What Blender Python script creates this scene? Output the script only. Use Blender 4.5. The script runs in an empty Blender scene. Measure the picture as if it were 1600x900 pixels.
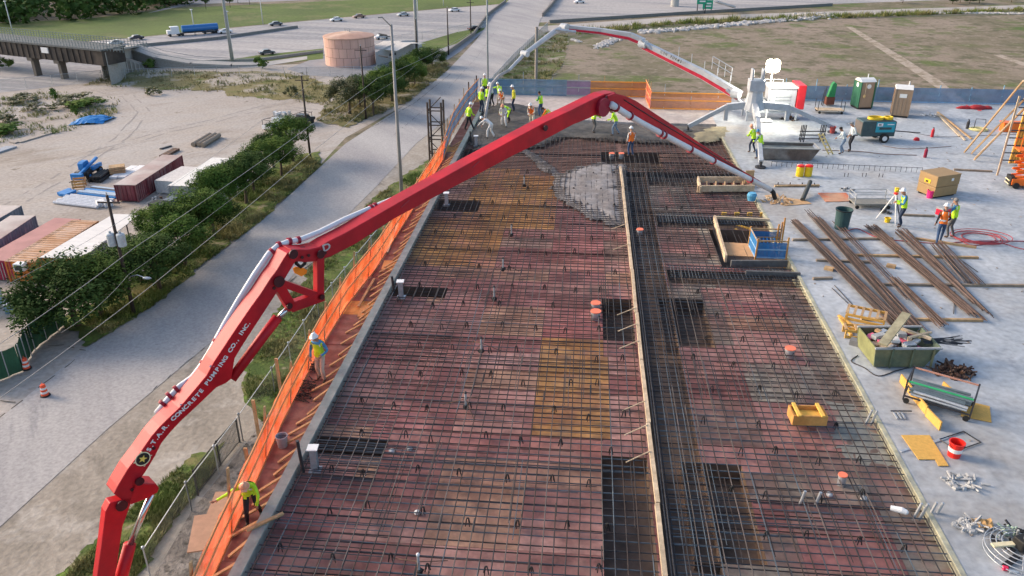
import bpy, bmesh, math, random
from math import sin, cos, pi, radians, atan2, hypot, sqrt
from mathutils import Vector, Matrix, noise as mnoise
random.seed(11)
S = bpy.context.scene
# ---------------------------------------------------------------- camera, sky, sun, exposure
F = 1257.0; PITCH = math.atan(607/1257); YAW = radians(5.1); CAMZ = 31.0; ZD = 16.5
cd = bpy.data.cameras.new('camera'); cam = bpy.data.objects.new('camera', cd); S.collection.objects.link(cam)
cd.sensor_width = 36; cd.lens = 36*F/1600; cd.clip_end = 5000; cd.clip_start = .2
cam.location = (0, 0, CAMZ); cam.rotation_euler = (pi/2-PITCH, 0, YAW); S.camera = cam
S.render.resolution_x = 1024; S.render.resolution_y = 576
w = bpy.data.worlds.new("World"); S.world = w; w.use_nodes = True
nt = w.node_tree; bg = nt.nodes['Background']; sk = nt.nodes.new('ShaderNodeTexSky'); sk.sky_type = 'NISHITA'
sk.sun_disc = False; SUN_EL = radians(24); SUN_AZ = radians(-75)      # azimuth measured clockwise from +Y
sk.sun_elevation = SUN_EL; sk.sun_rotation = SUN_AZ; sk.air_density = 1.0; sk.dust_density = 2.5; sk.ozone_density = 1.0
nt.links.new(sk.outputs[0], bg.inputs[0]); bg.inputs[1].default_value = .15
sd = bpy.data.lights.new('sun', 'SUN'); sun = bpy.data.objects.new('sun', sd); S.collection.objects.link(sun)
sd.energy = 2.0; sd.angle = radians(18); sd.color = (1, .80, .64)
sdir = Vector((sin(SUN_AZ)*cos(SUN_EL), cos(SUN_AZ)*cos(SUN_EL), sin(SUN_EL)))
sun.rotation_euler = sdir.to_track_quat('Z', 'Y').to_euler()
S.view_settings.view_transform = 'Standard'; S.view_settings.look = 'None'; S.view_settings.exposure = 0.85; S.view_settings.gamma = 1
# ---------------------------------------------------------------- pixel helpers
CR = cam.rotation_euler.to_matrix(); CP = Vector((0, 0, CAMZ))
def ray(px, py): return CR @ Vector(((px-800)/F, -(py-450)/F, -1))
def P(px, py, z=0.0):
    r = ray(px, py); t = (z-CAMZ)/r.z; return CP+r*t
def PD(px, py, d): return CP+ray(px, py)*d
def G(px, py, z=ZD): p = P(px, py, z); return p
def ztop(b, py):                                     # height z so that the vertical line over b reaches image row py
    lo, hi = b.z, CAMZ+80
    for _ in range(40):
        m = (lo+hi)/2; q = CR.transposed() @ (Vector((b.x, b.y, m))-CP)
        y = 450-F*q.y/(-q.z)
        if y > py: lo = m
        else: hi = m
    return lo
# ---------------------------------------------------------------- mesh builder
class MB:
    def __init__(s): s.v = []; s.f = []; s.mi = []; s.cm = 0; s.sm = False
    def add(s, vs, fs):
        o = len(s.v); s.v += [tuple(v) for v in vs]; s.f += [tuple(i+o for i in f) for f in fs]; s.mi += [s.cm]*len(fs); return s
    def box(s, c, d, rz=0, m=None):
        a, b, e = d[0]/2, d[1]/2, d[2]/2
        vs = [Vector((x*a, y*b, z*e)) for z in (-1, 1) for x, y in ((-1, -1), (1, -1), (1, 1), (-1, 1))]
        R = m if m else Matrix.Rotation(rz, 3, 'Z'); c = Vector(c)
        return s.add([R@v+c for v in vs], [(3, 2, 1, 0), (4, 5, 6, 7), (0, 1, 5, 4), (1, 2, 6, 5), (2, 3, 7, 6), (3, 0, 4, 7)])
    def bx(s, x0, x1, y0, y1, z0, z1): return s.box(((x0+x1)/2, (y0+y1)/2, (z0+z1)/2), (abs(x1-x0), abs(y1-y0), abs(z1-z0)))
    def beam(s, a, b, w, h, up=None):
        a = Vector(a); b = Vector(b); d = b-a; L = d.length
        if L < 1e-6: return s
        d.normalize(); u = Vector(up) if up else (Vector((0, 0, 1)) if abs(d.z) < .95 else Vector((0, 1, 0)))
        sx = d.cross(u).normalized(); uz = sx.cross(d).normalized()
        m = Matrix((sx, d, uz)).transposed(); return s.box((a+b)/2, (w, L, h), m=m)
    def tube(s, pts, r, n=8, cap=True, closed=False):
        pts = [Vector(p) for p in pts]; rs = r if isinstance(r, (list, tuple)) else [r]*len(pts); vs = []; K = len(pts)
        pu = None
        for i, p in enumerate(pts):
            if closed: d = pts[(i+1) % K]-pts[i-1]
            else: d = pts[min(i+1, K-1)]-pts[max(i-1, 0)]
            d.normalize()
            if pu is None: pu = Vector((0, 0, 1)) if abs(d.z) < .9 else Vector((1, 0, 0))
            a = d.cross(pu).normalized(); b = a.cross(d).normalized(); pu = b
            for k in range(n):
                t = 2*pi*k/n; vs.append(p+(a*cos(t)+b*sin(t))*rs[i])
        fs = []
        for i in range(K if closed else K-1):
            j = (i+1) % K
            for k in range(n): fs.append((i*n+k, i*n+(k+1) % n, j*n+(k+1) % n, j*n+k))
        if cap and not closed: fs.append(tuple(range(n))[::-1]); fs.append(tuple((K-1)*n+k for k in range(n)))
        return s.add(vs, fs)
    def cyl(s, c, r, h, n=16, r2=None):
        c = Vector(c); return s.lathe([(r, 0), (r if r2 is None else r2, h)], c, n)
    def lathe(s, prof, c=(0, 0, 0), n=16, cap=True):
        c = Vector(c); vs = []
        for r, z in prof:
            for k in range(n): vs.append(c+Vector((r*cos(2*pi*k/n), r*sin(2*pi*k/n), z)))
        fs = [(i*n+k, i*n+(k+1) % n, (i+1)*n+(k+1) % n, (i+1)*n+k) for i in range(len(prof)-1) for k in range(n)]
        if cap: fs.append(tuple(range(n))[::-1]); fs.append(tuple((len(prof)-1)*n+k for k in range(n)))
        return s.add(vs, fs)
    def prism(s, poly, ext):                        # polygon of 3D points swept by vector ext
        n = len(poly); ext = Vector(ext); vs = [Vector(p) for p in poly]; vs += [v+ext for v in vs]
        return s.add(vs, [tuple(range(n))[::-1], tuple(range(n, 2*n))]+[(i, (i+1) % n, n+(i+1) % n, n+i) for i in range(n)])
    def ball(s, c, r, n=8, sq=(1, 1, 1), jit=0):
        c = Vector(c); vs = []; m = max(3, n//2+1)
        for i in range(m+1):
            ph = pi*i/m
            for k in range(n):
                t = 2*pi*k/n; q = 1+random.uniform(-jit, jit)
                vs.append(c+Vector((r*sq[0]*sin(ph)*cos(t)*q, r*sq[1]*sin(ph)*sin(t)*q, r*sq[2]*cos(ph)*q)))
        return s.add(vs, [(i*n+k, (i+1)*n+k, (i+1)*n+(k+1) % n, i*n+(k+1) % n) for i in range(m) for k in range(n)])
    def mesh(s, name, mats, smooth=False):
        me = bpy.data.meshes.new(name); me.from_pydata(s.v, [], s.f)
        for m in (mats if isinstance(mats, (list, tuple)) else [mats]): me.materials.append(m)
        if any(s.mi): me.polygons.foreach_set('material_index', s.mi)
        if smooth or s.sm: me.polygons.foreach_set('use_smooth', [True]*len(me.polygons))
        bm = bmesh.new(); bm.from_mesh(me); bmesh.ops.recalc_face_normals(bm, faces=bm.faces); bm.to_mesh(me); bm.free()
        return me
def link(name, me, parent=None, bev=0):
    o = bpy.data.objects.new(name, me); S.collection.objects.link(o)
    if parent is not None:
        o.parent = parent
        if parent.get('_w'): o.matrix_parent_inverse = Matrix.Translation(-parent.location)
    if bev:
        b = o.modifiers.new('bevel', 'BEVEL'); b.width = bev; b.segments = 2; b.limit_method = 'ANGLE'; b.angle_limit = radians(40)
    return o
def obj(name, mb, mats, parent=None, smooth=False, bev=0): return link(name, mb.mesh(name, mats, smooth), parent, bev)
def tag(o, label, cat, group=None):
    o['label'] = label; o['category'] = cat
    if group: o['group'] = group
    return o
def thing(name, label, cat, loc=(0, 0, 0), rz=0, group=None, world=False):
    o = bpy.data.objects.new(name, None); S.collection.objects.link(o); o.location = loc; o.rotation_euler = (0, 0, rz); o.empty_display_size = .1
    if world: o['_w'] = 1
    return tag(o, label, cat, group)
def dup(root, loc, rz=0, label=None, sc=None):
    ch0 = [c for c in KIDS(root)]
    r = root.copy(); S.collection.objects.link(r); r.location = loc; r.rotation_euler = (0, 0, rz)
    if sc: r.scale = (sc, sc, sc) if not isinstance(sc, tuple) else sc
    if label: r['label'] = label
    for c in ch0:
        d = c.copy(); S.collection.objects.link(d); d.parent = r
        for g in KIDS(c):
            e = g.copy(); S.collection.objects.link(e); e.parent = d
    return r
def KIDS(o): return list(o.children)
def struct(name, mb, mats, smooth=False):
    o = obj(name, mb, mats, None, smooth); o['kind'] = 'structure'; return o
# ---------------------------------------------------------------- materials
MC = {}
def nd(nt, t, **k):
    n = nt.nodes.new(t)
    for a, b in k.items(): setattr(n, a, b)
    return n
def M(name, col=(.5, .5, .5), rough=.75, metal=0, var=.18, scale=4, bump=0, alpha=0, emit=0, col2=None, thr=.5, ocol=False, scale2=None, stretch=None, spec=.35):
    if name in MC: return MC[name]
    m = bpy.data.materials.new(name); MC[name] = m; m.use_nodes = True; nt = m.node_tree; L = nt.links.new
    b = nt.nodes['Principled BSDF']; b.inputs['Roughness'].default_value = rough; b.inputs['Metallic'].default_value = metal
    b.inputs['Specular IOR Level'].default_value = spec
    if emit:
        b.inputs['Emission Color'].default_value = (*col, 1); b.inputs['Emission Strength'].default_value = emit
    tc = nd(nt, 'ShaderNodeTexCoord'); oi = nd(nt, 'ShaderNodeObjectInfo')
    ad = nd(nt, 'ShaderNodeVectorMath', operation='MULTIPLY_ADD'); cv = nd(nt, 'ShaderNodeCombineXYZ')
    for i in range(3): L(oi.outputs['Random'], cv.inputs[i])
    ad.inputs[1].default_value = (37, 53, 11); L(cv.outputs[0], ad.inputs[0]); L(tc.outputs['Object'], ad.inputs[2]); src = ad.outputs[0]
    if stretch:
        mp = nd(nt, 'ShaderNodeMapping'); mp.inputs['Scale'].default_value = stretch; L(src, mp.inputs[0]); src = mp.outputs[0]
    n1 = nd(nt, 'ShaderNodeTexNoise'); n1.inputs['Scale'].default_value = scale; n1.inputs['Detail'].default_value = 6; n1.inputs['Roughness'].default_value = .65; L(src, n1.inputs['Vector'])
    mr = nd(nt, 'ShaderNodeMapRange'); mr.inputs[1].default_value = .3; mr.inputs[2].default_value = .7; mr.inputs[3].default_value = 1-var; mr.inputs[4].default_value = 1+var
    L(n1.outputs['Fac'], mr.inputs[0])
    base = nd(nt, 'ShaderNodeMix', data_type='RGBA'); base.inputs['A'].default_value = (*col, 1); base.inputs['B'].default_value = (*(col2 or col), 1)
    n2 = nd(nt, 'ShaderNodeTexNoise'); n2.inputs['Scale'].default_value = scale2 or scale*.3; n2.inputs['Detail'].default_value = 5; L(src, n2.inputs['Vector'])
    m2 = nd(nt, 'ShaderNodeMapRange'); m2.inputs[1].default_value = thr-.06; m2.inputs[2].default_value = thr+.06; L(n2.outputs['Fac'], m2.inputs[0]); L(m2.outputs[0], base.inputs['Factor'])
    out = base.outputs['Result']
    if ocol:
        mx = nd(nt, 'ShaderNodeMix', data_type='RGBA', blend_type='MULTIPLY'); mx.inputs['Factor'].default_value = 1; L(out, mx.inputs['A']); L(oi.outputs['Color'], mx.inputs['B']); out = mx.outputs['Result']
    sc = nd(nt, 'ShaderNodeVectorMath', operation='SCALE'); L(out, sc.inputs[0]); L(mr.outputs[0], sc.inputs['Scale'])
    L(sc.outputs[0], b.inputs['Base Color'])
    if bump:
        bp = nd(nt, 'ShaderNodeBump'); bp.inputs['Strength'].default_value = bump; bp.inputs['Distance'].default_value = .05; L(n1.outputs['Fac'], bp.inputs['Height']); L(bp.outputs[0], b.inputs['Normal'])
    if alpha:
        tr = nd(nt, 'ShaderNodeBsdfTransparent'); ms = nd(nt, 'ShaderNodeMixShader'); ms.inputs[0].default_value = alpha
        L(b.outputs[0], ms.inputs[1]); L(tr.outputs[0], ms.inputs[2]); L(ms.outputs[0], nt.nodes['Material Output'].inputs[0])
    return m
def GM(name, layers, bump=.3, bscale=3, rough=.9, stretch=None):
    """ground: layers = [(colour, scale, threshold, softness, stretch)] laid over each other by noise masks"""
    m = bpy.data.materials.new(name); m.use_nodes = True; nt = m.node_tree; L = nt.links.new
    b = nt.nodes['Principled BSDF']; b.inputs['Roughness'].default_value = rough; b.inputs['Specular IOR Level'].default_value = .2
    g = nd(nt, 'ShaderNodeNewGeometry'); out = None
    for i, ly in enumerate(layers):
        col, sc, th, so = ly[:4]; st = ly[4] if len(ly) > 4 else None
        if out is None:
            r = nd(nt, 'ShaderNodeRGB'); r.outputs[0].default_value = (*col, 1); out = r.outputs[0]; continue
        src = g.outputs['Position']
        if st:
            mp = nd(nt, 'ShaderNodeMapping'); mp.inputs['Rotation'].default_value = (0, 0, st[2]); L(src, mp.inputs[0])
            mq = nd(nt, 'ShaderNodeMapping'); mq.inputs['Scale'].default_value = (st[0], st[1], 1); L(mp.outputs[0], mq.inputs[0]); src = mq.outputs[0]
        n = nd(nt, 'ShaderNodeTexNoise'); n.inputs['Scale'].default_value = sc; n.inputs['Detail'].default_value = 7; n.inputs['Roughness'].default_value = .62
        off = nd(nt, 'ShaderNodeVectorMath', operation='ADD'); off.inputs[1].default_value = (i*17.3, i*5.1, i*3.7); L(src, off.inputs[0]); L(off.outputs[0], n.inputs['Vector'])
        mr = nd(nt, 'ShaderNodeMapRange'); mr.inputs[1].default_value = th-so; mr.inputs[2].default_value = th+so; L(n.outputs['Fac'], mr.inputs[0])
        mx = nd(nt, 'ShaderNodeMix', data_type='RGBA'); L(mr.outputs[0], mx.inputs['Factor']); L(out, mx.inputs['A']); mx.inputs['B'].default_value = (*col, 1); out = mx.outputs['Result']
    n = nd(nt, 'ShaderNodeTexNoise'); n.inputs['Scale'].default_value = bscale; n.inputs['Detail'].default_value = 8; L(g.outputs['Position'], n.inputs['Vector'])
    mr = nd(nt, 'ShaderNodeMapRange'); mr.inputs[1].default_value = .25; mr.inputs[2].default_value = .75; mr.inputs[3].default_value = .8; mr.inputs[4].default_value = 1.2; L(n.outputs['Fac'], mr.inputs[0])
    sc = nd(nt, 'ShaderNodeVectorMath', operation='SCALE'); L(out, sc.inputs[0]); L(mr.outputs[0], sc.inputs['Scale']); L(sc.outputs[0], b.inputs['Base Color'])
    bp = nd(nt, 'ShaderNodeBump'); bp.inputs['Strength'].default_value = bump; bp.inputs['Distance'].default_value = .1; L(n.outputs['Fac'], bp.inputs['Height']); L(bp.outputs[0], b.inputs['Normal'])
    return m
WOOD = M('lumber', (.50, .33, .17), var=.25, scale=5, stretch=(1, 1, 1), col2=(.42, .26, .13))
WOODP = M('pale_lumber', (.60, .47, .32), var=.22, scale=6, col2=(.5, .38, .25))
PLYO = M('orange_plywood', (.62, .33, .10), var=.2, scale=5, col2=(.52, .25, .07))
PLYM = M('maroon_plywood', (.22, .085, .065), var=.3, scale=3, col2=(.28, .15, .12))
STEEL = M('dark_steel', (.05, .05, .055), rough=.5, metal=.3, var=.3)
GALV = M('galvanised_steel', (.50, .52, .54), rough=.4, metal=.5, var=.15, scale=8)
GREY = M('grey_paint', (.35, .37, .38)); WHITE = M('white_paint', (.78, .78, .77), var=.08)
BLACK = M('black_rubber', (.02, .02, .02), rough=.6); RED = M('red_paint', (.55, .02, .03), rough=.35, var=.12, scale=2, spec=.5)
BLUE = M('blue_paint', (.03, .22, .55), rough=.45); GREEN = M('green_paint', (.03, .17, .08), rough=.5); YEL = M('yellow_paint', (.80, .55, .03), rough=.45)
ORG = M('orange_paint', (.80, .17, .02), rough=.5); CONC = M('concrete', (.42, .42, .40), var=.15, scale=3, bump=.2)
RUST = M('rusty_steel', (.17, .095, .06), rough=.8, var=.35, scale=6, col2=(.10, .065, .05))
BOLE = M('bark', (.09, .065, .045), var=.3, scale=6)
POLEW = M('tarred_pole_wood', (.055, .04, .033), var=.3, scale=3)
# ---------------------------------------------------------------- ground sheets
def sheet(name, pxs, z, mat, rag=0.0):
    mb = MB(); pts = [P(x, y, 0) for x, y in pxs]
    if rag:
        q = []
        for i in range(len(pts)):
            a, b = pts[i], pts[(i+1) % len(pts)]; k = max(1, min(60, int((b-a).length/(rag*.6))))
            for j in range(k):
                p = a.lerp(b, j/k); q.append(p+Vector((mnoise.noise((p.x*.35/rag, p.y*.35/rag, 1))+.7*mnoise.noise((p.x*1.1/rag, p.y*1.1/rag, 7)), mnoise.noise((p.x*.35/rag, p.y*.35/rag, 4))+.7*mnoise.noise((p.x*1.1/rag, p.y*1.1/rag, 9)), 0))*rag)
        pts = q
    mb.add([(p.x, p.y, z) for p in pts], [tuple(range(len(pts)))])
    o = struct(name, mb, mat); bm = bmesh.new(); bm.from_mesh(o.data); bmesh.ops.triangulate(bm, faces=bm.faces)
    for f in bm.faces:
        if f.normal.z < 0: f.normal_flip()
    bm.to_mesh(o.data); bm.free(); return o
FIELD = GM('field_grass', [((.25, .20, .145), 1, 0, 1), ((.165, .145, .085), .05, .50, .10), ((.31, .245, .19), .03, .54, .10), ((.125, .15, .05), .09, .58, .05), ((.33, .27, .21), .4, .62, .08), ((.13, .12, .07), .35, .57, .07), ((.10, .14, .04), .06, .64, .03)], bump=.5, bscale=1.6)
DIRT = GM('yard_dirt', [((0.378, 0.331, 0.289), 1, 0, 1), ((0.441, 0.404, 0.367), .06, .5, .1), ((0.294, 0.247, 0.200), .12, .60, .08, (1, .35, .7)), ((0.420, 0.367, 0.315), .5, .55, .1, (1, .25, .9)), ((0.210, 0.179, 0.137), .35, .68, .04)], bump=.4, bscale=2.5)
ROAD = GM('street_concrete', [((0.389, 0.371, 0.358), 1, 0, 1), ((0.319, 0.306, 0.306), .12, .52, .10, (1, .22, -.62)), ((0.441, 0.422, 0.402), .25, .56, .10, (1, .12, -.62)), ((0.260, 0.254, 0.260), .5, .68, .06, (1, .15, -.62))], bump=.12, bscale=5)
APRON = GM('apron_dirt', [((.37, .325, .27), 1, 0, 1), ((.25, .22, .18), .16, .56, .08, (1, .3, -.6)), ((.16, .14, .115), .35, .63, .05, (1, .3, -.6)), ((.42, .38, .33), .4, .58, .08)], bump=.5, bscale=3)
GRASS = GM('verge_grass', [((0.128, 0.155, 0.041), 1, 0, 1), ((0.074, 0.115, 0.027), .7, .5, .08), ((0.230, 0.203, 0.081), .35, .57, .06), ((0.324, 0.270, 0.176), .5, .64, .05), ((0.149, 0.230, 0.041), 1.3, .6, .05)], bump=.8, bscale=5)
HILL = GM('hill_grass', [((0.125, 0.169, 0.044), 1, 0, 1), ((0.094, 0.131, 0.037), .05, .5, .1), ((0.175, 0.175, 0.075), .08, .6, .06)], bump=.5, bscale=1)
FREE = GM('freeway_concrete', [((.40, .375, .36), 1, 0, 1), ((.29, .285, .29), .11, .50, .05, (.10, 1, .19)), ((.46, .44, .42), .25, .58, .06, (.05, 1, .19)), ((.24, .24, .25), .3, .66, .05, (.04, 1, .19))], bump=.05, bscale=1)
mb = MB(); mb.add([(-2500, -500, 0), (2500, -500, 0), (2500, 4000, 0), (-2500, 4000, 0)], [(0, 1, 2, 3)]); struct('ground', mb, FIELD)
sheet('yard', [(-900, 175), (-300, 158), (0, 145), (160, 127), (215, 108), (480, 100), (640, 95), (690, 88), (700, 108), (640, 160), (540, 215), (500, 258), (405, 350), (300, 430), (240, 480), (135, 545), (0, 655), (-300, 900), (-900, 1100)], .01, DIRT)
sheet('freeway', [(-600, 130), (-200, 92), (0, 75), (100, 68), (205, 60), (400, 40), (700, 13), (870, 0), (1200, -20), (1700, -45), (1700, -8), (1250, 8), (1060, 20), (860, 34), (780, 40), (640, 70), (520, 84), (400, 96), (210, 98), (160, 127), (0, 145), (-300, 170), (-600, 195)], .02, FREE)
sheet('green_slope', [(-600, 88), (-200, 52), (0, 36), (130, 30), (270, 13), (600, -2), (780, -12), (870, -6), (860, 0), (700, 12), (400, 39), (205, 59), (100, 67), (0, 74), (-200, 91), (-600, 129)], .02, HILL)
sheet('distant_road', [(230, 21), (300, 7), (600, -4), (1000, -20), (1000, -26), (600, -12), (300, 0)], .04, M('far_asphalt', (.30, .29, .29)))
sheet('freeway_verge', [(320, 100), (400, 87), (505, 76), (505, 92), (400, 104)], .05, HILL)
sheet('tank_yard_gravel', [(448, 108), (500, 88), (600, 72), (700, 60), (745, 40), (770, 25), (760, 45), (720, 80), (690, 100), (640, 112), (560, 122), (480, 118)], .03, M('tank_gravel', (.27, .27, .28), scale=.5))
sheet('tank_yard_grass', [(655, 68), (715, 50), (765, 42), (750, 50), (720, 66), (690, 76), (655, 78)], .045, HILL)
sheet('frontage_path', [(160, 85), (215, 95), (300, 102), (400, 99), (480, 88), (480, 93), (400, 106), (300, 109), (205, 103), (160, 93)], .06, M('path_concrete', (.42, .40, .37), scale=.3))
sheet('scrub_strip', [(132, 133), (160, 124), (215, 112), (300, 112), (420, 112), (480, 118), (520, 135), (520, 165), (470, 157), (370, 152), (345, 143), (230, 139)], .04, GM('scrub', [((.20, .17, .07), 1, 0, 1), ((.40, .35, .29), .10, .52, .04), ((.10, .13, .03), .3, .6, .06)], bscale=2), 1.5)
sheet('street', [(-500, 1150), (-300, 880), (0, 655), (135, 545), (240, 480), (300, 430), (405, 350), (500, 262), (540, 225), (640, 160), (700, 110), (745, 62), (775, 20), (795, 0), (830, -30), (900, -30), (862, 0), (845, 30), (835, 60), (800, 95), (745, 150), (700, 185), (650, 225), (590, 290), (530, 350), (450, 440), (380, 500), (322, 542), (170, 670), (0, 825), (-200, 1020)], .07, ROAD)
sheet('apron', [(-300, 1120), (-200, 1020), (0, 825), (170, 670), (322, 542), (380, 500), (450, 440), (530, 350), (590, 290), (650, 225), (700, 185), (745, 150), (820, 150), (760, 330), (600, 700), (450, 1150)], .05, APRON)
sheet('verge_by_trees', [(95, 500), (135, 543), (190, 512), (240, 478), (300, 428), (405, 348), (502, 258), (500, 235), (440, 250), (380, 290), (270, 392), (160, 470)], .09, GRASS, .5)
sheet('upper_verge', [(495, 190), (545, 200), (560, 192), (640, 158), (702, 108), (694, 86), (640, 105), (560, 130), (510, 165)], .09, GM('upper_verge_mix', [((.16, .14, .06), 1, 0, 1), ((.34, .30, .24), .3, .55, .06), ((.07, .09, .025), .5, .58, .06)]), .8)
sheet('grass_patch', [(592, 305), (640, 270), (700, 230), (740, 190), (760, 200), (700, 300), (640, 400), (560, 560), (500, 660), (430, 700), (372, 612), (400, 545), (440, 480), (500, 400), (545, 350)], .08, GRASS, .7)
sheet('grass_patch', [(60, 960), (100, 885), (180, 825), (230, 772), (300, 715), (352, 690), (330, 742), (270, 815), (215, 900), (190, 960)], .08, GRASS, .5)
sheet('dirt_strip', [(225, 930), (300, 800), (380, 700), (425, 640), (480, 640), (400, 900)], .085, GM('dark_dirt', [((.20, .175, .15), 1, 0, 1), ((.32, .28, .24), .8, .52, .08), ((.09, .08, .065), 1.5, .58, .06)], bump=1, bscale=6))
sheet('field_path', [(835, 42), (1060, 26), (1600, 8), (1900, -2), (1900, 3), (1600, 14), (1060, 34), (850, 50)], .05, M('frontage_concrete', (.42, .38, .34), scale=.2))
sheet('field_ditch', [(890, 50), (1060, 40), (1600, 16), (1900, 4), (1900, 12), (1560, 24), (1290, 30), (1050, 47), (880, 62)], .04, GM('ditch', [((.16, .14, .11), 1, 0, 1), ((.10, .115, .05), .15, .5, .08), ((.22, .19, .16), .3, .6, .06)]))
TRK = GM('bare_track', [((.42, .35, .28), 1, 0, 1), ((.27, .22, .15), .5, .54, .06)])
sheet('field_track', [(1322, 42), (1332, 42), (1415, 92), (1470, 127), (1510, 160), (1494, 160), (1450, 128), (1400, 94)], .03, TRK)
sheet('field_track', [(1552, 86), (1566, 86), (1640, 112), (1640, 118)], .03, TRK)
sheet('field_edge_grass', [(745, 150), (800, 95), (835, 62), (850, 50), (888, 55), (880, 100), (850, 135), (830, 165), (760, 180)], .035, GM('weedy_edge', [((.19, .16, .09), 1, 0, 1), ((.10, .14, .03), .25, .5, .07), ((.34, .29, .23), .3, .60, .05)]), 1)
def in_poly(x, y, pl):
    c = False; n = len(pl)
    for i in range(n):
        x1, y1 = pl[i]; x2, y2 = pl[i-1]
        if (y1 > y) != (y2 > y) and x < (x2-x1)*(y-y1)/(y2-y1)+x1: c = not c
    return c
# ---------------------------------------------------------------- grass tufts, scrub and weeds
LEAFC = [M('grass_blades', (.15, .20, .04), var=.4, scale=.6, col2=(.26, .24, .09)), M('dry_blades', (.28, .24, .11), var=.4, scale=.6, col2=(.17, .18, .06))]
def tufts(name, label, pxpoly, n, h, mat, thr=.0, nscale=.35):
    pl = [tuple(P(x, y, 0)[:2]) for x, y in pxpoly]; xs = [p[0] for p in pl]; ys = [p[1] for p in pl]; mb = MB(); k = 0; tries = 0
    while k < n and tries < n*30:
        tries += 1; x = random.uniform(min(xs), max(xs)); y = random.uniform(min(ys), max(ys))
        if not in_poly(x, y, pl): continue
        q = mnoise.noise((x*nscale, y*nscale, 3.3))
        if q < thr+random.uniform(-.35, .35): continue
        k += 1; s = h*random.uniform(.25, 1.1)*(1+q)
        for j in range(5):
            a = random.uniform(0, 2*pi); r = s*random.uniform(.3, .8); ww = s*.06+.008
            dx, dy = cos(a), sin(a); ox, oy = random.uniform(-.2, .2)*s, random.uniform(-.2, .2)*s
            mb.add([(x+ox-dy*ww, y+oy+dx*ww, .05), (x+ox+dy*ww, y+oy-dx*ww, .05), (x+ox+dx*r, y+oy+dy*r, .05+s*random.uniform(.6, 1.1))], [(0, 1, 2)])
    o = obj(name, mb, mat); o['kind'] = 'stuff'; return tag(o, label, 'grass')
tufts('grass_tufts', 'long green grass and weeds growing between the street and the orange netting', [(592, 305), (640, 275), (700, 245), (660, 330), (560, 500), (500, 640), (430, 700), (380, 610), (400, 545), (440, 480), (500, 400), (545, 350)], 9000, .42, LEAFC[0], -.12)
tufts('grass_tufts', 'rough grass at the foot of the red boom near the bottom left corner', [(80, 930), (180, 825), (230, 772), (300, 715), (350, 690), (330, 742), (270, 815), (215, 900), (180, 950)], 4500, .40, LEAFC[0], -.05)
tufts('grass_tufts', 'weedy verge of grass under the row of trees along the street', [(130, 505), (160, 525), (240, 478), (300, 428), (405, 348), (502, 258), (480, 245), (380, 300), (270, 400), (180, 480)], 7000, .5, LEAFC[0], -.2)
tufts('dry_grass', 'dry olive scrub along the top edge of the gravel yard', [(132, 133), (160, 122), (215, 110), (480, 115), (520, 140), (520, 168), (470, 160), (370, 153), (345, 144), (230, 141)], 1700, .5, LEAFC[1], 0)
tufts('dry_grass', 'patchy weeds in the sand at the left end of the gravel yard', [(-60, 170), (60, 140), (190, 155), (180, 185), (110, 205), (20, 220), (-60, 240)], 2200, .5, LEAFC[0], -.02)
tufts('dry_grass', 'dry yellow weeds beside the street where it meets the field', [(745, 150), (800, 95), (835, 62), (888, 55), (880, 100), (850, 135), (800, 150)], 1500, .6, LEAFC[1], 0)
tufts('dry_grass', 'dry brown weeds at the street edge below the upper trees', [(495, 190), (560, 192), (640, 158), (702, 108), (694, 90), (640, 125), (560, 160), (510, 170)], 2200, .6, LEAFC[1], -.1)
tufts('dry_grass', 'thin olive weeds in a line beside the pale frontage path across the field', [(900, 49), (1060, 34), (1600, 14), (1600, 18), (1060, 39), (900, 56)], 2500, 1.2, LEAFC[0], -.3)
# ---------------------------------------------------------------- the deck: slab, formwork, pits, rebar
XL, XC, XR, Y0 = -7.85, 2.35, 9.40, 8.0
YF = G(900, 214).y                                                    # far end of the open rebar
BACK = G(900, 150).y; BACKR = G(1400, 159).y
SLABM = GM('slab_concrete', [((0.389, 0.419, 0.443), 1, 0, 1), ((0.313, 0.342, 0.372), .22, .54, .07), ((0.472, 0.496, 0.513), .5, .56, .08), ((0.260, 0.277, 0.295), .9, .66, .05), ((0.354, 0.342, 0.325), .12, .6, .07)], bump=.15, bscale=4, rough=.8)
PALE = GM('warm_lit_new_slab', [((0.506, 0.440, 0.402), 1, 0, 1), ((0.429, 0.380, 0.347), .3, .55, .08), ((0.550, 0.495, 0.451), .6, .6, .06)], bump=.1, bscale=3)  # finished pour; the pink of the warm light is put into its colour
mb = MB()
mb.bx(XR+.12, 70, -10, BACKR, ZD-.3, ZD); struct('slab', mb, SLABM)
mb = MB(); YP = G(900, 197).y
pl = [G(x, y) for x, y in [(762, 166), (800, 163), (845, 168), (885, 186), (1000, 192), (1140, 194)]]
pts = [(XL, pl[0].y-2)]+[(p.x, p.y) for p in pl]+[(XR+.118, pl[-1].y), (XR+.118, BACKR), (G(1135, 171).x, BACKR), (G(1135, 171).x, BACK+.3), (XL, BACK+.3)]
mb.prism([(x, y, ZD-.3) for x, y in pts], (0, 0, .3)); struct('slab', mb, PALE)
mb = MB(); mb.bx(XL-.05, 69.9, Y0-18, BACKR-.1, 0, ZD-1.35); struct('building_body', mb, M('body_concrete', (.2, .2, .2)))  # plain dark grey concrete mass under the deck
mb = MB()
mb.bx(XL-.15, XL+.15, Y0-6, BACK, ZD-.9, ZD+.02); curb = struct('slab_edge_curb', mb, M('curb_concrete', (.30, .33, .29), var=.25, scale=3, col2=(.37, .38, .33), bump=.3))
mb = MB(); mb.bx(XR-.02, XR+.116, Y0-6, YF+3, ZD-.5, ZD+.015); struct('joint_strip', mb, M('yellow_joint', (.44, .42, .29), var=.25, scale=5, col2=(.33, .33, .26)))
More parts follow.
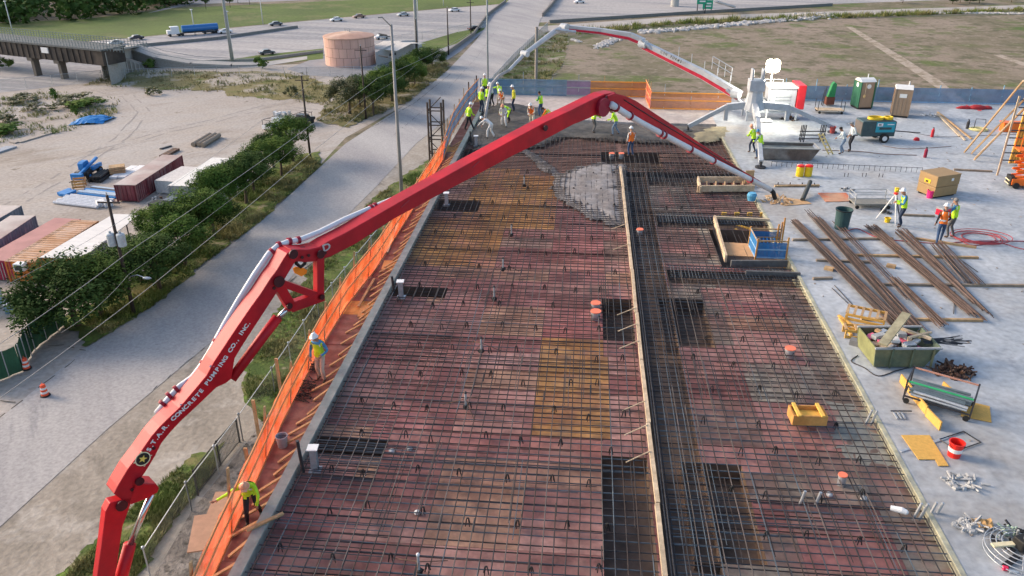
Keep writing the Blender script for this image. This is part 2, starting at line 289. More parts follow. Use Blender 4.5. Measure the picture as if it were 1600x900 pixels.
# floor panels around the pits
def rect(ax, ay, bx_, by):
    a = G(ax, ay); b = G(bx_, by); return [min(a.x, b.x), max(a.x, b.x), min(a.y, b.y), max(a.y, b.y)]
pits = [rect(945, 893, 1024, 705), rect(943, 522, 990, 460), rect(1042, 530, 1100, 460), rect(1090, 865, 1160, 715), rect(500, 698, 606, 677), rect(600, 453, 700, 441), rect(690, 322, 752, 307), rect(735, 240, 790, 228), rect(940, 258, 1030, 233)]
for i in (4, 5, 6, 7): pits[i][0] = XL+.16
pits[0][1] = pits[1][1] = XC-.10
yb = lambda py: G(1000, py).y
trench = [[XC+.12, XC+1.45, Y0-6, yb(262)], [XC+1.55, XR-.05, yb(283), yb(262)], [XC+1.55, XR-.05, yb(346), yb(331)], [XC+1.55, G(1250, 420).x, yb(432), yb(411)]]
stair = [G(1128, 405).x, XR+.05, yb(405), yb(347)]
FZ = ZD-.26
holes = [(p, ZD-.85) for p in pits]+[(t, ZD-.55) for t in trench]+[(stair, ZD-1.1)]
def cut(r, h):
    x0, x1, y0, y1 = r; a0, a1, b0, b1 = h
    if a0 >= x1 or a1 <= x0 or b0 >= y1 or b1 <= y0: return [r]
    out = []
    if a0 > x0: out.append([x0, a0, y0, y1])
    if a1 < x1: out.append([a1, x1, y0, y1])
    xa, xb = max(x0, a0), min(x1, a1)
    if b0 > y0: out.append([xa, xb, y0, b0])
    if b1 < y1: out.append([xa, xb, b1, y1])
    return out
form = bpy.data.objects.new('formwork_floor', None); S.collection.objects.link(form); form['kind'] = 'structure'
FPL = M('form_plywood', (1, 1, 1), var=.38, scale=2.2, ocol=True, col2=(.72, .66, .66), scale2=.8, rough=.6, bump=.1)
def stain_form(m):
    nt = m.node_tree; L = nt.links.new; b = nt.nodes['Principled BSDF']; src = b.inputs['Base Color'].links[0].from_socket; g = nd(nt, 'ShaderNodeNewGeometry')
    for col, sc, th, so, fac in (((.15, .08, .07), .33, .54, .12, .5), ((.30, .22, .17), .55, .62, .08, .6), ((.055, .04, .04), 1.1, .64, .07, .5), ((.46, .19, .17), .5, .60, .08, .6)):
        n = nd(nt, 'ShaderNodeTexNoise'); n.inputs['Scale'].default_value = sc; n.inputs['Detail'].default_value = 8; n.inputs['Roughness'].default_value = .68; of = nd(nt, 'ShaderNodeVectorMath', operation='ADD'); of.inputs[1].default_value = (sc*31, th*17, 3); L(g.outputs['Position'], of.inputs[0]); L(of.outputs[0], n.inputs['Vector'])
        mr = nd(nt, 'ShaderNodeMapRange'); mr.inputs[1].default_value = th-so; mr.inputs[2].default_value = th+so; mr.inputs[4].default_value = fac; L(n.outputs['Fac'], mr.inputs[0]); mx = nd(nt, 'ShaderNodeMix', data_type='RGBA'); L(mr.outputs[0], mx.inputs['Factor']); L(src, mx.inputs['A']); mx.inputs['B'].default_value = (*col, 1); src = mx.outputs['Result']
    L(src, b.inputs['Base Color'])
stain_form(FPL)
CM = [(.33, .14, .125), (.38, .18, .155), (.27, .115, .10), (.42, .21, .175), (.33, .175, .155), (.40, .16, .145), (.48, .26, .22), (.42, .24, .16)]
CO = [(.46, .235, .075), (.43, .215, .07), (.50, .25, .085)]
CP_ = [(.46, .19, .15), (.42, .15, .13)]
CG = [(.25, .21, .165), (.29, .255, .205), (.22, .16, .13)]
def reg(px0, py0, px1, py1):
    a, b, c, d = G(px0, py0, FZ), G(px1, py0, FZ), G(px0, py1, FZ), G(px1, py1, FZ)
    return (min(a.x, c.x), max(b.x, d.x), c.y, a.y)
areas = [(reg(842, 525, 945, 690), CO), (reg(820, 692, 945, 722), CP_), (reg(842, 492, 940, 522), CP_), (reg(745, 290, 860, 350), CO), (reg(655, 340, 790, 420), CO), (reg(740, 245, 860, 290), CO), (reg(860, 405, 960, 425), CP_)]
def panel_color(x, y):
    for a, c in areas:
        if a[0] <= x <= a[1] and a[2] <= y <= a[3]: return random.choice(c)
    if x > XR-1.5: return random.choice(CG)
    if x > XC and random.random() < .55: return random.choice(CG+[(.24, .15, .12), (.21, .13, .105)])
    if y > yb(400) and random.random() < .35: return random.choice([(.30, .19, .15), (.31, .18, .14)])
    if y < yb(760): 
        c = random.choice(CM); return tuple(v*.8 for v in c)
    return random.choice(CM)
cellm = MB(); rects = []
y = Y0
while y < YF+2:
    xx = XL+.15
    for x0, x1 in ((XL+.15, XC-.02), (XC-.02, XR-.02)):
        bs = [x0, x1]; q = (G(838, 600, FZ).x if x0 < 0 else x0+1.1)-9.76*2
        while q < x1-.25:
            if q > x0+.25: bs.append(q)
            q += 2.44
        bs.sort()
        for a_, b_ in zip(bs[:-1], bs[1:]): rects.append([a_, b_, y, min(y+1.22, YF+2)])
    y += 1.22
final = []
for r in rects:
    rs = [r]
    for h, z in holes: rs = [q for rr in rs for q in cut(rr, h)]
    final += [q for q in rs if q[1]-q[0] > .08 and q[3]-q[2] > .08]
final.sort(key=lambda q: q[2])
pc = {}
far = MB(); cnt = 0
for q in final:
    cx, cy = (q[0]+q[1])/2, (q[2]+q[3])/2; dx, dy = round(q[1]-q[0]-.012, 2), round(q[3]-q[2]-.012, 2)
    if cnt >= 299: far.box((cx, cy, FZ-.01), (dx, dy, .02)); continue
    cnt += 1
    if (dx, dy) not in pc: m_ = MB(); m_.box((0, 0, -.01), (dx, dy, .02)); pc[(dx, dy)] = m_.mesh('plywood_panel', FPL)
    o = bpy.data.objects.new('plywood_panel', pc[(dx, dy)]); S.collection.objects.link(o); o.parent = form
    o.location = (cx, cy, FZ+random.uniform(-.004, .004)); o.color = (*[min(1, v*1.3) for v in panel_color(cx, cy)], 1)
if far.v: o = obj('far_panels', far, M('far_form_plywood', (.25, .14, .11), var=.4, scale=1), form); o['kind'] = 'stuff'
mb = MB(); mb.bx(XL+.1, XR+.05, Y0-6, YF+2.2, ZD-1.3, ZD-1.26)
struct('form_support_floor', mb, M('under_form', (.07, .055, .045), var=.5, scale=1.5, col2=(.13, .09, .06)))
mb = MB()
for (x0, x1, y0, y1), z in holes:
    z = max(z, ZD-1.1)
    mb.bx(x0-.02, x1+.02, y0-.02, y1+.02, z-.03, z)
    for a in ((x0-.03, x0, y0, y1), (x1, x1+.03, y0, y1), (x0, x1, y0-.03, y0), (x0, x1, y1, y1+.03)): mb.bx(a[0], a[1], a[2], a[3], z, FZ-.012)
struct('beam_pits', mb, M('dark_pit_ply', (.13, .092, .072), var=.5, scale=1.2, col2=(.23, .15, .10), thr=.54))  # pit plywood, a darker blotchy brown than the form panels
# ---- rebar mats
RB = M('rebar', (.045, .032, .028), rough=.7, metal=.1, var=.35, scale=2, col2=(.032, .033, .038), scale2=.25)
RBL = M('rebar_light', (.12, .10, .095), rough=.6, metal=.2, var=.3, scale=2, col2=(.10, .085, .075), scale2=.2)
RBB = M('rebar_blue', (.10, .125, .145), rough=.5, metal=.35, var=.3, scale=2, col2=(.06, .065, .075), scale2=.3)
def bar_pts(a, b, wob=.012):
    a = Vector(a); b = Vector(b); n = 3
    return [a.lerp(b, i/n)+Vector((random.uniform(-wob, wob), random.uniform(-wob, wob), random.uniform(-.008, .008))) for i in range(n+1)]
def mat_thing(label, x0, x1, seed, nx):
    random.seed(seed); t = thing('rebar_mat', label, 'rebar mat', ((x0+x1)/2, 12, ZD), world=True, group=None); bars = []
    ZT = ZD-.05
    def blocked(x, y): return stair[0]-.1 < x and stair[2]-.2 < y < stair[3]+.2
    y = Y0
    while y < YF:
        a = x0+random.uniform(.02, .12); b = x1-random.uniform(.02, .10); yj = y+random.uniform(-.02, .02); sk_ = random.uniform(-.03, .03)
        if x0 > 0 and stair[2]-.1 < yj < stair[3]+.1: b = stair[0]-.1
        bars.append((a, yj, b, yj+sk_, ZT, .018))
        if random.random() < .6: bars.append((a+random.uniform(0, 3), yj+.07, b-random.uniform(0, 3), yj+.07+sk_, ZT-.1, .011))
        if random.random() < .10 and b-a > 6: bars.append((a, yj-.05, b, yj-.05+sk_, ZT-.13, .016))
        y += .305
    step = .30; x = x0+.2
    while x < x1-.08:
        y = Y0-random.uniform(0, 3)
        while y < YF-.2:
            y2 = min(y+random.uniform(7, 10), YF+.2); xe = x+random.uniform(-.03, .03)
            if not (x0 > 0 and x > stair[0]-.1 and (y < stair[3] and y2 > stair[2])): bars.append((x, y, xe, y2, ZT+.025, .017))
            else:
                if y < stair[2]-.5: bars.append((x, y, xe, stair[2]-.15, ZT-.025, .0115))
                if y2 > stair[3]+.5: bars.append((x, stair[3]+.15, xe, y2, ZT-.025, .0115))
            if y2 > YF: break
            y = y2-.5
        x += step
    # shorter extra steel over the column and edge bands
    for k in range(nx):
        cx = random.uniform(x0+.4, x1-.4); y = random.choice([17.5, 23.5, 29.5, 36, 43, 49])+random.uniform(-.8, .8)
        bars.append((cx, y-1.6, cx, y+1.6, ZT+.015, .012))
    if x0 < 0:
        for k in range(26): yy = 14+k*.16; bars.append((x0+.1, yy+3, x0+2.3, yy+3-.02, ZT+.02, .012))
        for c in (15.4, 18.5, 25.2, 31.7, 38):
            for k in range(9): bars.append((x0+.15+k*.0, c+k*.22-1, x0+3.2, c+k*.22-1.05, ZT+.03, .013))
    bars.sort(key=lambda q: min(q[1], q[3])); rest = MB(); n = 0
    for (a, ya, b, yb_, z, r) in bars:
        lng = abs(b-a) > abs(yb_-ya)
        if n < 290 and hypot(b-a, yb_-ya) > 1:
            m_ = MB(); m_.tube(bar_pts((a, ya, z), (b, yb_, z)), r, 5)
            near = min(ya, yb_) < 22 or (lng and random.random() < .15)
            mt = (RBB if near and lng and random.random() < .6 else RB if lng else (RB if random.random() < .62 or min(ya, yb_) > 24 else RBL if random.random() < .6 else RBB))
            obj('rebar', m_, mt, t); n += 1
        else: rest.tube(bar_pts((a, ya, z), (b, yb_, z)), r, 4)
    o = obj('far_rebar', rest, RB, t); o['kind'] = 'stuff'
    return t
mat1 = mat_thing('grid of reinforcing bars tied over the maroon forms left of the long centre board', XL+.15, XC-.05, 3, 70)
mat2 = mat_thing('grid of reinforcing bars between the long centre board and the finished pale slab', XC+.12, XR, 4, 90)
# beam cages in the trenches
def cage(label, x0, x1, y0, y1, along, n_long, sp):
    t = thing('beam_cage', label, 'rebar cage', ((x0+x1)/2, (y0+y1)/2, ZD-.5), world=True); L = MB(); zt, zb = ZD-.02, ZD-.7
    for k in range(n_long):
        for z in (zt, zb):
            if along == 'y': x = x0+.12+(x1-x0-.24)*k/(n_long-1); L.tube([(x, y0, z), (x, y1, z)], .014, 5)
            else: y = y0+.12+(y1-y0-.24)*k/(n_long-1); L.tube([(x0, y, z), (x1, y, z)], .014, 5)
    o = obj('main_bars', L, RBB, t); o['kind'] = 'stuff'
    st = MB(); q = (y0 if along == 'y' else x0)+.1; e = y1 if along == 'y' else x1
    while q < e:
        h = random.uniform(-.01, .03)
        if along == 'y': pts = [(x0+.1, q, zb), (x0+.1, q, zt+h), (x1-.1, q, zt+h), (x1-.1, q, zb)]
        else: pts = [(q, y0+.1, zb), (q, y0+.1, zt+h), (q, y1-.1, zt+h), (q, y1-.1, zb)]
        st.tube(pts, .009, 4, closed=True); q += sp*random.uniform(.8, 1.2)
    o = obj('stirrups', st, RBB, t); o['kind'] = 'stuff'
cage('dense dark rebar cage filling the long trench beside the centre board', XC+.12, XC+1.55, Y0-2, yb(262), 'y', 5, .34)
cage('rebar cage in the farthest cross trench right of the centre board', XC+1.6, XR-.1, yb(283), yb(262), 'x', 9, .2)
cage('rebar cage in the cross trench just beyond the stair opening', XC+1.6, XR-.1, yb(346), yb(331), 'x', 6, .15)
cage('rebar cage in the cross trench in front of the blue guarded opening', XC+1.6, G(1250, 420).x, yb(432), yb(411), 'x', 6, .15)
mb = MB()
for i in range(70):                                                   # dowels standing up along the far cross beam
    x = XC+.5+i*(XR-XC-.7)/70; y = yb(268)+random.uniform(-.3, .3); mb.tube([(x, y, ZD-.3), (x+random.uniform(.05, .2), y-.5, ZD+.45)], .012, 4)
o = obj('dowels', mb, RBL); o['kind'] = 'stuff'; tag(o, 'leaning row of dowel bars standing over the farthest cross trench', 'rebar')
mb = MB()
for i in range(60):
    x = XL+.3+i*(14.5)/60+random.uniform(-.05, .05)
    for y in (yb(222), yb(226)): mb.tube([(x, y, ZD-.1), (x, y, ZD+.28)], .012, 4)
o = obj('dowels', mb, RBL); o['kind'] = 'stuff'; tag(o, 'short upright bars along the front of the wet concrete', 'rebar')
# bar chairs (small dark supports)
m_ = MB()
for sx in (-1, 1):
    for sy in (-1, 1): m_.tube([(0, sy*.01, .11), (sx*.025, sy*.02, .09), (sx*.055, sy*.05, -.13)], .015, 4)
chm = m_.mesh('bar_chair', BLACK)
random.seed(21); n1 = n2 = 0
rows = [14.6, 16.2, 17.9, 19.6, 21.2, 23, 24.8, 26.6, 28.4, 30.2, 32, 34, 36, 38.2, 40.4, 43, 46]
for i, ry in enumerate(rows):
    x = XL+.9+(i % 2)*.5
    while x < XR-.5:
        px, py_ = x+random.uniform(-.25, .25), ry+random.uniform(-.25, .25)
        ok = not (XC-.4 < px < XC+1.6) and not (stair[0]-.3 < px and stair[2]-.4 < py_ < stair[3]+.4)
        if ok:
            o = bpy.data.objects.new('bar_chair', chm); S.collection.objects.link(o); par = mat1 if px < XC else mat2
            o.parent = par; o.matrix_parent_inverse = Matrix.Translation(-par.location)
            o.location = (px, py_, ZD-.04); o.rotation_euler = (0, 0, random.uniform(-.5, .5))
        x += 1.25
# wet concrete
def blob(name, label, pxs, z0, z1, mat, den=.16, rag=.15):
    pl = [tuple(G(x, y)[:2]) for x, y in pxs]; xs = [p[0] for p in pl]; ys = [p[1] for p in pl]; vs = {}; V = []; Fc = []
    nx = int((max(xs)-min(xs))/den)+2; ny = int((max(ys)-min(ys))/den)+2
    def edge(x, y):
        d = 1e9
        for i in range(len(pl)):
            a = Vector(pl[i-1]); b = Vector(pl[i]); p = Vector((x, y)); t = max(0, min(1, (p-a).dot(b-a)/max(1e-9, (b-a).length_squared))); d = min(d, (a+(b-a)*t-p).length)
        return d if in_poly(x, y, pl) else -d
    for i in range(nx):
        for j in range(ny):
            x = min(xs)-den/2+i*den+random.uniform(-.3, .3)*den; y = min(ys)-den/2+j*den+random.uniform(-.3, .3)*den
            d = edge(x, y)+rag*mnoise.noise((x*1.3, y*1.3, 1))*2
            if d > -den*.9:
                k = max(0, min(1, (d+den*.9)/1.1)); z = z0+(z1-z0)*sqrt(k)+.035*mnoise.noise((x*2.2, y*2.2, 5))+.02*mnoise.noise((x*7, y*7, 2)); vs[i, j] = len(V); V.append((x, y, z))
    for i in range(nx-1):
        for j in range(ny-1):
            q = [(i, j), (i+1, j), (i+1, j+1), (i, j+1)]
            if all(c in vs for c in q): Fc.append(tuple(vs[c] for c in q))
    mb = MB(); mb.add(V, Fc); o = obj(name, mb, mat, smooth=True); o['kind'] = 'stuff'; return tag(o, label, 'wet concrete')
WET = M('wet_concrete', (.062, .056, .05), rough=.72, var=.4, scale=3, col2=(.11, .10, .088), bump=.8, scale2=.6)
WETL = M('splashed_concrete', (.22, .195, .18), rough=.8, var=.3, scale=3, col2=(.27, .25, .24), bump=.6, scale2=.8)
blob('wet_concrete', 'dark freshly poured concrete the crew at the far left corner stands in', [(745, 232), (728, 210), (752, 180), (768, 160), (802, 158), (850, 168), (885, 186), (1000, 193), (1138, 196), (1138, 214), (1080, 222), (960, 218), (880, 210), (850, 226), (790, 232)], ZD-.2, ZD+.045, WET)
blob('wet_concrete', 'pale splash of wet concrete on the bars beside the top of the centre board', [(862, 285), (872, 268), (905, 256), (940, 250), (978, 254), (984, 330), (980, 348), (955, 347), (925, 336), (895, 320), (870, 305)], ZD-.24, ZD-.012, WETL)
blob('wet_concrete', 'narrow tongue of grey concrete leading up to the red boom from the pale splash', [(822, 228), (848, 245), (870, 262), (882, 268), (874, 275), (850, 262), (832, 245), (815, 232)], ZD-.22, ZD-.02, WETL)
blob('wet_concrete', 'yellowish wet concrete under the leg of the white pump', [(1080, 222), (1078, 208), (1110, 198), (1138, 197), (1139, 214), (1110, 220)], ZD-.1, ZD+.12, M('ochre_concrete', (.27, .235, .15), var=.3, scale=2, bump=.6))
blob('concrete_splatter', 'grey concrete spilled on the forms at the right edge by the yellow box', [(1290, 620), (1350, 625), (1375, 660), (1395, 710), (1360, 720), (1310, 690)], FZ-.02, FZ+.02, M('thin_grout', (.30, .29, .25), var=.3, scale=3, bump=.4), .25)
# centre board: tan planks on edge, their props
t = thing('centre_board', 'long pale bulkhead board dividing the rebar field from end to end', 'form board', (XC, 20, ZD), world=True)
y = Y0-3
while y < yb(262)-.5:
    y2 = min(y+random.uniform(3.4, 4.2), yb(262)); dx = random.uniform(-.02, .02); m_ = MB(); m_.beam((XC+dx, y+.02, ZD+.03), (XC-dx, y2-.02, ZD+.03), .12, .14); obj('board', m_, WOODP, t); y = y2
y = 14
while y < yb(270):
    if random.random() < .42:
        for q in (0,): m_ = MB(); m_.beam((XC-.05, y+q, ZD+.12), (XC-.75, y+q-.4, ZD-.02), .025, .03); obj('prop', m_, WOODP, t)
    y += 1.3
m_ = MB()
for dx in (.16, .24): m_.tube([(XC+dx, Y0-2, ZD+.05), (XC+dx, yb(265), ZD+.05)], .02, 6)
obj('edge_bars', m_, STEEL, t)
# walkway outside the curb
WZ = ZD-.5
wt = bpy.data.objects.new('walkway', None); S.collection.objects.link(wt); wt['kind'] = 'structure'
def net_x(y):
    pts_ = NETB
    for i in range(len(pts_)-1):
        if pts_[i].y <= y <= pts_[i+1].y: return pts_[i].x+(pts_[i+1].x-pts_[i].x)*(y-pts_[i].y)/(pts_[i+1].y-pts_[i].y)
    return pts_[0].x if y < pts_[0].y else pts_[-1].x
NETB = [G(x, y, WZ) for x, y in [(270, 1050), (333, 900), (388, 779), (438, 665), (494, 556), (540, 480), (585, 423), (640, 335), (692, 250)]]
NETB2 = [NETB[-1], G(706, 208, WZ), G(728, 172, WZ), G(746, 150, WZ)]
y = Y0-2
while y < BACK-.4:
    x0 = net_x(y+.6)-.12; m_ = MB(); m_.bx(x0, XL-.17, y, y+1.2, WZ-.03, WZ+random.uniform(-.01, .01))
    o = obj('walkway_panel', m_, PLYM if random.random() < .85 else PLYO, wt); y += 1.22
random.seed(5)
t = thing('kicker_braces', 'row of short timber kickers bracing the outside of the grey curb', 'brace', (XL-.6, 20, WZ), world=True); y = 12.4
while y < 53:
    m_ = MB(); L_ = random.uniform(.5, .8); m_.beam((XL-.15, y+.18, ZD-.12), (XL-.15-L_, y-.15, WZ+.03), .09, .045); obj('kicker', m_, WOOD, t); y += random.uniform(.5, .85)
# netting
def net(label, pts, h, mat, z, sup, lean=.0, posts=True, railm=M('orange_rail_wood', (.72, .30, .12), var=.15), rails=(.04, .55, 1.0), step=2.4, pole=None):
    t = thing('safety_netting', label, 'safety netting', tuple(pts[0]), world=True, group=None)
    V = []; n = 0; Fc = []; segs = []
    for i in range(len(pts)-1):
        a, b = Vector(pts[i]), Vector(pts[i+1]); k = max(1, int((b-a).length/.4))
        for j in range(k+(1 if i == len(pts)-2 else 0)): segs.append((a.lerp(b, j/k), (b-a).normalized()))
    for c, d in segs:
        nrm = Vector((-d.y, d.x, 0))
        for q in range(5): V.append(c+Vector((0, 0, h*q/4-(.05*(1-abs(q-2)/2) if q == 4 else 0)))+nrm*(random.uniform(-.04, .04)+lean*q/4))
    for i in range(len(segs)-1):
        for q in range(4): Fc.append((i*5+q, (i+1)*5+q, (i+1)*5+q+1, i*5+q+1))
    mb = MB(); mb.add(V, Fc); obj('net', mb, mat, t, smooth=True)
    for i in range(len(pts)-1):
        a, b = Vector(pts[i]), Vector(pts[i+1]); L_ = (b-a).length; k = max(1, round(L_/3.6)); nrm = (b-a).normalized().cross(Vector((0, 0, 1)))*-1
        for r in rails:
            for j in range(k):
                m_ = MB(); m_.beam(a.lerp(b, j/k)+Vector((0, 0, h*r))-nrm*.03+nrm*lean*r, a.lerp(b, (j+1)/k)+Vector((0, 0, h*r))-nrm*.03+nrm*lean*r, .035, .08); obj('rail', m_, railm, t)
        k = max(1, round(L_/step))
        for j in range(k):
            c = a.lerp(b, (j+.5)/k)+nrm*.05; m_ = MB(); m_.beam(c+Vector((0, 0, -.3)), c+nrm*lean+Vector((0, 0, h*(random.uniform(1.05, 1.5)))), .05, .08); obj('post', m_, pole or WOOD, t)
    return t
def translucent(m, k=.5):
    nt = m.node_tree; L = nt.links.new; b = nt.nodes['Principled BSDF']; t_ = nd(nt, 'ShaderNodeBsdfTranslucent'); L(b.inputs['Base Color'].links[0].from_socket, t_.inputs[0]); ms = nd(nt, 'ShaderNodeMixShader'); ms.inputs[0].default_value = k
    tgt = b.outputs[0].links[0].to_socket; L(b.outputs[0], ms.inputs[1]); L(t_.outputs[0], ms.inputs[2]); L(ms.outputs[0], tgt); return m
NORG = translucent(M('orange_net', (.90, .13, .035), rough=.7, var=.28, scale=2, alpha=.38, col2=(.95, .24, .10), scale2=.9))
NBLU = M('blue_net', (.04, .20, .50), rough=.7, var=.3, scale=3, alpha=.25, col2=(.10, .25, .45))
NPAL = M('faded_blue_net', (.17, .29, .42), rough=.7, var=.25, scale=1.5, alpha=.25, col2=(.10, .22, .38))
net('long orange netting on timber rails along the outside of the left walkway', NETB, 1.55, NORG, WZ, None, -.28)
net('blue netting continuing the orange at the far end of the left walkway', NETB2, 1.45, NBLU, WZ, None, -.1)
bk = [Vector((G(748, 151).x, BACK, ZD)), Vector((G(885, 151).x, BACK, ZD))]
net('faded blue netting behind the crew at the far left corner', bk, 1.25, NPAL, ZD, None, 0, railm=M('blue_grey_rail', (.15, .25, .35)), pole=GREY)
bk2 = [bk[1], Vector((G(922, 151).x, BACK, ZD))]
net('short purple length of netting between the blue and the orange', bk2, 1.25, M('purple_net', (.22, .13, .30), alpha=.25), ZD, None, 0, railm=GREY, pole=GREY)
OBK = M('brown_orange_net', (.42, .15, .05), rough=.7, var=.2, scale=2, alpha=.22)
bk3 = [bk2[1], Vector((G(1008, 152).x, BACK, ZD))]
net('orange netting farthest back, just above the elbow of the red boom', bk3, 1.2, OBK, ZD, None, 0, railm=M('orange_rail', (.75, .30, .05)))
net('short return of bright orange netting joining the two orange back runs', [bk3[1], Vector((G(1016, 170).x, G(1016, 170).y, ZD))], 1.4, NORG, ZD, None, 0)
net('orange netting on the back edge left of the white pump', [Vector((G(1016, 170).x, G(1016, 170).y, ZD)), Vector((G(1140, 171).x, G(1016, 170).y, ZD))], 1.25, OBK, ZD, None, 0, railm=MC['orange_rail'], pole=GREY)
net('long blue netting on the back edge of the slab behind the toilets', [Vector((G(1205, 160).x, BACKR-.1, ZD)), Vector((60, BACKR-.1, ZD))], 1.15, M('long_blue_net', (.09, .19, .33), var=.3, scale=.8, alpha=.18, col2=(.13, .24, .38)), ZD, None, 0, railm=M('light_blue_rail', (.25, .42, .60)), pole=M('light_blue_post', (.2, .36, .5)), rails=(.03,))
# ---------------------------------------------------------------- people
SKIN = [M('skin_tan', (.42, .23, .15), var=.08, rough=.6), M('skin_brown', (.26, .13, .08), var=.08, rough=.6)]
def cloth(n, c): return M(n, c, rough=.85, var=.22, scale=5, bump=.2)
JEAN = cloth('blue_jeans', (.045, .085, .17)); JEANL = cloth('light_jeans', (.17, .24, .33)); DARKP = cloth('black_trousers', (.018, .02, .026)); TANP = cloth('tan_trousers', (.50, .42, .34)); NAVY = cloth('navy_trousers', (.02, .035, .07)); BROWNP = cloth('grey_trousers', (.11, .11, .11)); WHP = cloth('white_overalls', (.72, .71, .69))
LIME = cloth('lime_hi_vis', (.52, .85, .035)); YELV = cloth('yellow_hi_vis', (.80, .72, .05)); ORV = cloth('orange_hi_vis', (.92, .20, .03)); BLS = cloth('blue_shirt', (.07, .25, .45)); GRS = cloth('pale_grey_shirt', (.55, .60, .60)); BKS = cloth('black_shirt', (.025, .025, .03)); WHS = cloth('white_shirt', (.68, .68, .66)); GREENS = cloth('green_shirt', (.03, .22, .12)); CREAM = cloth('cream_shirt', (.66, .58, .44))
BOOT = M('boot_leather', (.10, .06, .04)); REFL = M('reflective_tape', (.75, .76, .72), rough=.3, var=.05); HATW = M('white_helmet', (.85, .85, .85), rough=.3, var=.03, spec=.5); HAIR = M('dark_hair', (.015, .012, .01)); HATO = M('peach_helmet', (.85, .38, .22), rough=.3, var=.03); HATB = M('blue_helmet', (.05, .22, .45), rough=.3, var=.03); CAP = M('grey_cap', (.22, .21, .20)); EYE = M('eye', (.03, .02, .02), rough=.3)
POSES = {
 'stand': dict(lean=4, L=((.24, .02, 1.17), (.22, .12, .95)), R=((.24, .0, 1.17), (.24, .10, .93)), fl=(-.13, .02), fr=(.13, -.02)),
 'walk': dict(lean=8, L=((.25, -.10, 1.18), (.27, .02, .96)), R=((.25, .10, 1.18), (.22, .26, 1.02)), fl=(-.11, -.22), fr=(.10, .28)),
 'hold': dict(lean=10, L=((.25, .12, 1.18), (.10, .36, 1.15)), R=((.25, .12, 1.18), (.12, .36, 1.12)), fl=(-.14, .05), fr=(.14, -.05)),
 'rake': dict(lean=28, L=((.27, .25, 1.12), (.16, .50, .98)), R=((.25, .14, 1.08), (.10, .34, .82)), fl=(-.20, .16), fr=(.18, -.20)),
 'bend': dict(lean=62, L=((.27, .62, .95), (.20, .80, .74)), R=((.27, .60, .92), (.15, .72, .66)), fl=(-.18, .12), fr=(.18, -.16)),
 'reach': dict(lean=40, L=((.52, .45, 1.20), (.82, .52, 1.12)), R=((.28, .42, .98), (.20, .40, .72)), fl=(-.14, .16), fr=(.16, -.16)),
 'lookdown': dict(lean=8, L=((.30, .02, 1.18), (.22, .22, 1.08)), R=((.28, 0, 1.16), (.26, .10, .94)), fl=(-.12, .10), fr=(.13, -.06), nod=.06),
 'hunch': dict(lean=22, L=((.26, .22, 1.08), (.12, .46, 1.0)), R=((.26, .22, 1.08), (.12, .46, .96)), fl=(-.13, .10), fr=(.13, -.08)),
 'shoulder': dict(lean=3, L=((.36, .04, 1.32), (.24, .12, 1.56)), R=((.25, 0, 1.17), (.24, .08, .93)), fl=(-.12, .05), fr=(.12, -.08)),
 'crouch': dict(lean=55, L=((.26, .50, .66), (.14, .66, .42)), R=((.26, .50, .64), (.12, .62, .36)), fl=(-.20, .12), fr=(.20, -.12), drop=.38),
}
PM = {}
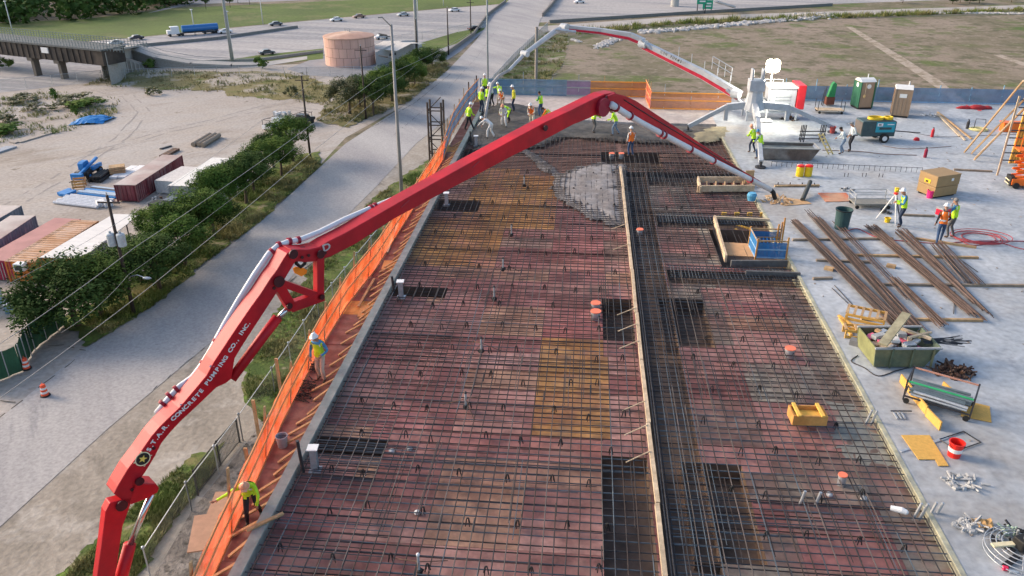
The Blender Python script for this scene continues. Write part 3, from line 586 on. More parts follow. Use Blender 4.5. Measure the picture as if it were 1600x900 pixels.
def body_mesh(kind):
    if kind in PM: return PM[kind]
    p = POSES[kind]; ln = radians(p['lean']); dr = p.get('drop', 0)
    hipz = .93-dr-(.03 if p['lean'] > 20 else 0); back = -.10*sin(ln)-dr*.35
    def T(y, z):  # torso point at height z above the pelvis, leaned forwards
        return (back+y*cos(ln)+z*sin(ln), hipz+.02+z*cos(ln)-y*sin(ln))
    V = []; E = []; R = []; Z = []                                    # verts, edges, radii, zone
    def v(x, yz, r, zn, par=None):
        V.append((x, yz[0], yz[1])); R.append(r if isinstance(r, tuple) else (r, r)); Z.append(zn)
        if par is not None: E.append((par, len(V)-1))
        return len(V)-1
    pel = v(0, T(0, 0), (.145, .115), 'p'); wa = v(0, T(0, .17), (.14, .105), 's', pel); ch = v(0, T(0, .36), (.165, .115), 's', wa); nb = v(0, T(0, .51), (.10, .08), 's', ch)
    nk = v(0, T(.01, .58), .052, 'k', nb); nod = p.get('nod', .02)*1.0+.02; h1 = v(0, T(.03+nod, .66), (.072, .085), 'k', nk); h2 = v(0, T(.03+nod, .75), (.078, .095), 'k', h1); h3 = v(0, T(.02+nod, .82), (.055, .065), 'k', h2)
    nose = v(0, T(.135+nod, .70), .016, 'k', h1)
    for s_, key in ((-1, 'L'), (1, 'R')):
        el, wr = p[key]; s_ = -1 if key == 'L' else 1
        sh = v(s_*.185, T(0, .47), .062, 's', nb)
        sho = V[sh]; e_ = Vector((s_*el[0], el[1], el[2]-dr)); w_ = Vector((s_*wr[0], wr[1], wr[2]-dr))
        s0 = Vector(sho); d = e_-s0; e_ = s0+d.normalized()*.29; w_ = e_+(w_-e_).normalized()*.25
        a = v(e_.x, (e_.y, e_.z), .047, 's', sh); b = v(w_.x, (w_.y, w_.z), .032, 's', a); d = (w_-e_).normalized()
        pm = w_+d*.07; c = v(pm.x, (pm.y, pm.z), (.040, .018), 'k', b)
        side = d.cross(Vector((0, 1, 0)));  side = side.normalized() if side.length > .1 else Vector((1, 0, 0)); cv = d.cross(side).normalized()
        for i, (o, l) in enumerate(((-.03, .075), (-.01, .09), (.01, .085), (.03, .065))):
            q = pm+side*o+d*.045; f1 = v(q.x, (q.y, q.z), .0095, 'k', c); q = q+d*l*.5+cv*.015; f2 = v(q.x, (q.y, q.z), .009, 'k', f1); q = q+d*l*.4+cv*.03; v(q.x, (q.y, q.z), .008, 'k', f2)
        q = w_+side*.045*-s_+d*.045; t1 = v(q.x, (q.y, q.z), .011, 'k', b); q = q+side*.02*-s_+d*.035+cv*.015; v(q.x, (q.y, q.z), .009, 'k', t1)
    for s_, key in ((-1, 'fl'), (1, 'fr')):
        fx, fy = p[key]; hp = v(s_*.09, (back, hipz-.03), .098, 'p', pel); h0 = Vector(V[hp]); an = Vector((fx, fy-.02, .10))
        mid = (h0+an)/2; L_ = (h0-an).length; bend = sqrt(max(0, .42**2-(L_/2)**2)); kn = mid+Vector((s_*.01, 1, 0)).normalized()*bend*(.98)
        k = v(kn.x, (kn.y, kn.z), .070, 'p', hp); a = v(an.x, (an.y, an.z+.06), .055, 'p', k); b = v(an.x, (an.y, .055), .045, 'b', a); v(an.x+s_*.02, (an.y+.15, .04), (.045, .035), 'b', b)
    me = bpy.data.meshes.new('b'); me.from_pydata(V, E, []); o = bpy.data.objects.new('b', me); S.collection.objects.link(o)
    sk_ = o.modifiers.new('s', 'SKIN'); sk_.use_smooth_shade = True
    for i, r in enumerate(R): me.skin_vertices[0].data[i].radius = r
    sb = o.modifiers.new('u', 'SUBSURF'); sb.levels = 1; sb.render_levels = 1
    dg = bpy.context.evaluated_depsgraph_get(); out = bpy.data.meshes.new_from_object(o.evaluated_get(dg)); bpy.data.objects.remove(o)
    SV = [Vector(q) for q in V]; segs = [(SV[a], SV[b], Z[b], Z[a]) for a, b in E]
    def zone(c):
        best = None; bd = 9
        for a, b, zb, za in segs:
            ab = b-a; t = max(0, min(1, (c-a).dot(ab)/ab.length_squared)); d = (a+ab*t-c).length
            if d < bd: bd = d; best = (zb if t > .45 else za)
        return best
    zs = [zone(f.center) for f in out.polygons]
    head = Vector(V[h2]); up = (Vector(V[h3])-Vector(V[h1])).normalized()
    torso = [i for i, f in enumerate(out.polygons) if zs[i] in 'sp' and abs(f.center.x) < .20 and (lambda q: .0 < q < .50)((f.center.y-back)*sin(ln)+(f.center.z-hipz-.02)*cos(ln)) and ((f.center-Vector((0, back, hipz))).length < .62)]
    tz = {i: (out.polygons[i].center.y-back)*sin(ln)+(out.polygons[i].center.z-hipz-.02)*cos(ln) for i in torso}
    PM[kind] = (out, zs, head, up, torso, tz, ln); return PM[kind]
hatm = {}
def hat_mesh(mt):
    if mt.name not in hatm:
        m_ = MB(); m_.lathe([(.105, 0), (.103, .03), (.092, .07), (.065, .105), (.025, .125), (.003, .128)], n=14)
        m_.lathe([(.105, -.004), (.135, -.008), (.135, 0), (.106, .01)], n=14, cap=False); m_.box((0, .12, -.003), (.15, .09, .012)); m_.box((0, 0, .115), (.025, .16, .03)); hatm[mt.name] = m_.mesh('hard_hat', mt, True)
    return hatm[mt.name]
def person(label, px, py, pose, face, shirt, pants, vest=None, hat=HATW, skin=0, z=ZD, h=1.0, group=None, boots=BOOT, mirror=False):
    me0, zs, head, up, torso, tz, ln = body_mesh(pose); b = P(px, py, z); 
    t = thing('person', label, 'person', (b.x, b.y, z), radians(face)+YAW, group); t.scale = ((-h if mirror else h), h, h)
    me = me0.copy(); me.materials.clear()
    for m in (SKIN[skin], shirt, pants, boots): me.materials.append(m)
    me.polygons.foreach_set('material_index', [{'k': 0, 's': 1, 'p': 2, 'b': 3}[q] for q in zs]); me.polygons.foreach_set('use_smooth', [True]*len(zs))
    link('body', me, t)
    e = MB()
    for s_ in (-1, 1): e.ball(head+Vector((s_*.034, .085, 0))-up*.02, .012, 6)
    obj('eyes', e, EYE, t)
    e = MB()
    for s_ in (-1, 1): e.ball(head+Vector((s_*.082, 0, 0))-up*.02, .028, 6, (.4, .7, 1))
    obj('ears', e, SKIN[skin], t)
    if hat:
        if hat in (HAIR, CAP):
            m_ = MB(); m_.ball(head+up*.035+Vector((0, -.012, 0)), .105, 10, (.92, 1.05, .85))
            if hat == CAP: m_.box(head+up*.045+Vector((0, .13, 0)), (.14, .11, .015))
            obj('hair' if hat == HAIR else 'cap', m_, hat, t, smooth=True)
        else:
            o = link('hard_hat', hat_mesh(hat), t); o.location = head+up*.035; o.rotation_euler = (-min(ln, .9)*.55, 0, 0)
    if vest:
        vs = {}; V = []; Fc = []; mi = []
        for i in torso:
            f = me0.polygons[i]; r = []
            for k in f.vertices:
                if k not in vs: vs[k] = len(V); q = me0.vertices[k]; V.append(q.co+q.normal*.022)
                r.append(vs[k])
            Fc.append(tuple(r)); q = tz[i]; c = f.center
            mi.append(1 if (.13 < q < .19 or (q > .19 and .07 < abs(c.x) < .115)) else 0)
        vm = bpy.data.meshes.new('vest'); vm.from_pydata(V, [], Fc); vm.materials.append(vest); vm.materials.append(REFL); vm.polygons.foreach_set('material_index', mi); vm.polygons.foreach_set('use_smooth', [True]*len(mi)); link('vest', vm, t)
    return t
# ---------------------------------------------------------------- the crew (face: 0 = looking away from the camera, 90 = to the left)
GC = 'concrete crew at the far left corner'
person('person in lime jacket and dark trousers walking on the left walkway beside the blue netting', 733, 203, 'walk', -60, LIME, DARKP, LIME, group=GC, h=1.05)
person('person in lime vest standing highest at the far corner beside the grey lamp pole', 758, 153, 'stand', 10, WHS, DARKP, LIME, group=GC, h=1.05)
person('person in lime vest with back turned at the end of the walkway boards', 752, 176, 'stand', -40, LIME, NAVY, LIME, group=GC, h=1.05)
person('person in green and lime guiding the grey hose at the far corner', 762, 170, 'hold', -30, GREENS, DARKP, LIME, group=GC)
person('person in dark clothes half hidden behind the grey hose', 769, 166, 'hold', 60, GRS, DARKP, None, group=GC)
person('person in lime stretching an arm to the left behind the crew', 781, 164, 'reach', 20, LIME, TANP, LIME, group=GC, h=1.05)
person('person in orange vest behind the white overalls', 785, 172, 'rake', 150, CREAM, TANP, ORV, group=GC)
person('person in white overalls stooping over the wet concrete near the walkway', 766, 216, 'bend', 60, WHP, WHP, None, hat=HATW, group=GC, h=1.05, boots=BLACK)
person('person standing in white overalls with a peach helmet in the wet concrete', 787, 198, 'rake', 170, WHP, WHP, None, hat=HATO, group=GC, boots=BLACK)
person('person bending low in a lime vest just behind the white overalls', 795, 191, 'bend', 120, LIME, DARKP, LIME, hat=None, group=GC)
person('person in yellow shirt and navy trousers standing before the faded blue netting', 803, 174, 'stand', 90, YELV, NAVY, YELV, group=GC, h=1.08)
person('person in cream clothes and orange vest raking left of the boom', 831, 198, 'rake', 160, CREAM, CREAM, ORV, group=GC, h=1.05, boots=BLACK)
person('person in lime vest and blue jeans standing left of the red boom', 845, 181, 'hold', 50, GREENS, JEAN, LIME, hat=HAIR, skin=1, group=GC)
person('person crouching in an orange and yellow vest against the red boom', 857, 190, 'crouch', 70, ORV, ORV, YELV, hat=HAIR, skin=1, group=GC)
person('person in lime vest and grey trousers behind the elbow of the red boom', 927, 207, 'hunch', -60, LIME, BROWNP, LIME, hat=None, h=1.05)
person('person in lime vest and pale jeans raking just right of the boom elbow', 961, 211, 'rake', 80, LIME, JEANL, LIME, hat=HAIR, skin=1, h=1.08)
person('person in orange vest and jeans standing alone near the centre board', 985, 244, 'stand', 20, WHS, JEAN, ORV, h=1.02)
person('person in lime vest with pale helmet stooping at the slab edge by the pump leg', 1175, 238, 'hunch', 30, LIME, NAVY, LIME, hat=HATO)
person('person with blue helmet and lime vest leaning beside the steel trough', 1186, 248, 'hunch', 40, JEANL, JEAN, LIME, hat=HATB, h=1.03)
person('person in pale shirt and light jeans stooping to the tool in front of the compressor', 1315, 240, 'hunch', 80, GRS, JEANL, None, hat=HAIR, skin=1)
person('person in pale grey shirt and black trousers standing against the compressor', 1328, 236, 'lookdown', 100, GRS, DARKP, None, hat=CAP, h=1.05)
person('person in blue shirt, lime vest and white helmet standing behind the survey tripod', 1406, 354, 'hold', 80, BLS, NAVY, LIME, h=1.08)
person('person in orange vest and white helmet standing on the end of the rebar bundle', 1466, 380, 'walk', -20, BKS, JEAN, ORV, h=1.05)
person('person in cap and blue shirt carrying a red cooler on the shoulder', 1483, 371, 'shoulder', 40, BLS, BROWNP, LIME, hat=CAP, h=1.08)
person('person in blue shirt, lime vest and white helmet on the left walkway', 504, 594, 'lookdown', 165, BLS, TANP, LIME, z=WZ, h=1.08)
person('person in bright lime shirt stretching an arm over the orange netting', 397, 812, 'reach', -168, LIME, DARKP, LIME, hat=HATO, z=WZ, h=1.05, boots=BLACK, mirror=True)
# ---------------------------------------------------------------- red boom in one vertical plane
th = PITCH
Rt = Vector((cos(YAW), sin(YAW), 0)); Fw = Vector((-sin(YAW), cos(YAW), 0))
BP = PD(440, 400, 19.0); BN = (Rt-Fw).normalized()                    # plane point, normal towards the right
BU = (Rt+Fw).normalized()
def B(px, py, off=0.0):
    r = ray(px, py); o = BP+BN*off; t = (o-CP).dot(BN)/r.dot(BN); return CP+r*t
t = thing('concrete_pump_boom', 'huge red folding boom reaching from the bottom left over the deck', 'pump boom', tuple(BP), world=True)
REDD = M('boom_red', (.54, .005, .014), rough=.5, var=.2, scale=1.6, spec=.33, col2=(.42, .008, .018), bump=.05)
WBM = .52
def face(name, top, bot, w_=WBM, off=0):
    m_ = MB(); poly = [B(x, y, off) for x, y in top]+[B(x, y, off) for x, y in bot[::-1]]
    m_.prism(poly, -BN*w_); o = obj(name, m_, REDD, t, bev=.02)
    bm = bmesh.new(); bm.from_mesh(o.data); bmesh.ops.triangulate(bm, faces=[f for f in bm.faces if len(f.verts) > 4]); bm.to_mesh(o.data); bm.free(); return o
T1 = [(172, 786), (165, 800), (159, 850), (152, 900), (134, 1040), (96, 1300), (50, 1600)]; B1 = [(208, 776), (203, 792), (192, 822), (181, 897), (163, 1040), (140, 1300), (110, 1600)]
face('lower_boom_section', T1, B1, .26)
T2 = [(178, 772), (184, 760), (200, 733), (219, 708), (237, 682), (250, 667), (262, 655), (280, 638), (303, 611), (323, 587), (335, 565), (357, 532), (373, 508), (393, 479), (407, 460), (423, 435), (433, 422), (443, 405), (449, 396), (457, 392)]
B2 = [(203, 790), (213, 758), (228, 737), (243, 712), (253, 692), (267, 675), (283, 658), (312, 631), (338, 606), (353, 599), (362, 592), (367, 560), (376, 545), (390, 523), (418, 480), (433, 457), (447, 433), (455, 420), (463, 407), (466, 401)]
face('second_boom_section', T2, B2, .47)
T3 = [(455, 390), (483, 390), (499, 386), (512, 378), (540, 364), (584, 339), (640, 307), (732, 256), (800, 219), (852, 191), (895, 171), (925, 156), (945, 147), (962, 144)]
B3 = [(457, 408), (476, 410), (492, 409), (517, 401), (556, 381), (614, 343), (700, 297), (750, 271), (800, 244), (837, 226), (895, 195), (920, 185), (948, 172), (966, 160)]
face('third_boom_section', T3, B3, .46, -.03)
T4 = [(950, 150), (962, 146), (978, 150), (995, 158), (1025, 178), (1062, 202), (1092, 222), (1117, 238), (1160, 266), (1200, 290)]
B4 = [(952, 162), (962, 166), (975, 171), (990, 181), (1020, 198), (1055, 219), (1085, 237), (1112, 248), (1156, 272), (1197, 294)]
face('tip_boom_section', T4, B4, .30, .09)
def plane_tube(name, pts, r, mat, off=0, n=10):
    m_ = MB(); m_.sm = True; m_.tube([B(x, y, off) for x, y in pts], r, n); return obj(name, m_, mat, t)
PIPE = M('white_pipe', (.72, .72, .74), rough=.35, var=.10, scale=3)
CL = M('clamp_red', (.30, .01, .03), rough=.4)
def clamps(pts, r, off):
    for x, y, x2, y2 in pts:
        a, b = B(x, y, off), B(x2, y2, off); d = (b-a).normalized(); m_ = MB(); m_.tube([a-d*.04, a+d*.04], r, 12); obj('pipe_clamp', m_, CL, t)
pl_ = [(244, 646), (262, 624), (281, 603), (300, 590), (314, 572), (330, 546), (350, 508), (372, 470), (398, 428), (420, 396), (434, 384), (450, 378), (470, 374), (500, 362), (540, 342), (580, 325), (612, 312), (628, 306)]
plane_tube('delivery_pipe', pl_, .07, PIPE, -.56)
clamps([(254, 630, 262, 620), (264, 618, 281, 603), (275, 608, 284, 601), (293, 597, 300, 592), (306, 587, 316, 573), (318, 567, 330, 548), (338, 533, 345, 522), (348, 516, 352, 510), (362, 495, 375, 470), (425, 393, 434, 384), (436, 383, 450, 378), (452, 377, 470, 374), (466, 375, 470, 374), (580, 325, 588, 322), (586, 322, 612, 312)], .095, -.56)
plane_tube('tip_pipe', [(955, 163), (975, 176), (1000, 191), (1060, 223), (1110, 249), (1160, 274), (1203, 296)], .11, PIPE, .16)
clamps([(962, 168, 975, 176), (984, 181, 1000, 191), (1031, 208, 1060, 223), (1037, 211, 1060, 223), (1078, 233, 1110, 249), (1114, 251, 1160, 274), (1172, 281, 1200, 295)], .15, .16)
plane_tube('rubber_hose', [(1203, 296), (1208, 300), (1211, 310)], .10, BLACK, .16)
plane_tube('joint_drum', [(942, 172), (943, 172.5)], .1, CL, 0)
m_ = MB(); a = B(945, 168, .10); m_.tube([a, a-BN*.6], .30, 20); obj('joint_drum', m_, CL, t)
for (x, y, r) in ((458, 397, .12), (501, 397, .11), (436, 440, .14), (190, 790, .13), (218, 752, .1), (948, 156, .14), (503, 464, .07), (452, 478, .08), (852, 200, .09)): a = B(x, y, .035); m_ = MB(); m_.tube([a, a+BN*.03], r, 16); obj('joint_pin', m_, M('dark_pin', (.06, .01, .015), rough=.4), t)
def pbeam(name, a, b, w_, h_, off=-.1, mat=REDD):
    m_ = MB(); m_.beam(B(a[0], a[1], off), B(b[0], b[1], off), w_, h_, up=BN.cross((B(*b)-B(*a)).normalized())); return obj(name, m_, mat, t, bev=.01)
pbeam('link_bar', (498, 402), (498, 466), .2, .20); pbeam('link_bar', (504, 461), (453, 479), .2, .26); pbeam('link_bar', (455, 481), (434, 445), .2, .24); pbeam('link_bar', (437, 441), (497, 462), .18, .17)
m_ = MB(); m_.prism([B(x, y, 0) for x, y in [(206, 756), (244, 756), (249, 763), (246, 770), (228, 780), (204, 789)]], -BN*.42); obj('bracket', m_, REDD, t, bev=.02)
plane_tube('cylinder_rod', [(452, 479), (434, 498)], .07, M('chrome', (.6, .6, .62), rough=.15, metal=.9, var=.05), -.1)
plane_tube('cylinder_barrel', [(434, 496), (410, 527), (362, 592)], [.13, .13, .12], REDD, -.1)
plane_tube('cylinder_rod', [(237, 772), (222, 805), (203, 852)], .075, MC['chrome'], -.2)
plane_tube('cylinder_barrel', [(203, 850), (190, 900), (160, 1010)], [.14, .15, .15], REDD, -.2)
plane_tube('hose_loop', [(462, 398), (463, 412), (470, 417), (476, 412), (477, 404)], .045, BLACK, -.15)
m_ = MB(); m_.prism([B(x, y, -.2) for x, y in [(458, 420), (462, 417), (475, 419), (480, 422), (479, 427), (471, 432), (461, 427)]], -BN*.03); obj('warning_flag', m_, M('orange_cloth', (.95, .28, .02)), t)
# plates and slots on the top faces
for q in [((270, 604), (277, 630), .02)]: pass
DK = M('slot_dark', (.03, .004, .006), rough=.5)
def top_line(name, pts, off, r, mat):
    m_ = MB(); m_.tube([B(x, y, off)+Vector((0, 0, .012)) for x, y in pts], r, 5); return obj(name, m_, mat, t)
top_line('weld_seam', [(184, 760), (200, 733), (219, 708), (237, 682), (250, 667), (262, 655), (280, 638), (303, 611), (323, 587), (335, 565), (357, 532), (393, 479)], -.40, .012, DK)
top_line('weld_seam', [(396, 475), (407, 460), (423, 435), (433, 422)], -.10, .010, DK); top_line('weld_seam', [(396, 475), (407, 460), (423, 435), (433, 422)], -.25, .010, DK)
m_ = MB(); m_.tube([B(x, y, -.20)+Vector((0, 0, -.02)) for x, y in [(431, 425), (443, 405), (450, 396)]], .07, 8); obj('cable_slot', m_, DK, t)
m_ = MB(); m_.tube([B(x, y, -.25)+Vector((0, 0, .0)) for x, y in [(468, 391), (486, 391), (500, 386), (508, 381)]], .09, 8); obj('cable_slot', m_, DK, t)
m_ = MB(); m_.tube([B(x, y, -.25)+Vector((0, 0, -.03)) for x, y in [(888, 176), (905, 167)]], .08, 8); m_.tube([B(x, y, -.25)+Vector((0, 0, -.03)) for x, y in [(922, 159), (940, 150)]], .08, 8); obj('cable_slot', m_, DK, t)
for x, y in ((625, 317), (735, 256)):
    a = B(x, y, -.25); m_ = MB(); m_.beam(a-BU*.14+Vector((0, 0, -.03)), a+BU*.14+Vector((0, 0, .10)), .47, .03); obj('cover_plate', m_, M('boom_red_plate', (.40, .03, .05), rough=.4), t)
for x, y in ((285, 632), (331, 572)):
    a = B(x, y, -.1); m_ = MB(); m_.beam(B(x, y, -.02), B(x, y, -.36), .10, .05); obj('hinge_plate', m_, GALV, t)
# lettering along the second section
def glyph(ch, size, ext=.004, sx=1.25, bold=.02):
    c = bpy.data.curves.new('t', 'FONT'); c.body = ch; c.size = size; c.extrude = ext; c.offset = bold*size; c.align_x = 'CENTER'; c.resolution_u = 3
    o = bpy.data.objects.new('t', c); S.collection.objects.link(o); dg = bpy.context.evaluated_depsgraph_get(); me = bpy.data.meshes.new_from_object(o.evaluated_get(dg)); bpy.data.objects.remove(o)
    vs = [Vector((v.co.x*sx, v.co.y, v.co.z)) for v in me.vertices]; fs = [tuple(p.vertices) for p in me.polygons]; bpy.data.meshes.remove(me); return vs, fs
def letter(mb, ch, pos, right, up, size, **k):
    vs, fs = glyph(ch, size, **k); n = right.cross(up).normalized()
    mb.add([pos+right*v.x+up*v.y+n*(v.z+.008) for v in vs], fs)
txt = 'S.T.A.R. CONCRETE PUMPING CO., INC.'
path = [(231, 706), (241, 690), (257, 669), (268, 657), (290, 637), (310, 617), (319, 605), (335, 584), (351, 562), (363, 543), (375, 524), (390, 503)]
PW = [B(x, y, .0) for x, y in path]; cum = [0]
for i in range(len(PW)-1): cum.append(cum[-1]+(PW[i+1]-PW[i]).length)
wd = {'.': .55, ',': .55, ' ': .75, 'I': .6, 'M': 1.25}; tot = sum(wd.get(c, 1) for c in txt); mb = MB(); s_ = 0; hs = cum[-1]/tot
for c in txt:
    wc = wd.get(c, 1)*hs; q = s_+wc/2; s_ += wc
    if c == ' ': continue
    i = max(k for k in range(len(cum)-1) if cum[k] <= q+1e-6); f = (q-cum[i])/(cum[i+1]-cum[i]); p = PW[i].lerp(PW[i+1], f); r = (PW[min(i+1, len(PW)-1)]-PW[i]).normalized(); up = BN.cross(r).normalized()
    letter(mb, c, p-up*hs*.30, r, up, hs*1.22, sx=1.12, bold=.03)
obj('lettering', mb, WHITE, t)['kind'] = 'stuff'
mb = MB(); a = B(430, 388, .01); r = (B(560, 372, 0)-B(500, 400, 0)).normalized(); up = BN.cross(r).normalized(); letter(mb, 'D', B(511, 391, -.03), r, up, .26, bold=.02); obj('lettering', mb, M('grey_print', (.5, .45, .45)), t)
c = B(223, 717, 0); r = (B(236, 697, 0)-c).normalized(); up = BN.cross(r).normalized(); n = BN
def disc(mb, c, r0, r1, d, nn=24):
    vs = []
    for q in range(nn):
        a = 2*pi*q/nn
        for rr in (r0, r1): vs.append(c+(r*cos(a)+up*sin(a))*rr+n*d)
    mb.add(vs, [(2*q, 2*q+1, (2*q+3) % (2*nn), (2*q+2) % (2*nn)) for q in range(nn)])
mb = MB(); disc(mb, c, .001, .15, .004); obj('badge_disc', mb, BLACK, t)
mb = MB(); disc(mb, c, .15, .175, .006); 
for q in range(4):
    a = pi/4+q*pi/2; mb.box(c+(r*cos(a)+up*sin(a))*.19+n*.006, (.03, .03, .01))
obj('badge_ring', mb, M('badge_cream', (.75, .70, .45)), t)
mb = MB(); vs = [c+(r*cos(2*pi*q/10+pi/10)+up*sin(2*pi*q/10+pi/10))*(.10 if q % 2 == 0 else .042)+n*.009 for q in range(10)]+[c+n*.012]; mb.add(vs, [(q, (q+1) % 10, 10) for q in range(10)]); obj('badge_star', mb, M('badge_gold', (.80, .60, .12)), t)
HB = M('hydraulic_black', (.03, .03, .03), rough=.5)
plane_tube('hydraulic_line', [(975, 156), (1020, 184), (1062, 209), (1115, 242), (1160, 268)], .018, HB, .10, 6)
for x, y in ((482, 399), (508, 395), (472, 402), (240, 700), (206, 765), (428, 450)): a = B(x, y, .0); m_ = MB(); m_.tube([a, a+BN*.02], .04, 10); obj('bolt_head', m_, M('dark_pin', (.06, .01, .015), rough=.4), t)
# pedestal below the frame so the boom stands on the ground
f = B(80, 1600, -.25); m_ = MB(); m_.tube([(f.x, f.y, .07), (f.x, f.y, f.z+.3)], .45, 16); m_.bx(f.x-1.3, f.x+1.3, f.y-4, f.y+4, .5, 1.2); obj('turret', m_, REDD, t)
# ---------------------------------------------------------------- second pump: white and red, standing on the slab
PW_ = M('pump_white', (.42, .44, .47), rough=.4, var=.15, scale=1.5); PG = M('pump_grey', (.42, .45, .48), rough=.45, var=.2, scale=2)
b0 = G(1176, 214); t = thing('placing_boom', 'white and red pump boom on four grey outrigger legs at the back of the slab', 'pump boom', tuple(b0), world=True)
D0 = 57.0
def Q(px, py, d): return PD(px, py, d)
top = Vector((b0.x, b0.y+1.0, ZD+2.7))
m_ = MB(); m_.lathe([(.75, 0), (.6, .5), (.5, 1.1), (.55, 1.3)], (top.x, top.y, ZD+1.7), 12); obj('turntable', m_, PG, t)
m_ = MB(); m_.box((top.x, top.y, ZD+3.3), (1.0, 1.0, .7)); m_.box((top.x-.35, top.y, ZD+3.9), (.12, .7, .9)); m_.box((top.x+.35, top.y, ZD+3.9), (.12, .7, .9)); obj('turret', m_, PW_, t, bev=.03)
for i, (x, y) in enumerate(((1075, 205), (1188, 262), (1300, 207), (1195, 168))):
    e = G(x, y); kn = Vector((top.x, top.y, 0)).lerp(Vector((e.x, e.y, 0)), .42); kn.z = ZD+1.75; hub = Vector((top.x, top.y, ZD+2.0)); m_ = MB(); m_.beam(hub, kn, .35, .45); m_.beam(kn+Vector((0, 0, .05)), (e.x, e.y, ZD+.35), .26, .28); m_.beam(kn, kn-Vector((0, 0, .9)), .25, .35); obj('outrigger_leg', m_, PG, t, bev=.02)
    m_ = MB(); m_.cyl((e.x, e.y, ZD), .32, .08, 12); m_.cyl((e.x, e.y, ZD+.08), .08, .3, 8); obj('foot_pad', m_, STEEL, t)
pts = [((1156, 150), 57, .33), ((1100, 117), 58.5, .33), ((1005, 70), 61, .28)]
def boomseg(name, P_, mats):
    for (a, da, ha), (b, db, hb) in zip(P_[:-1], P_[1:]):
        A, Bq = Q(*a, da), Q(*b, db); m_ = MB(); d = (Bq-A).normalized(); sx = d.cross(Vector((0, 0, 1))).normalized(); uz = sx.cross(d)
        m_.prism([A+uz*ha, A-uz*ha, Bq-uz*hb, Bq+uz*hb], sx*.22); m_.prism([A+uz*ha, A-uz*ha, Bq-uz*hb, Bq+uz*hb], -sx*.2); obj(name, m_, mats[0], t, bev=.01)
        m_ = MB(); k = .45; m_.prism([A+uz*ha*.3-sx*-.23, A-uz*ha*.9-sx*-.23, Bq-uz*hb*.9-sx*-.23, Bq+uz*hb*.3-sx*-.23], sx*.02); m_.prism([A-uz*ha*.1-sx*.21, A-uz*ha*.85-sx*.21, Bq-uz*hb*.85-sx*.21, Bq-uz*hb*.1-sx*.21], -sx*.02); obj('red_stripe', m_, mats[1], t)
RS = M('stripe_red', (.45, .02, .05), rough=.4, var=.3, scale=3)
boomseg('boom_section', pts, (PW_, RS))
boomseg('boom_section', [((1006, 66), 61, .26), ((985, 57), 61.3, .28), ((940, 49), 62, .22), ((882, 43), 62.5, .2)], (PW_, RS))
m_ = MB()
for (a, da, ra), (b, db, rb) in (((( 882, 43), 62.5, .24), ((866, 50), 62, .22)), (((866, 50), 62, .22), ((820, 84), 60, .16)), (((820, 84), 60, .14), ((795, 110), 58.5, .1))): m_.tube([Q(*a, da), Q(*b, db)], [ra, rb], 8)
obj('tip_section', m_, PW_, t)
for (x, y, d, r) in ((882, 44, 62.3, .35), (1005, 69, 60.8, .3), (820, 84, 59.8, .22), (1150, 147, 56.9, .3)): m_ = MB(); c = Q(x, y, d); m_.tube([c-BN*.3, c+BN*.3], r, 14); obj('joint', m_, PG, t)
for a, b in (((1135, 140), (1175, 175)), ((1030, 88), (1002, 62)), ((900, 50), (868, 46))): m_ = MB(); m_.tube([Q(*a, 57.3 if a[0] > 1100 else 60.5), Q(*b, 57 if a[0] > 1100 else 60.5)], .11, 8); obj('hydraulic_cylinder', m_, GALV, t)
m_ = MB(); m_.sm = True; m_.tube([Q(795, 110, 58.5), Q(780, 118, 58), Q(768, 132, 57), Q(762, 160, 56), Q(758, 185, 55.2)], .11, 8); obj('end_hose', m_, M('hose_grey', (.36, .34, .33), rough=.7), t)
m_ = MB()
for k in range(5):                                                    # rail stanchions along the boom
    x, y = 1060+k*20, 90+k*11; a = Q(x, y, 58.3); m_.tube([a, a+Vector((0, 0, .75))], .025, 5)
a, b = Q(1112, 108, 57.6), Q(1142, 126, 57.2); m_.tube([a+Vector((0, 0, .9)), b+Vector((0, 0, .9))], .03, 5); m_.tube([a+Vector((0, 0, .5)), b+Vector((0, 0, .5))], .03, 5)
for k in range(4): c = a.lerp(b, k/3); m_.tube([c, c+Vector((0, 0, .9))], .025, 5)
obj('handrail', m_, PW_, t)['kind'] = 'stuff'
A, Bq = Q(1020, 76, 60.3), Q(1100, 117, 58.3); d = (Bq-A).normalized(); sx = d.cross(Vector((0, 0, 1))).normalized(); uz = sx.cross(d)
mb = MB(); L1 = 'CON FORMS'
for i, ch in enumerate(L1):
    if ch != ' ': letter(mb, ch, A+d*(.9+i*.22)+uz*.08+sx*.235, d, uz, .27, sx=.85, bold=.02)
obj('lettering', mb, BLACK, t)['kind'] = 'stuff'
# machine house, counterweight and lamp on its mast
hb = G(1192, 186); t2 = thing('pump_power_unit', 'white machine house of the second pump with a red end panel', 'pump unit', (hb.x, hb.y, ZD), YAW+radians(-3))
PWH = M('house_white', (.50, .50, .50), var=.12)
for n_, x0, x1, y0, y1, z0, z1, mt in (('housing', .2, 2.0, -.6, 1.2, .75, 2.3, PW_), ('roof_deck', .0, 2.1, -.7, 1.3, 2.33, 2.45, PWH), ('red_panel', 2.05, 2.6, -.75, 1.2, .9, 2.6, RED), ('frame_rail', -1.4, 2.4, -.5, -.3, .55, .72, PG), ('frame_rail', -1.4, 2.4, .9, 1.1, .55, .72, PG), ('tank', -1.3, .1, -.4, 1.0, .75, 1.3, PW_), ('hopper', -1.1, -.4, -.2, .7, 1.33, 1.9, PWH)):
    m_ = MB(); m_.bx(x0, x1, y0, y1, z0, z1); obj(n_, m_, mt, t2, bev=.03)
m_ = MB()
for x in (-1.3, 2.2):
    for y in (-.45, 1.0): m_.bx(x-.06, x+.06, y-.06, y+.06, 0, .55)
obj('stand_legs', m_, PG, t2)
m_ = MB()
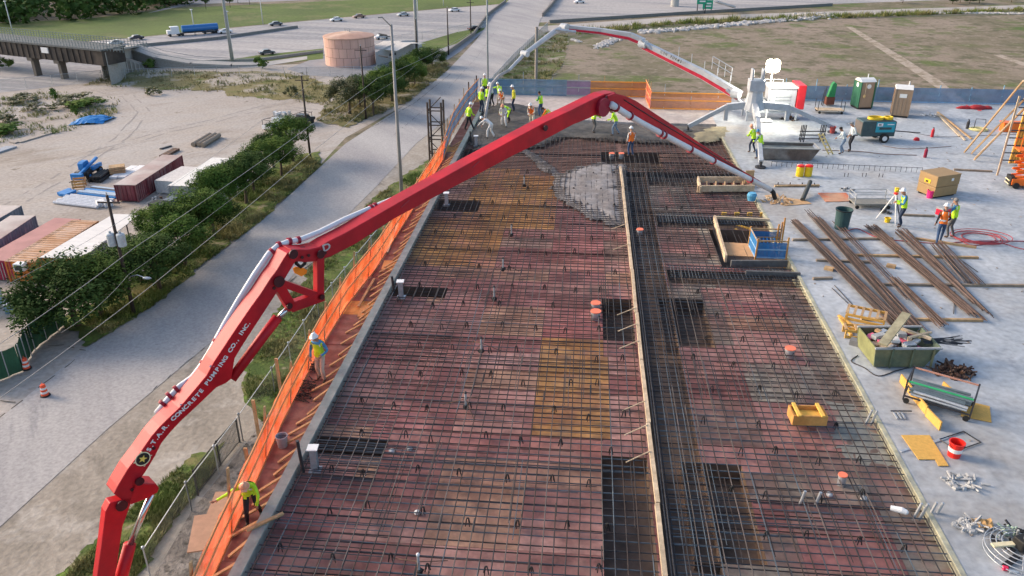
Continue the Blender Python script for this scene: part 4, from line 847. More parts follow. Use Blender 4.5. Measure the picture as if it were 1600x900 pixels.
for z in (1.0, 1.25, 1.5, 1.75): m_.bx(.5, 1.6, -.63, -.6, z, z+.1)
obj('grille', m_, GREY, t2)
m_ = MB()
for x in (-.0, .7, 1.4, 2.1): m_.tube([(x-1.2, -.65, 2.4), (x-1.2, -.65, 3.0)], .02, 5)
m_.tube([(-1.2, -.65, 3.0), (.9, -.65, 3.0)], .02, 5); obj('handrail', m_, PW_, t2)['kind'] = 'stuff'
lp = G(1196, 190); t3 = thing('work_light', 'brilliant white work light on a mast above the pump house', 'work light', (lp.x, lp.y, ZD)); lz = ztop(G(1196, 190), 103)-ZD
m_ = MB(); m_.tube([(0, 0, 0), (0, 0, lz-.5)], .05, 8); m_.box((0, 0, .1), (.8, .8, .08)); obj('mast', m_, WHITE, t3)
for sx_ in (-.2, .2):
    for z in (-.17, .17): m_ = MB(); m_.ball((sx_, 0, lz+z), .30, 20, (1, .8, 1)); obj('lamp_globe', m_, M('lamp_glass', (1, .90, .66), emit=14, var=0), t3, smooth=True)
ld = bpy.data.lights.new('work_light_lamp', 'POINT'); lo = bpy.data.objects.new('work_light_lamp', ld); S.collection.objects.link(lo); lo.location = (lp.x-.3, lp.y-1.2, ZD+lz-.3); ld.energy = 650; ld.shadow_soft_size = .6; ld.color = (1, .93, .78)
# ---------------------------------------------------------------- trees and shrubs
random.seed(8)
LEAF = [M('leaves_green', (.068, .125, .024), var=.45, scale=.9, col2=(.11, .165, .035), rough=.9, scale2=.5, spec=.08), M('leaves_dark', (.042, .078, .020), var=.45, scale=.9, col2=(.072, .115, .03), rough=.9, spec=.08), M('leaves_olive', (.085, .095, .035), var=.4, scale=.9, col2=(.13, .13, .05), rough=.6)]
def crown_mesh(name, n, leaf, seed, clusters=26):
    random.seed(seed); mb = MB(); cl = []
    for i in range(clusters):
        a = random.uniform(0, 2*pi); u = random.uniform(-.45, 1); r = sqrt(max(0, 1-u*u))*random.uniform(.45, .95)
        cl.append((Vector((cos(a)*r, sin(a)*r, u*.62)), random.uniform(.20, .40)))
    for i in range(n):
        c, r = random.choice(cl); d = Vector((random.gauss(0, 1), random.gauss(0, 1), random.gauss(0, 1))).normalized(); p = c+d*r*random.uniform(.55, 1.05); p.z = max(p.z, -.5)
        a = Vector((random.gauss(0, 1), random.gauss(0, 1), random.gauss(0, .5))).normalized(); b = a.cross(d+Vector((0, 0, .4))).normalized(); s = leaf*random.uniform(.5, 1.3)
        mb.add([p-a*s, p+b*s*.5, p+a*s, p-b*s*.5], [(0, 1, 2, 3)])
    return mb, cl
CRM = []
for k in range(4):
    mb, cl = crown_mesh('crown', 12000, .038, 50+k, 38)
    tm = MB(); tm.tube([(0, 0, -1.35), (.03, .02, -.9), (0, .05, -.5), (.05, 0, 0)], [.07, .055, .045, .02], 7)
    for c, r in cl[::3]: tm.tube([(0, .04, -.6), c*.5+Vector((0, 0, -.2)), c], [.03, .018, .006], 5)
    CRM.append([mb.mesh('crown', LEAF[0]), tm.mesh('trunk', BOLE)])
def tree(px, py, wpx, h, label, k=0, leaf=0, group='trees beside the street'):
    b = P(px, py, .05); s = wpx*(b-CP).length/F/2*.93; t = thing('tree', label, 'tree', tuple(b), random.uniform(0, 6), group)
    cr = link('crown', CRM[k][0], t); tr = link('trunk', CRM[k][1], t); zc = h-s*.62
    if leaf:
        me = CRM[k][0].copy(); me.materials[0] = LEAF[leaf]; cr.data = me
    sz = max(s*.8, h*.40); cr.location = (0, 0, h-sz*.95); cr.scale = (s, s, sz)
    tr.location = (0, 0, h-sz*.95); tr.scale = (s, s, (h-sz*.95)/1.35)
TR = [(122, 508, 165, 6.3, 'largest dark tree at the lower left, in front of the orange container', 0, 1), (190, 470, 100, 5.2, 'tree right behind the transformer pole, beside the white canopy roof', 1, 1), (250, 455, 110, 5.5, 'broad tree on the verge just right of the transformer pole', 2, 1), (262, 400, 85, 5.6, 'tree at the far end of the white canopy roof', 3, 0), (318, 382, 105, 6, 'tree at the kerb in the middle of the lower tree row', 1, 0), (345, 335, 80, 5.6, 'tree hiding the near end of the long white trailer', 2, 0), (385, 318, 85, 6, 'tree in front of the long white trailer', 3, 1), (410, 285, 65, 5.2, 'tree past the far end of the long white trailer', 0, 0), (428, 262, 60, 4.8, 'tree just left of the street corner pole, behind its neighbour', 1, 1), (458, 252, 75, 6.2, 'last tree of the lower row, at the pole by the street corner', 2, 0),
      (546, 178, 75, 6.3, 'lone light green tree nearest the driveway mouth', 3, 2), (583, 180, 65, 6.5, 'tree behind the dark pole in the upper row', 0, 1), (602, 152, 60, 5.6, 'tree of the upper row behind the tall concrete lamp pole', 1, 0), (625, 140, 60, 5.6, 'tree of the upper row just right of the lamp pole', 2, 1), (640, 128, 50, 5.2, 'tree of the upper row next to the white shed', 3, 0), (655, 116, 48, 5.2, 'second tree from the far end of the upper row', 0, 1), (676, 104, 44, 4.2, 'small tree at the far end of the upper row', 1, 1)]
TR += [(160, 495, 110, 5.6, 'tree filling the gap behind the largest dark tree at the lower left', 2, 0), (222, 440, 90, 4.6, 'small tree behind the transformer pole next to the canopy end', 3, 1), (290, 415, 90, 5.2, 'tree between the canopy end and the kerb tree', 0, 0), (335, 372, 85, 5.0, 'tree close behind the kerb in the middle of the lower row', 2, 1), (362, 330, 80, 5.4, 'tree in the thick of the hedge beside the long trailer', 1, 0), (398, 302, 75, 5.2, 'tree in the hedge between the trailer and the corner pole', 2, 1), (440, 275, 70, 5.2, 'tree on the kerb side just before the corner pole', 0, 0), (563, 168, 60, 5.6, 'tree between the lone light green tree and the dark pole', 2, 1), (612, 158, 60, 5.2, 'kerb side tree under the tall concrete lamp pole', 3, 1), (648, 134, 46, 4.6, 'kerb side tree of the upper row in front of the shed', 0, 0)]
for a in TR: tree(*a[:4], a[4], a[5], a[6])
mb, cl = crown_mesh('foliage', 500, .14, 91, 12); SHM = [mb.mesh('shrub', LEAF[2])]; mb, cl = crown_mesh('foliage', 500, .14, 92, 9); SHM.append(mb.mesh('shrub', LEAF[0]))
def shrub(px, py, w_, h, label, k):
    b = P(px, py, 0); s = w_*(b-CP).length/F/2; o = bpy.data.objects.new('shrub', SHM[k]); S.collection.objects.link(o); o.location = (b.x, b.y, h*.4); o.scale = (s, s, h*.7); o.rotation_euler = (0, 0, random.uniform(0, 6)); tag(o, label, 'shrub', 'shrubs in the sandy yard')
for a in [(83, 157, 14, 2.2, 'upright green shrub standing alone left of the big shrub clump', 1), (115, 182, 16, 2.0, 'bright green shrub beside the blue tarpaulin', 1), (125, 160, 50, 1.6, 'long shrub clump behind the blue tarpaulin', 0), (140, 170, 60, 1.5, 'widest shrub clump, running right past the blue tarpaulin', 1), (100, 170, 34, 1.5, 'greyish shrub left of the blue tarpaulin', 0), (36, 160, 40, 1.5, 'round shrub at the far left of the sandy yard', 0), (60, 172, 34, 1.2, 'low shrub between the round shrub and the clump', 0), (25, 207, 60, 1.4, 'green shrub at the left frame edge above the timber boards', 1), (8, 192, 30, 1.3, 'small shrub at the left frame edge', 0), (232, 107, 22, 2, 'shrub against the end of the ribbed bridge abutment', 1), (240, 148, 22, 1.5, 'weedy shrub in the strip behind the gravel yard', 0), (455, 150, 22, 1.8, 'shrub in the weedy strip left of the lone light green tree', 0), (8, 107, 24, 2.2, 'shrub under the bridge at the left frame edge', 1), (404, 108, 24, 2.5, 'shrub on the verge below the pink tank', 1)]: shrub(*a)
# far woods at the upper left: one mass
random.seed(14); mb = MB(); wl = [(-400, 20), (-400, 75), (-100, 52), (0, 38), (60, 36), (130, 31), (200, 24), (270, 14), (300, 6), (330, -10), (-400, -60)]
plw = [tuple(P(x, y, 0)[:2]) for x, y in wl]; xs = [p[0] for p in plw]; ys = [p[1] for p in plw]; cnt = 0
while cnt < 420:
    x = random.uniform(min(xs), max(xs)); y = random.uniform(min(ys), max(ys))
    if not in_poly(x, y, plw) or y > 900: continue
    cnt += 1; R_ = random.uniform(4, 8); H_ = random.uniform(5, 10)
    for k in range(110):
        d = Vector((random.gauss(0, 1), random.gauss(0, 1), random.gauss(0, 1))).normalized()*random.uniform(.7, 1.05); p = Vector((x+d.x*R_, y+d.y*R_, max(.3, H_*.5+d.z*H_*.55)))
        a = Vector((random.gauss(0, 1), random.gauss(0, 1), random.gauss(0, .6))).normalized(); b = a.cross(d).normalized(); s = random.uniform(.5, 1.2)
        mb.add([p-a*s, p+b*s*.6, p+a*s, p-b*s*.6], [(0, 1, 2, 3)])
o = obj('woodland', mb, LEAF[1]); o['kind'] = 'stuff'; tag(o, 'dark woodland behind the green slope at the upper left', 'woodland')
for i, (x, y) in enumerate(((285, 6), (322, 14), (360, 12), (372, 5), (390, 7), (355, 4))): tree(x, y, 12, 4, ['leftmost far bush below the pale far road', 'round far bush alone on the green slope', 'far bush just left of the thick mast at the top', 'far bush touching the thick mast at the top', 'far bush right of the thick mast at the top', 'small far bush left of the mast, above the others'][i], i % 4, 1, 'far bushes beyond the freeway')
for i, (x, y) in enumerate(((1488, 6), (1500, 4), (1515, 6), (1530, 5), (1580, 3), (1410, 5))): tree(x, y, 16, 3, ['first dark bush of the row at the top right', 'second dark bush of the row at the top right', 'third dark bush of the row at the top right', 'fourth dark bush of the row at the top right', 'lone dark bush nearest the top right corner', 'lone dark bush left of the top right row'][i], i % 4, 1, 'far bushes along the top right')
# ---------------------------------------------------------------- poles, lamps, wires
def upright(name, label, cat, px, py, ty, r0, r1, mat, group=None, n=8):
    b = P(px, py, 0); z = min(ztop(b, ty), 45); t = thing(name, label, cat, (b.x, b.y, 0), 0, group); m_ = MB(); m_.tube([(0, 0, 0), (0, 0, z)], [r0, r1], n); obj('pole', m_, mat, t, smooth=True); return t, z, b
PT = {}
for k, px, py, ty, lab in (('a', 485, 246, 118, 'tarred wooden pole at the street corner above the lower trees'), ('b', 210, 492, 305, 'tarred wooden pole carrying two grey transformers'), ('c', 572, 186, 72, 'tarred wooden pole standing in the upper tree row'), ('d', 652, 88, 30, 'dark pole just beyond the white shed'), ('e', 701, 86, 12, 'dark pole standing in the gravel right of the tank'), ('f', 736, 58, 0, 'farthest dark pole beside the freeway')):
    t, z, b = upright('utility_pole', lab, 'utility pole', px, py, ty, .16, .11, POLEW, 'wooden utility poles along the street'); PT[k] = (t, z, b)
    if k in 'bacf': m_ = MB(); m_.beam((-.9, 0, z-.6), (.9, 0, z-.6), .09, .11); obj('crossarm', m_, POLEW, t)
    m_ = MB(); m_.cyl((0, 0, z), .05, .25, 8)
    obj('insulator', m_, GALV, t)
t, z, b = PT['b']
for x in (-.42, .42):
    m_ = MB(); m_.sm = False; m_.lathe([(.30, 0), (.33, .05), (.33, .95), (.28, 1.05), (.1, 1.1), (.08, 1.25)], (x, -.1, z-4.2), 14); obj('transformer', m_, M('transformer_grey', (.52, .56, .58), rough=.4), t, smooth=False)
m_ = MB(); m_.tube([(0, 0, z-7), (1.2, -.3, z-6.6), (1.9, -.5, z-6.7)], .035, 6); obj('lamp_arm', m_, GALV, t); m_ = MB(); m_.ball((2.1, -.5, z-6.75), .28, 8, (1.4, .6, .4)); obj('lamp_head', m_, GALV, t)
LPC = M('lamp_pole_grey', (.30, .29, .28), var=.15, scale=1)
t, z, b = upright('street_lamp', 'tall grey lamp pole rising behind the red boom beside the street', 'street lamp', 630, 340, 38, .22, .13, LPC)
def pz(py): return ztop(b, py)
m_ = MB(); e = P(597, 27, z+1.0); m_.tube([(0, 0, z-.2), (e.x-b.x, e.y-b.y, z+1.0)], .05, 6); obj('lamp_arm', m_, LPC, t); m_ = MB(); m_.beam((e.x-b.x, e.y-b.y, z+1.0), ((e.x-b.x)*1.35, (e.y-b.y)*1.35, z+1.1), .22, .12); obj('lamp_head', m_, LPC, t)
for yy in (58, 92):
    zz = pz(yy); e = P(612-20, yy-4, zz+.15); m_ = MB(); m_.tube([(0, 0, zz), (e.x-b.x, e.y-b.y, zz+.2)], .045, 6); m_.beam(((e.x-b.x)*.4, (e.y-b.y)*.4, zz+.15), (e.x-b.x, e.y-b.y, zz+.22), .16, .1); obj('lamp_arm', m_, M('dark_lamp_arm', (.1, .1, .1)), t)
for px, py, ty, r, lab in ((363, 98, -150, .35, 'thick grey mast crossing the top edge beside the tanker lorry'), (652, 86, -150, .38, 'thick grey mast behind the white shed, running out of the top'), (763, 168, -150, .16, 'grey lamp pole rising out of the top above the crew'), (836, 240, 42, .20, 'stout brown post standing behind the faded blue netting')):
    if px == 836: t, z, b = upright('timber_post', lab, 'post', px, py, ty, r, r*.9, M('brown_grey_post', (.26, .23, .20)))
    else: t, z, b = upright('light_mast', lab, 'mast', px, py, ty, r, r*.7, M('mast_grey', (.33, .36, .37)))
for px, py, ty, lab in ((23, 63, 2, 'leftmost thin freeway lamp on the green slope'), (305, 54, 15, 'thin freeway lamp rising in front of the tanker lorry'), (411, 38, -2, 'thin freeway lamp left of the white car'), (365, 94, 18, 'thin pale lamp close beside the thick left mast'), (653, 30, -3, 'thin pale lamp beyond the mast by the shed'), (693, 9, -8, 'farthest thin freeway lamp near the top edge')):
    t, z, b = upright('freeway_lamp', lab, 'street lamp', px, py, ty, .14, .09, M('pale_pole', (.55, .56, .56)), 'thin lamps along the freeway')
    m_ = MB(); m_.ball((0, 0, z), .35, 8, (1.2, .6, .4)); obj('lamp_head', m_, WHITE, t)
WIR = M('wire', (.35, .35, .34), var=.05)
def wire(pts, lab, z, sag=.5, r=.022):
    mb = MB(); Q_ = []
    for (a, b) in zip(pts[:-1], pts[1:]):
        A, B_ = P(*a, z), P(*b, z)
        for i in range(12): q = A.lerp(B_, i/12); q.z -= sag*4*(i/12)*(1-i/12); Q_.append(q)
    Q_.append(P(*pts[-1], z)); mb.tube(Q_, r, 5); tag(obj('overhead_wire', mb, WIR), lab, 'wire', 'overhead wires along the street')
wire([(-60, 577), (210, 387), (485, 196), (590, 122), (684, 80), (770, 30)], 'upper pale wire from the left edge over the lower trees to the far shed', 8.6, .15)
wire([(-60, 664), (232, 450), (487, 238), (600, 145)], 'lower pale wire crossing the street side of the tree row', 8.0, .1)
wire([(-60, 480), (200, 338), (485, 130), (572, 84), (701, 20)], 'thin topmost wire joining the heads of the wooden poles', 9.5, .2, .013)
wire([(95, 520), (200, 430), (485, 210), (572, 152), (652, 100)], 'thin dark wire just above the lower trees', 8.3, .3, .012)
# ---------------------------------------------------------------- railway bridge at the upper left
A, B_ = P(-120, 72, 3.6), P(163, 103, 3.6); L_ = (B_-A).length; br = thing('railway_bridge', 'dark girder bridge crossing the lower freeway lanes at the upper left', 'bridge', (A.x, A.y, 0), atan2((B_-A).y, (B_-A).x))
GIR = M('dark_girder', (.045, .038, .034), var=.35, scale=.6, col2=(.075, .06, .05))
m_ = MB(); m_.bx(0, L_, 0, 5, 3.6, 6.2); obj('girder', m_, GIR, br)
for k in range(int(L_/1.55)): m_ = MB(); m_.bx(k*1.55, k*1.55+.14, -.16, -.003, 3.62, 6.15); obj('rib', m_, GIR, br)
m_ = MB(); m_.bx(-.2, L_+.2, -.3, 5.3, 6.21, 6.5); obj('deck', m_, M('bridge_deck', (.12, .13, .13)), br)
m_ = MB(); RL = M('bridge_rail', (.16, .20, .21))
for y_ in (-.2, 5.2):
    for z_ in (6.9, 7.3, 7.75): m_.beam((0, y_, z_), (L_+6, y_, z_-.0), .07, .07)
obj('rails', m_, RL, br)['kind'] = 'stuff'
m_ = MB(); k = 0
while k < L_+6:
    for y_ in (-.2, 5.2): m_.bx(k, k+.07, y_-.04, y_+.04, 6.4, 7.78)
    k += .8
obj('balusters', m_, RL, br)['kind'] = 'stuff'
q_ = [B_+Vector((.3, 2.2, 2.5))]
for px_, py_, z_ in ((205, 99, 3.4), (250, 104, 1.8), (300, 106, .9), (360, 105, .4), (410, 102, .1)): q_.append(P(px_, py_, 0)+Vector((0, 1, z_)))
rp = thing('approach_ramp', 'pale concrete ramp curving down to the right from the end of the bridge', 'ramp', tuple(B_), world=True)
for a_, c_ in zip(q_[:-1], q_[1:]):
    m_ = MB(); m_.beam(a_, c_, 3.6, .35); obj('ramp_slab', m_, M('ramp_concrete', (.36, .345, .32)), rp)
    for s_ in (-1.8, 1.8): m_ = MB(); m_.beam(a_+Vector((0, s_, .9)), c_+Vector((0, s_, .9)), .06, .06); obj('ramp_rail', m_, RL, rp)
    m_ = MB(); m_.prism([a_+Vector((0, -1.7, -.2)), c_+Vector((0, -1.7, -.2)), Vector((c_.x, c_.y-1.7, 0)), Vector((a_.x, a_.y-1.7, 0))], (0, 3.2, 0)); obj('ramp_wall', m_, M('ramp_wall_concrete', (.34, .32, .29)), rp)
for fx in (.613, .755):
    for y_ in (1.0,): m_ = MB(); m_.bx(L_*fx-.38, L_*fx+.38, y_-.5, y_+.7, 0, 3.0); m_.bx(L_*fx-.7, L_*fx+.7, y_-1, y_+4, 3.003, 3.59); obj('pier', m_, M('bridge_concrete', (.13, .115, .10)), br)
m_ = MB(); m_.bx(L_*.70, L_*.735, -.36, -.17, 4.9, 5.9); obj('clearance_sign', m_, WHITE, br)
a0, a1 = P(162, 122, 0), P(228, 108, 0); ab = thing('retaining_wall', 'ribbed grey retaining wall at the right end of the bridge', 'retaining wall', tuple(a0), world=True)
m_ = MB(); m_.prism([a0, a1, a1+Vector((0, 0, .7)), a0+Vector((0, 0, 4.9))], Vector((.3, 1.2, 0))); obj('wall', m_, M('wall_concrete', (.23, .21, .19), var=.25, scale=.4), ab)
for k in range(11): c = a0.lerp(a1, k/11+.03); m_ = MB(); m_.bx(c.x-.12, c.x+.12, c.y-.25, c.y+.1, 0, 4.9-4.2*(k/11+.03)); obj('rib', m_, M('rib_concrete', (.34, .32, .29)), ab)
# ---------------------------------------------------------------- parapets, walls and fences on the ground
def wall_line(name, label, cat, pts, h, th_, mat, z=0):
    mb = MB()
    for a, b in zip(pts[:-1], pts[1:]):
        A, B__ = P(*a, z), P(*b, z); mb.beam(A+Vector((0, 0, h/2)), B__+Vector((0, 0, h/2)), th_, h)
    return tag(obj(name, mb, mat), label, cat)
wall_line('parapet', 'low concrete parapet along the left side of the street bridge', 'parapet', [(690, 92), (740, 56), (762, 25), (790, 4)], .9, .3, M('parapet_concrete', (.22, .195, .175)))
wall_line('parapet', 'brown concrete parapet along the right side of the street bridge', 'parapet', [(848, 26), (862, 10), (872, -4)], 1.1, .4, MC['parapet_concrete'])
wall_line('freeway_barrier', 'long dark median barrier along the far freeway lanes', 'barrier', [(150, 80), (340, 62), (465, 44)], .7, .35, M('barrier_grey', (.20, .20, .19)))
wall_line('freeway_barrier', 'pale barrier between the lower freeway lanes and the frontage path', 'barrier', [(215, 94), (300, 99), (400, 96), (505, 82)], .6, .3, M('barrier_pale', (.34, .33, .31)))
wall_line('freeway_barrier', 'dark barrier below the freeway right of the street bridge', 'barrier', [(858, 36), (1060, 23), (1300, 9)], .8, .4, MC['barrier_grey'])
WM_ = M('wire_mesh', (.35, .37, .36), alpha=.82, var=.1)
def fence(label, pts, h, step, z=0, mesh=WM_, pm=GALV, r=.04, pname='fence_post', cap=False):
    A = [P(*p, z) for p in pts]; t = thing('chain_link_fence', label, 'fence', tuple(A[0]), world=True)
    for a, b in zip(A[:-1], A[1:]):
        m_ = MB(); m_.add([a, b, b+Vector((0, 0, h)), a+Vector((0, 0, h))], [(0, 1, 2, 3)]); obj('mesh_panel', m_, mesh, t)
        m_ = MB(); m_.tube([a+Vector((0, 0, h)), b+Vector((0, 0, h))], r*.7, 5); obj('top_rail', m_, pm, t); n = max(1, int((b-a).length/step))
        for i in range(n+1): c = a.lerp(b, i/n); m_ = MB(); m_.tube([c, c+Vector((0, 0, h+.06))], r, 6); (m_.ball(c+Vector((0, 0, h+.1)), .1, 6) if cap else None); obj(pname, m_, pm, t)
    return t
fence('chain link fence on the grass beside the orange netting, with round post caps', [(236, 905), (300, 800), (380, 690), (430, 615), (500, 505), (560, 428), (620, 352)], 2.0, 3.2, cap=True)
fence('faint chain link fence behind the gravel yard and the pink tank', [(0, 141), (160, 125), (340, 118), (480, 120), (590, 118)], 1.8, 4)
fence('grey fence running away along the left edge of the field', [(745, 168), (800, 103), (856, 48)], 2.2, 2.5, mesh=M('grey_mesh', (.36, .37, .38), alpha=.45))
fence('thin fence round the gravel by the dark poles', [(596, 70), (660, 62), (735, 48), (760, 44)], 1.8, 4)
gp = fence('black steel picket panels lying by the grass at the lower left', [(310, 775), (345, 728), (375, 692)], 1.8, 2.2, pm=BLACK, mesh=M('black_mesh', (.02, .02, .02), alpha=.75), r=.06)
A, B1_ = P(312, 772, 0), P(374, 694, 0); n = 34
m_ = MB()
for i in range(n): c = A.lerp(B1_, i/n); m_.tube([c+Vector((0, 0, .1)), c+Vector((0, 0, 1.75))], .012, 4)
m_.tube([A+Vector((0, 0, .2)), B1_+Vector((0, 0, .2))], .03, 4); obj('pickets', m_, BLACK, gp)['kind'] = 'stuff'
# green windscreen fence
GP = [(-40, 612), (35, 580), (52, 548), (105, 505)]; A = [P(x, y, .01) for x, y in GP]; t = thing('privacy_fence', 'dark green screened fence bending along the left edge below the trees', 'fence', tuple(A[0]), world=True)
GRN = M('green_screen', (.022, .085, .045), var=.3, scale=1.2, col2=(.03, .11, .06))
V = []; Fc = []
for a, b in zip(A[:-1], A[1:]):
    k = 10
    for i in range(k):
        p = a.lerp(b, i/k); q = a.lerp(b, (i+1)/k); o_ = len(V); j1, j2 = .06*sin(i*2.1), .06*sin((i+1)*2.1); V += [p+Vector((j1, 0, .05)), q+Vector((j2, 0, .05)), q+Vector((-j2, 0, 2.1)), p+Vector((-j1, 0, 2.1))]; Fc.append((o_, o_+1, o_+2, o_+3))
m_ = MB(); m_.add(V, Fc); obj('screen', m_, GRN, t)
for a, b in zip(A[:-1], A[1:]):
    for i in range(3): c = a.lerp(b, i/3)+Vector((.1, .12, 0)); m_ = MB(); m_.tube([c, c+Vector((0, 0, 2.2))], .035, 6); obj('fence_post', m_, GALV, t)
# ---------------------------------------------------------------- tank, shed
a, b = P(510, 100, 0), P(588, 100, 0); fr = P(549, 106, 0); r_ = (b-a).length/2*.99; ctr = Vector((fr.x, fr.y, 0))+Vector((fr.x, fr.y, 0)).normalized()*r_; h_ = ztop(Vector((fr.x, fr.y, 0)), 62)
t = thing('storage_tank', 'squat pink storage tank beside the freeway', 'storage tank', tuple(ctr))
TK = M('tank_pink', (.70, .43, .34), rough=.6, var=.12, scale=.5, col2=(.63, .38, .31), stretch=(1, 1, .3)); nR = 3; nS = 20
for j in range(nR):
    for i in range(nS):
        m_ = MB(); a0 = 2*pi*(i+.5*(j % 2))/nS+.006; a1 = a0+2*pi/nS-.012; vs = []; K = 3; z0 = h_*j/nR+.03; z1 = h_*(j+1)/nR-.03
        for q in range(K+1):
            aa = a0+(a1-a0)*q/K
            for z in (z0, z1): vs.append((r_*cos(aa), r_*sin(aa), z))
        m_.add(vs, [(2*q, 2*q+2, 2*q+3, 2*q+1) for q in range(K)]); obj('shell_plate', m_, TK, t)
m_ = MB(); m_.lathe([(r_-.05, 0), (r_-.05, h_)], n=40); obj('shell_core', m_, M('tank_seam', (.25, .13, .10)), t)
m_ = MB(); m_.lathe([(r_+.12, h_-.1), (r_+.1, h_+.12), (r_*.6, h_+.55), (.2, h_+.9)], n=40); obj('roof', m_, M('tank_roof', (.62, .44, .33), var=.2, scale=.4, col2=(.5, .3, .22)), t)
for k in range(5): m_ = MB(); c = (random.uniform(-1, 1.5), random.uniform(-1, 1), h_+.8); m_.tube([c, (c[0], c[1], h_+1.5)], .05, 6); obj('roof_vent', m_, GREY, t)
def R4(pxs, z=0): return [P(x, y, z) for x, y in pxs]
t = thing('tank_shed', 'white shed with a shallow gable roof beside the pink tank', 'shed', tuple(P(612, 102, 0)), world=True)
q = R4([(588, 103), (634, 90)]); n = Vector((0.25, 1, 0)).normalized()*6.5; hh = ztop(q[0], 82)
m_ = MB(); m_.prism([q[0], q[1], q[1]+Vector((0, 0, hh)), (q[0]+q[1])/2+Vector((0, 0, hh+.7)), q[0]+Vector((0, 0, hh))], n); obj('walls', m_, M('shed_wall', (.42, .40, .38)), t)
m_ = MB(); mid = (q[0]+q[1])/2+Vector((0, 0, hh+.78))
for e in (q[0], q[1]): m_.beam(e+Vector((0, 0, hh+.06))+n*.5, mid+n*.5, n.length+.6, .08)
obj('roof', m_, M('shed_roof', (.62, .58, .52)), t)
m_ = MB(); c = q[0].lerp(q[1], .45)-n.normalized()*.05; m_.beam(c+Vector((0, 0, hh*.55)), c+(q[1]-q[0])*.22+Vector((0, 0, hh*.5)), .1, .5); obj('vent_panel', m_, STEEL, t)
# ---------------------------------------------------------------- vehicles
GLS = M('car_glass', (.03, .04, .05), rough=.1, var=.05, spec=.6)
def car(label, px, py, mat, dx, dy, cat='car', name='parked_car', group=None, L=4.6, H=1.45, tail=None):
    b = P(px, py, .02); c = P(px+dx, py+dy, .02); rz = atan2((c-b).y, (c-b).x); t = thing(name, label, cat, tuple(b), rz, group); t.scale = (.78,)*3
    m_ = MB(); W = .88
    prof = [(-L/2, .35), (-L/2, .85), (-L/2+.25, .95), (-L*.32, H*.68), (-L*.2, H), (L*.12, H), (L*.25, .98), (L/2-.2, .82), (L/2, .65), (L/2, .35)]
    m_.prism([(x, -W, z) for x, z in prof], (0, 2*W, 0)); obj('body', m_, mat, t, bev=.06)
    m_ = MB(); m_.prism([(x, -W-.01, z) for x, z in [(-L*.29, H*.72), (-L*.19, H-.08), (L*.11, H-.08), (L*.21, H*.72)]], (0, 2*W+.02, 0)); obj('side_windows', m_, GLS, t)
    m_ = MB(); m_.prism([(L*.13, -W+.1, H), (L*.13, W-.1, H), (L*.25+.02, W-.08, 1.0), (L*.25+.02, -W+.08, 1.0)], (.02, 0, .02)); obj('windscreen', m_, GLS, t)
    for x in (-L*.3, L*.31):
        for y in (-W, W): m_ = MB(); m_.tube([(x, y-.1, .33), (x, y+.1, .33)], .33, 14); obj('wheel', m_, BLACK, t)
    for y in (-.6, .6):
        m_ = MB(); m_.box((-L/2-.01, y, .78), (.06, .3, .14)); obj('tail_light', m_, RED, t)
        m_ = MB(); m_.box((L/2-.04, y, .66), (.08, .3, .12)); obj('headlight', m_, WHITE, t)
    return t
def paint(n, c): return M(n, c, rough=.3, var=.04, spec=.6)
CW = paint('car_white', (.7, .72, .74)); CK = paint('car_black', (.03, .035, .05)); CB = paint('car_brown', (.28, .17, .12)); CR_ = paint('car_red', (.5, .03, .04)); CSl = paint('car_slate', (.08, .11, .14)); CS = paint('car_silver', (.45, .48, .50))
FWY = 'vehicles driving on the freeway'
for a in [('dark car at the left, just above the end of the bridge', 110, 70, CSl, -20, 2), ('silver car in front of the black and red cars', 181, 70, CS, -20, 2), ('black car with a red tail behind the silver car', 213, 62, CK, -20, 2), ('dark slate car below the blue tanker', 327, 52, CSl, -20, 1.5), ('white car following below the tail of the blue tanker', 352, 52, CW, -20, 1.5), ('dark slate car between the tanker and the pink tank', 431, 40, CSl, -20, 1.5), ('white car above the pink tank', 526, 33, CW, -20, 1.5), ('brown car just right of the white car above the tank', 561, 28, CB, -20, 1.5), ('silver car left of the mast by the shed', 630, 25, CS, -20, 1.5), ('white car at the top near the street bridge', 710, 18, CW, -20, 1.5), ('grey car on the lower lanes left of the pink tank', 417, 85, CSl, 20, -2), ('silver car just visible behind the right side of the tank', 596, 61, CS, 20, -2), ('white car under the top edge right of the street bridge', 905, 5, CW, 20, -1), ('dark car parked by the farthest dark pole', 741, 47, CK, 20, -2)]: car(*a, name='car', group=FWY if 'parked' not in a[0] else None)
b = P(303, 54, .02); c = P(283, 55.6, .02); t = thing('tanker_lorry', 'blue tanker lorry with a white cab driving on the far freeway lanes', 'lorry', tuple(b), atan2((c-b).y, (c-b).x), FWY); t.scale = (.68,)*3
m_ = MB(); m_.tube([(-9, 0, 2.3), (4, 0, 2.3)], 1.25, 18); obj('tank', m_, paint('tanker_blue', (.03, .16, .42)), t, smooth=False)
m_ = MB(); m_.bx(5.2, 8.2, -1.2, 1.2, .8, 3.4); m_.bx(8.2, 9.4, -1.1, 1.1, .8, 2.2); obj('cab', m_, CW, t, bev=.1)
m_ = MB(); m_.bx(8.15, 8.23, -1.0, 1.0, 2.3, 3.2); obj('windscreen', m_, GLS, t)
m_ = MB(); m_.bx(-9, 8, -.9, .9, .75, 1.02); obj('chassis', m_, STEEL, t)
for x in (-8, -6.8, 4.2, 5.4, 8.6):
    for y in (-1.05, 1.05): m_ = MB(); m_.tube([(x, y-.14, .5), (x, y+.14, .5)], .5, 14); obj('wheel', m_, BLACK, t)
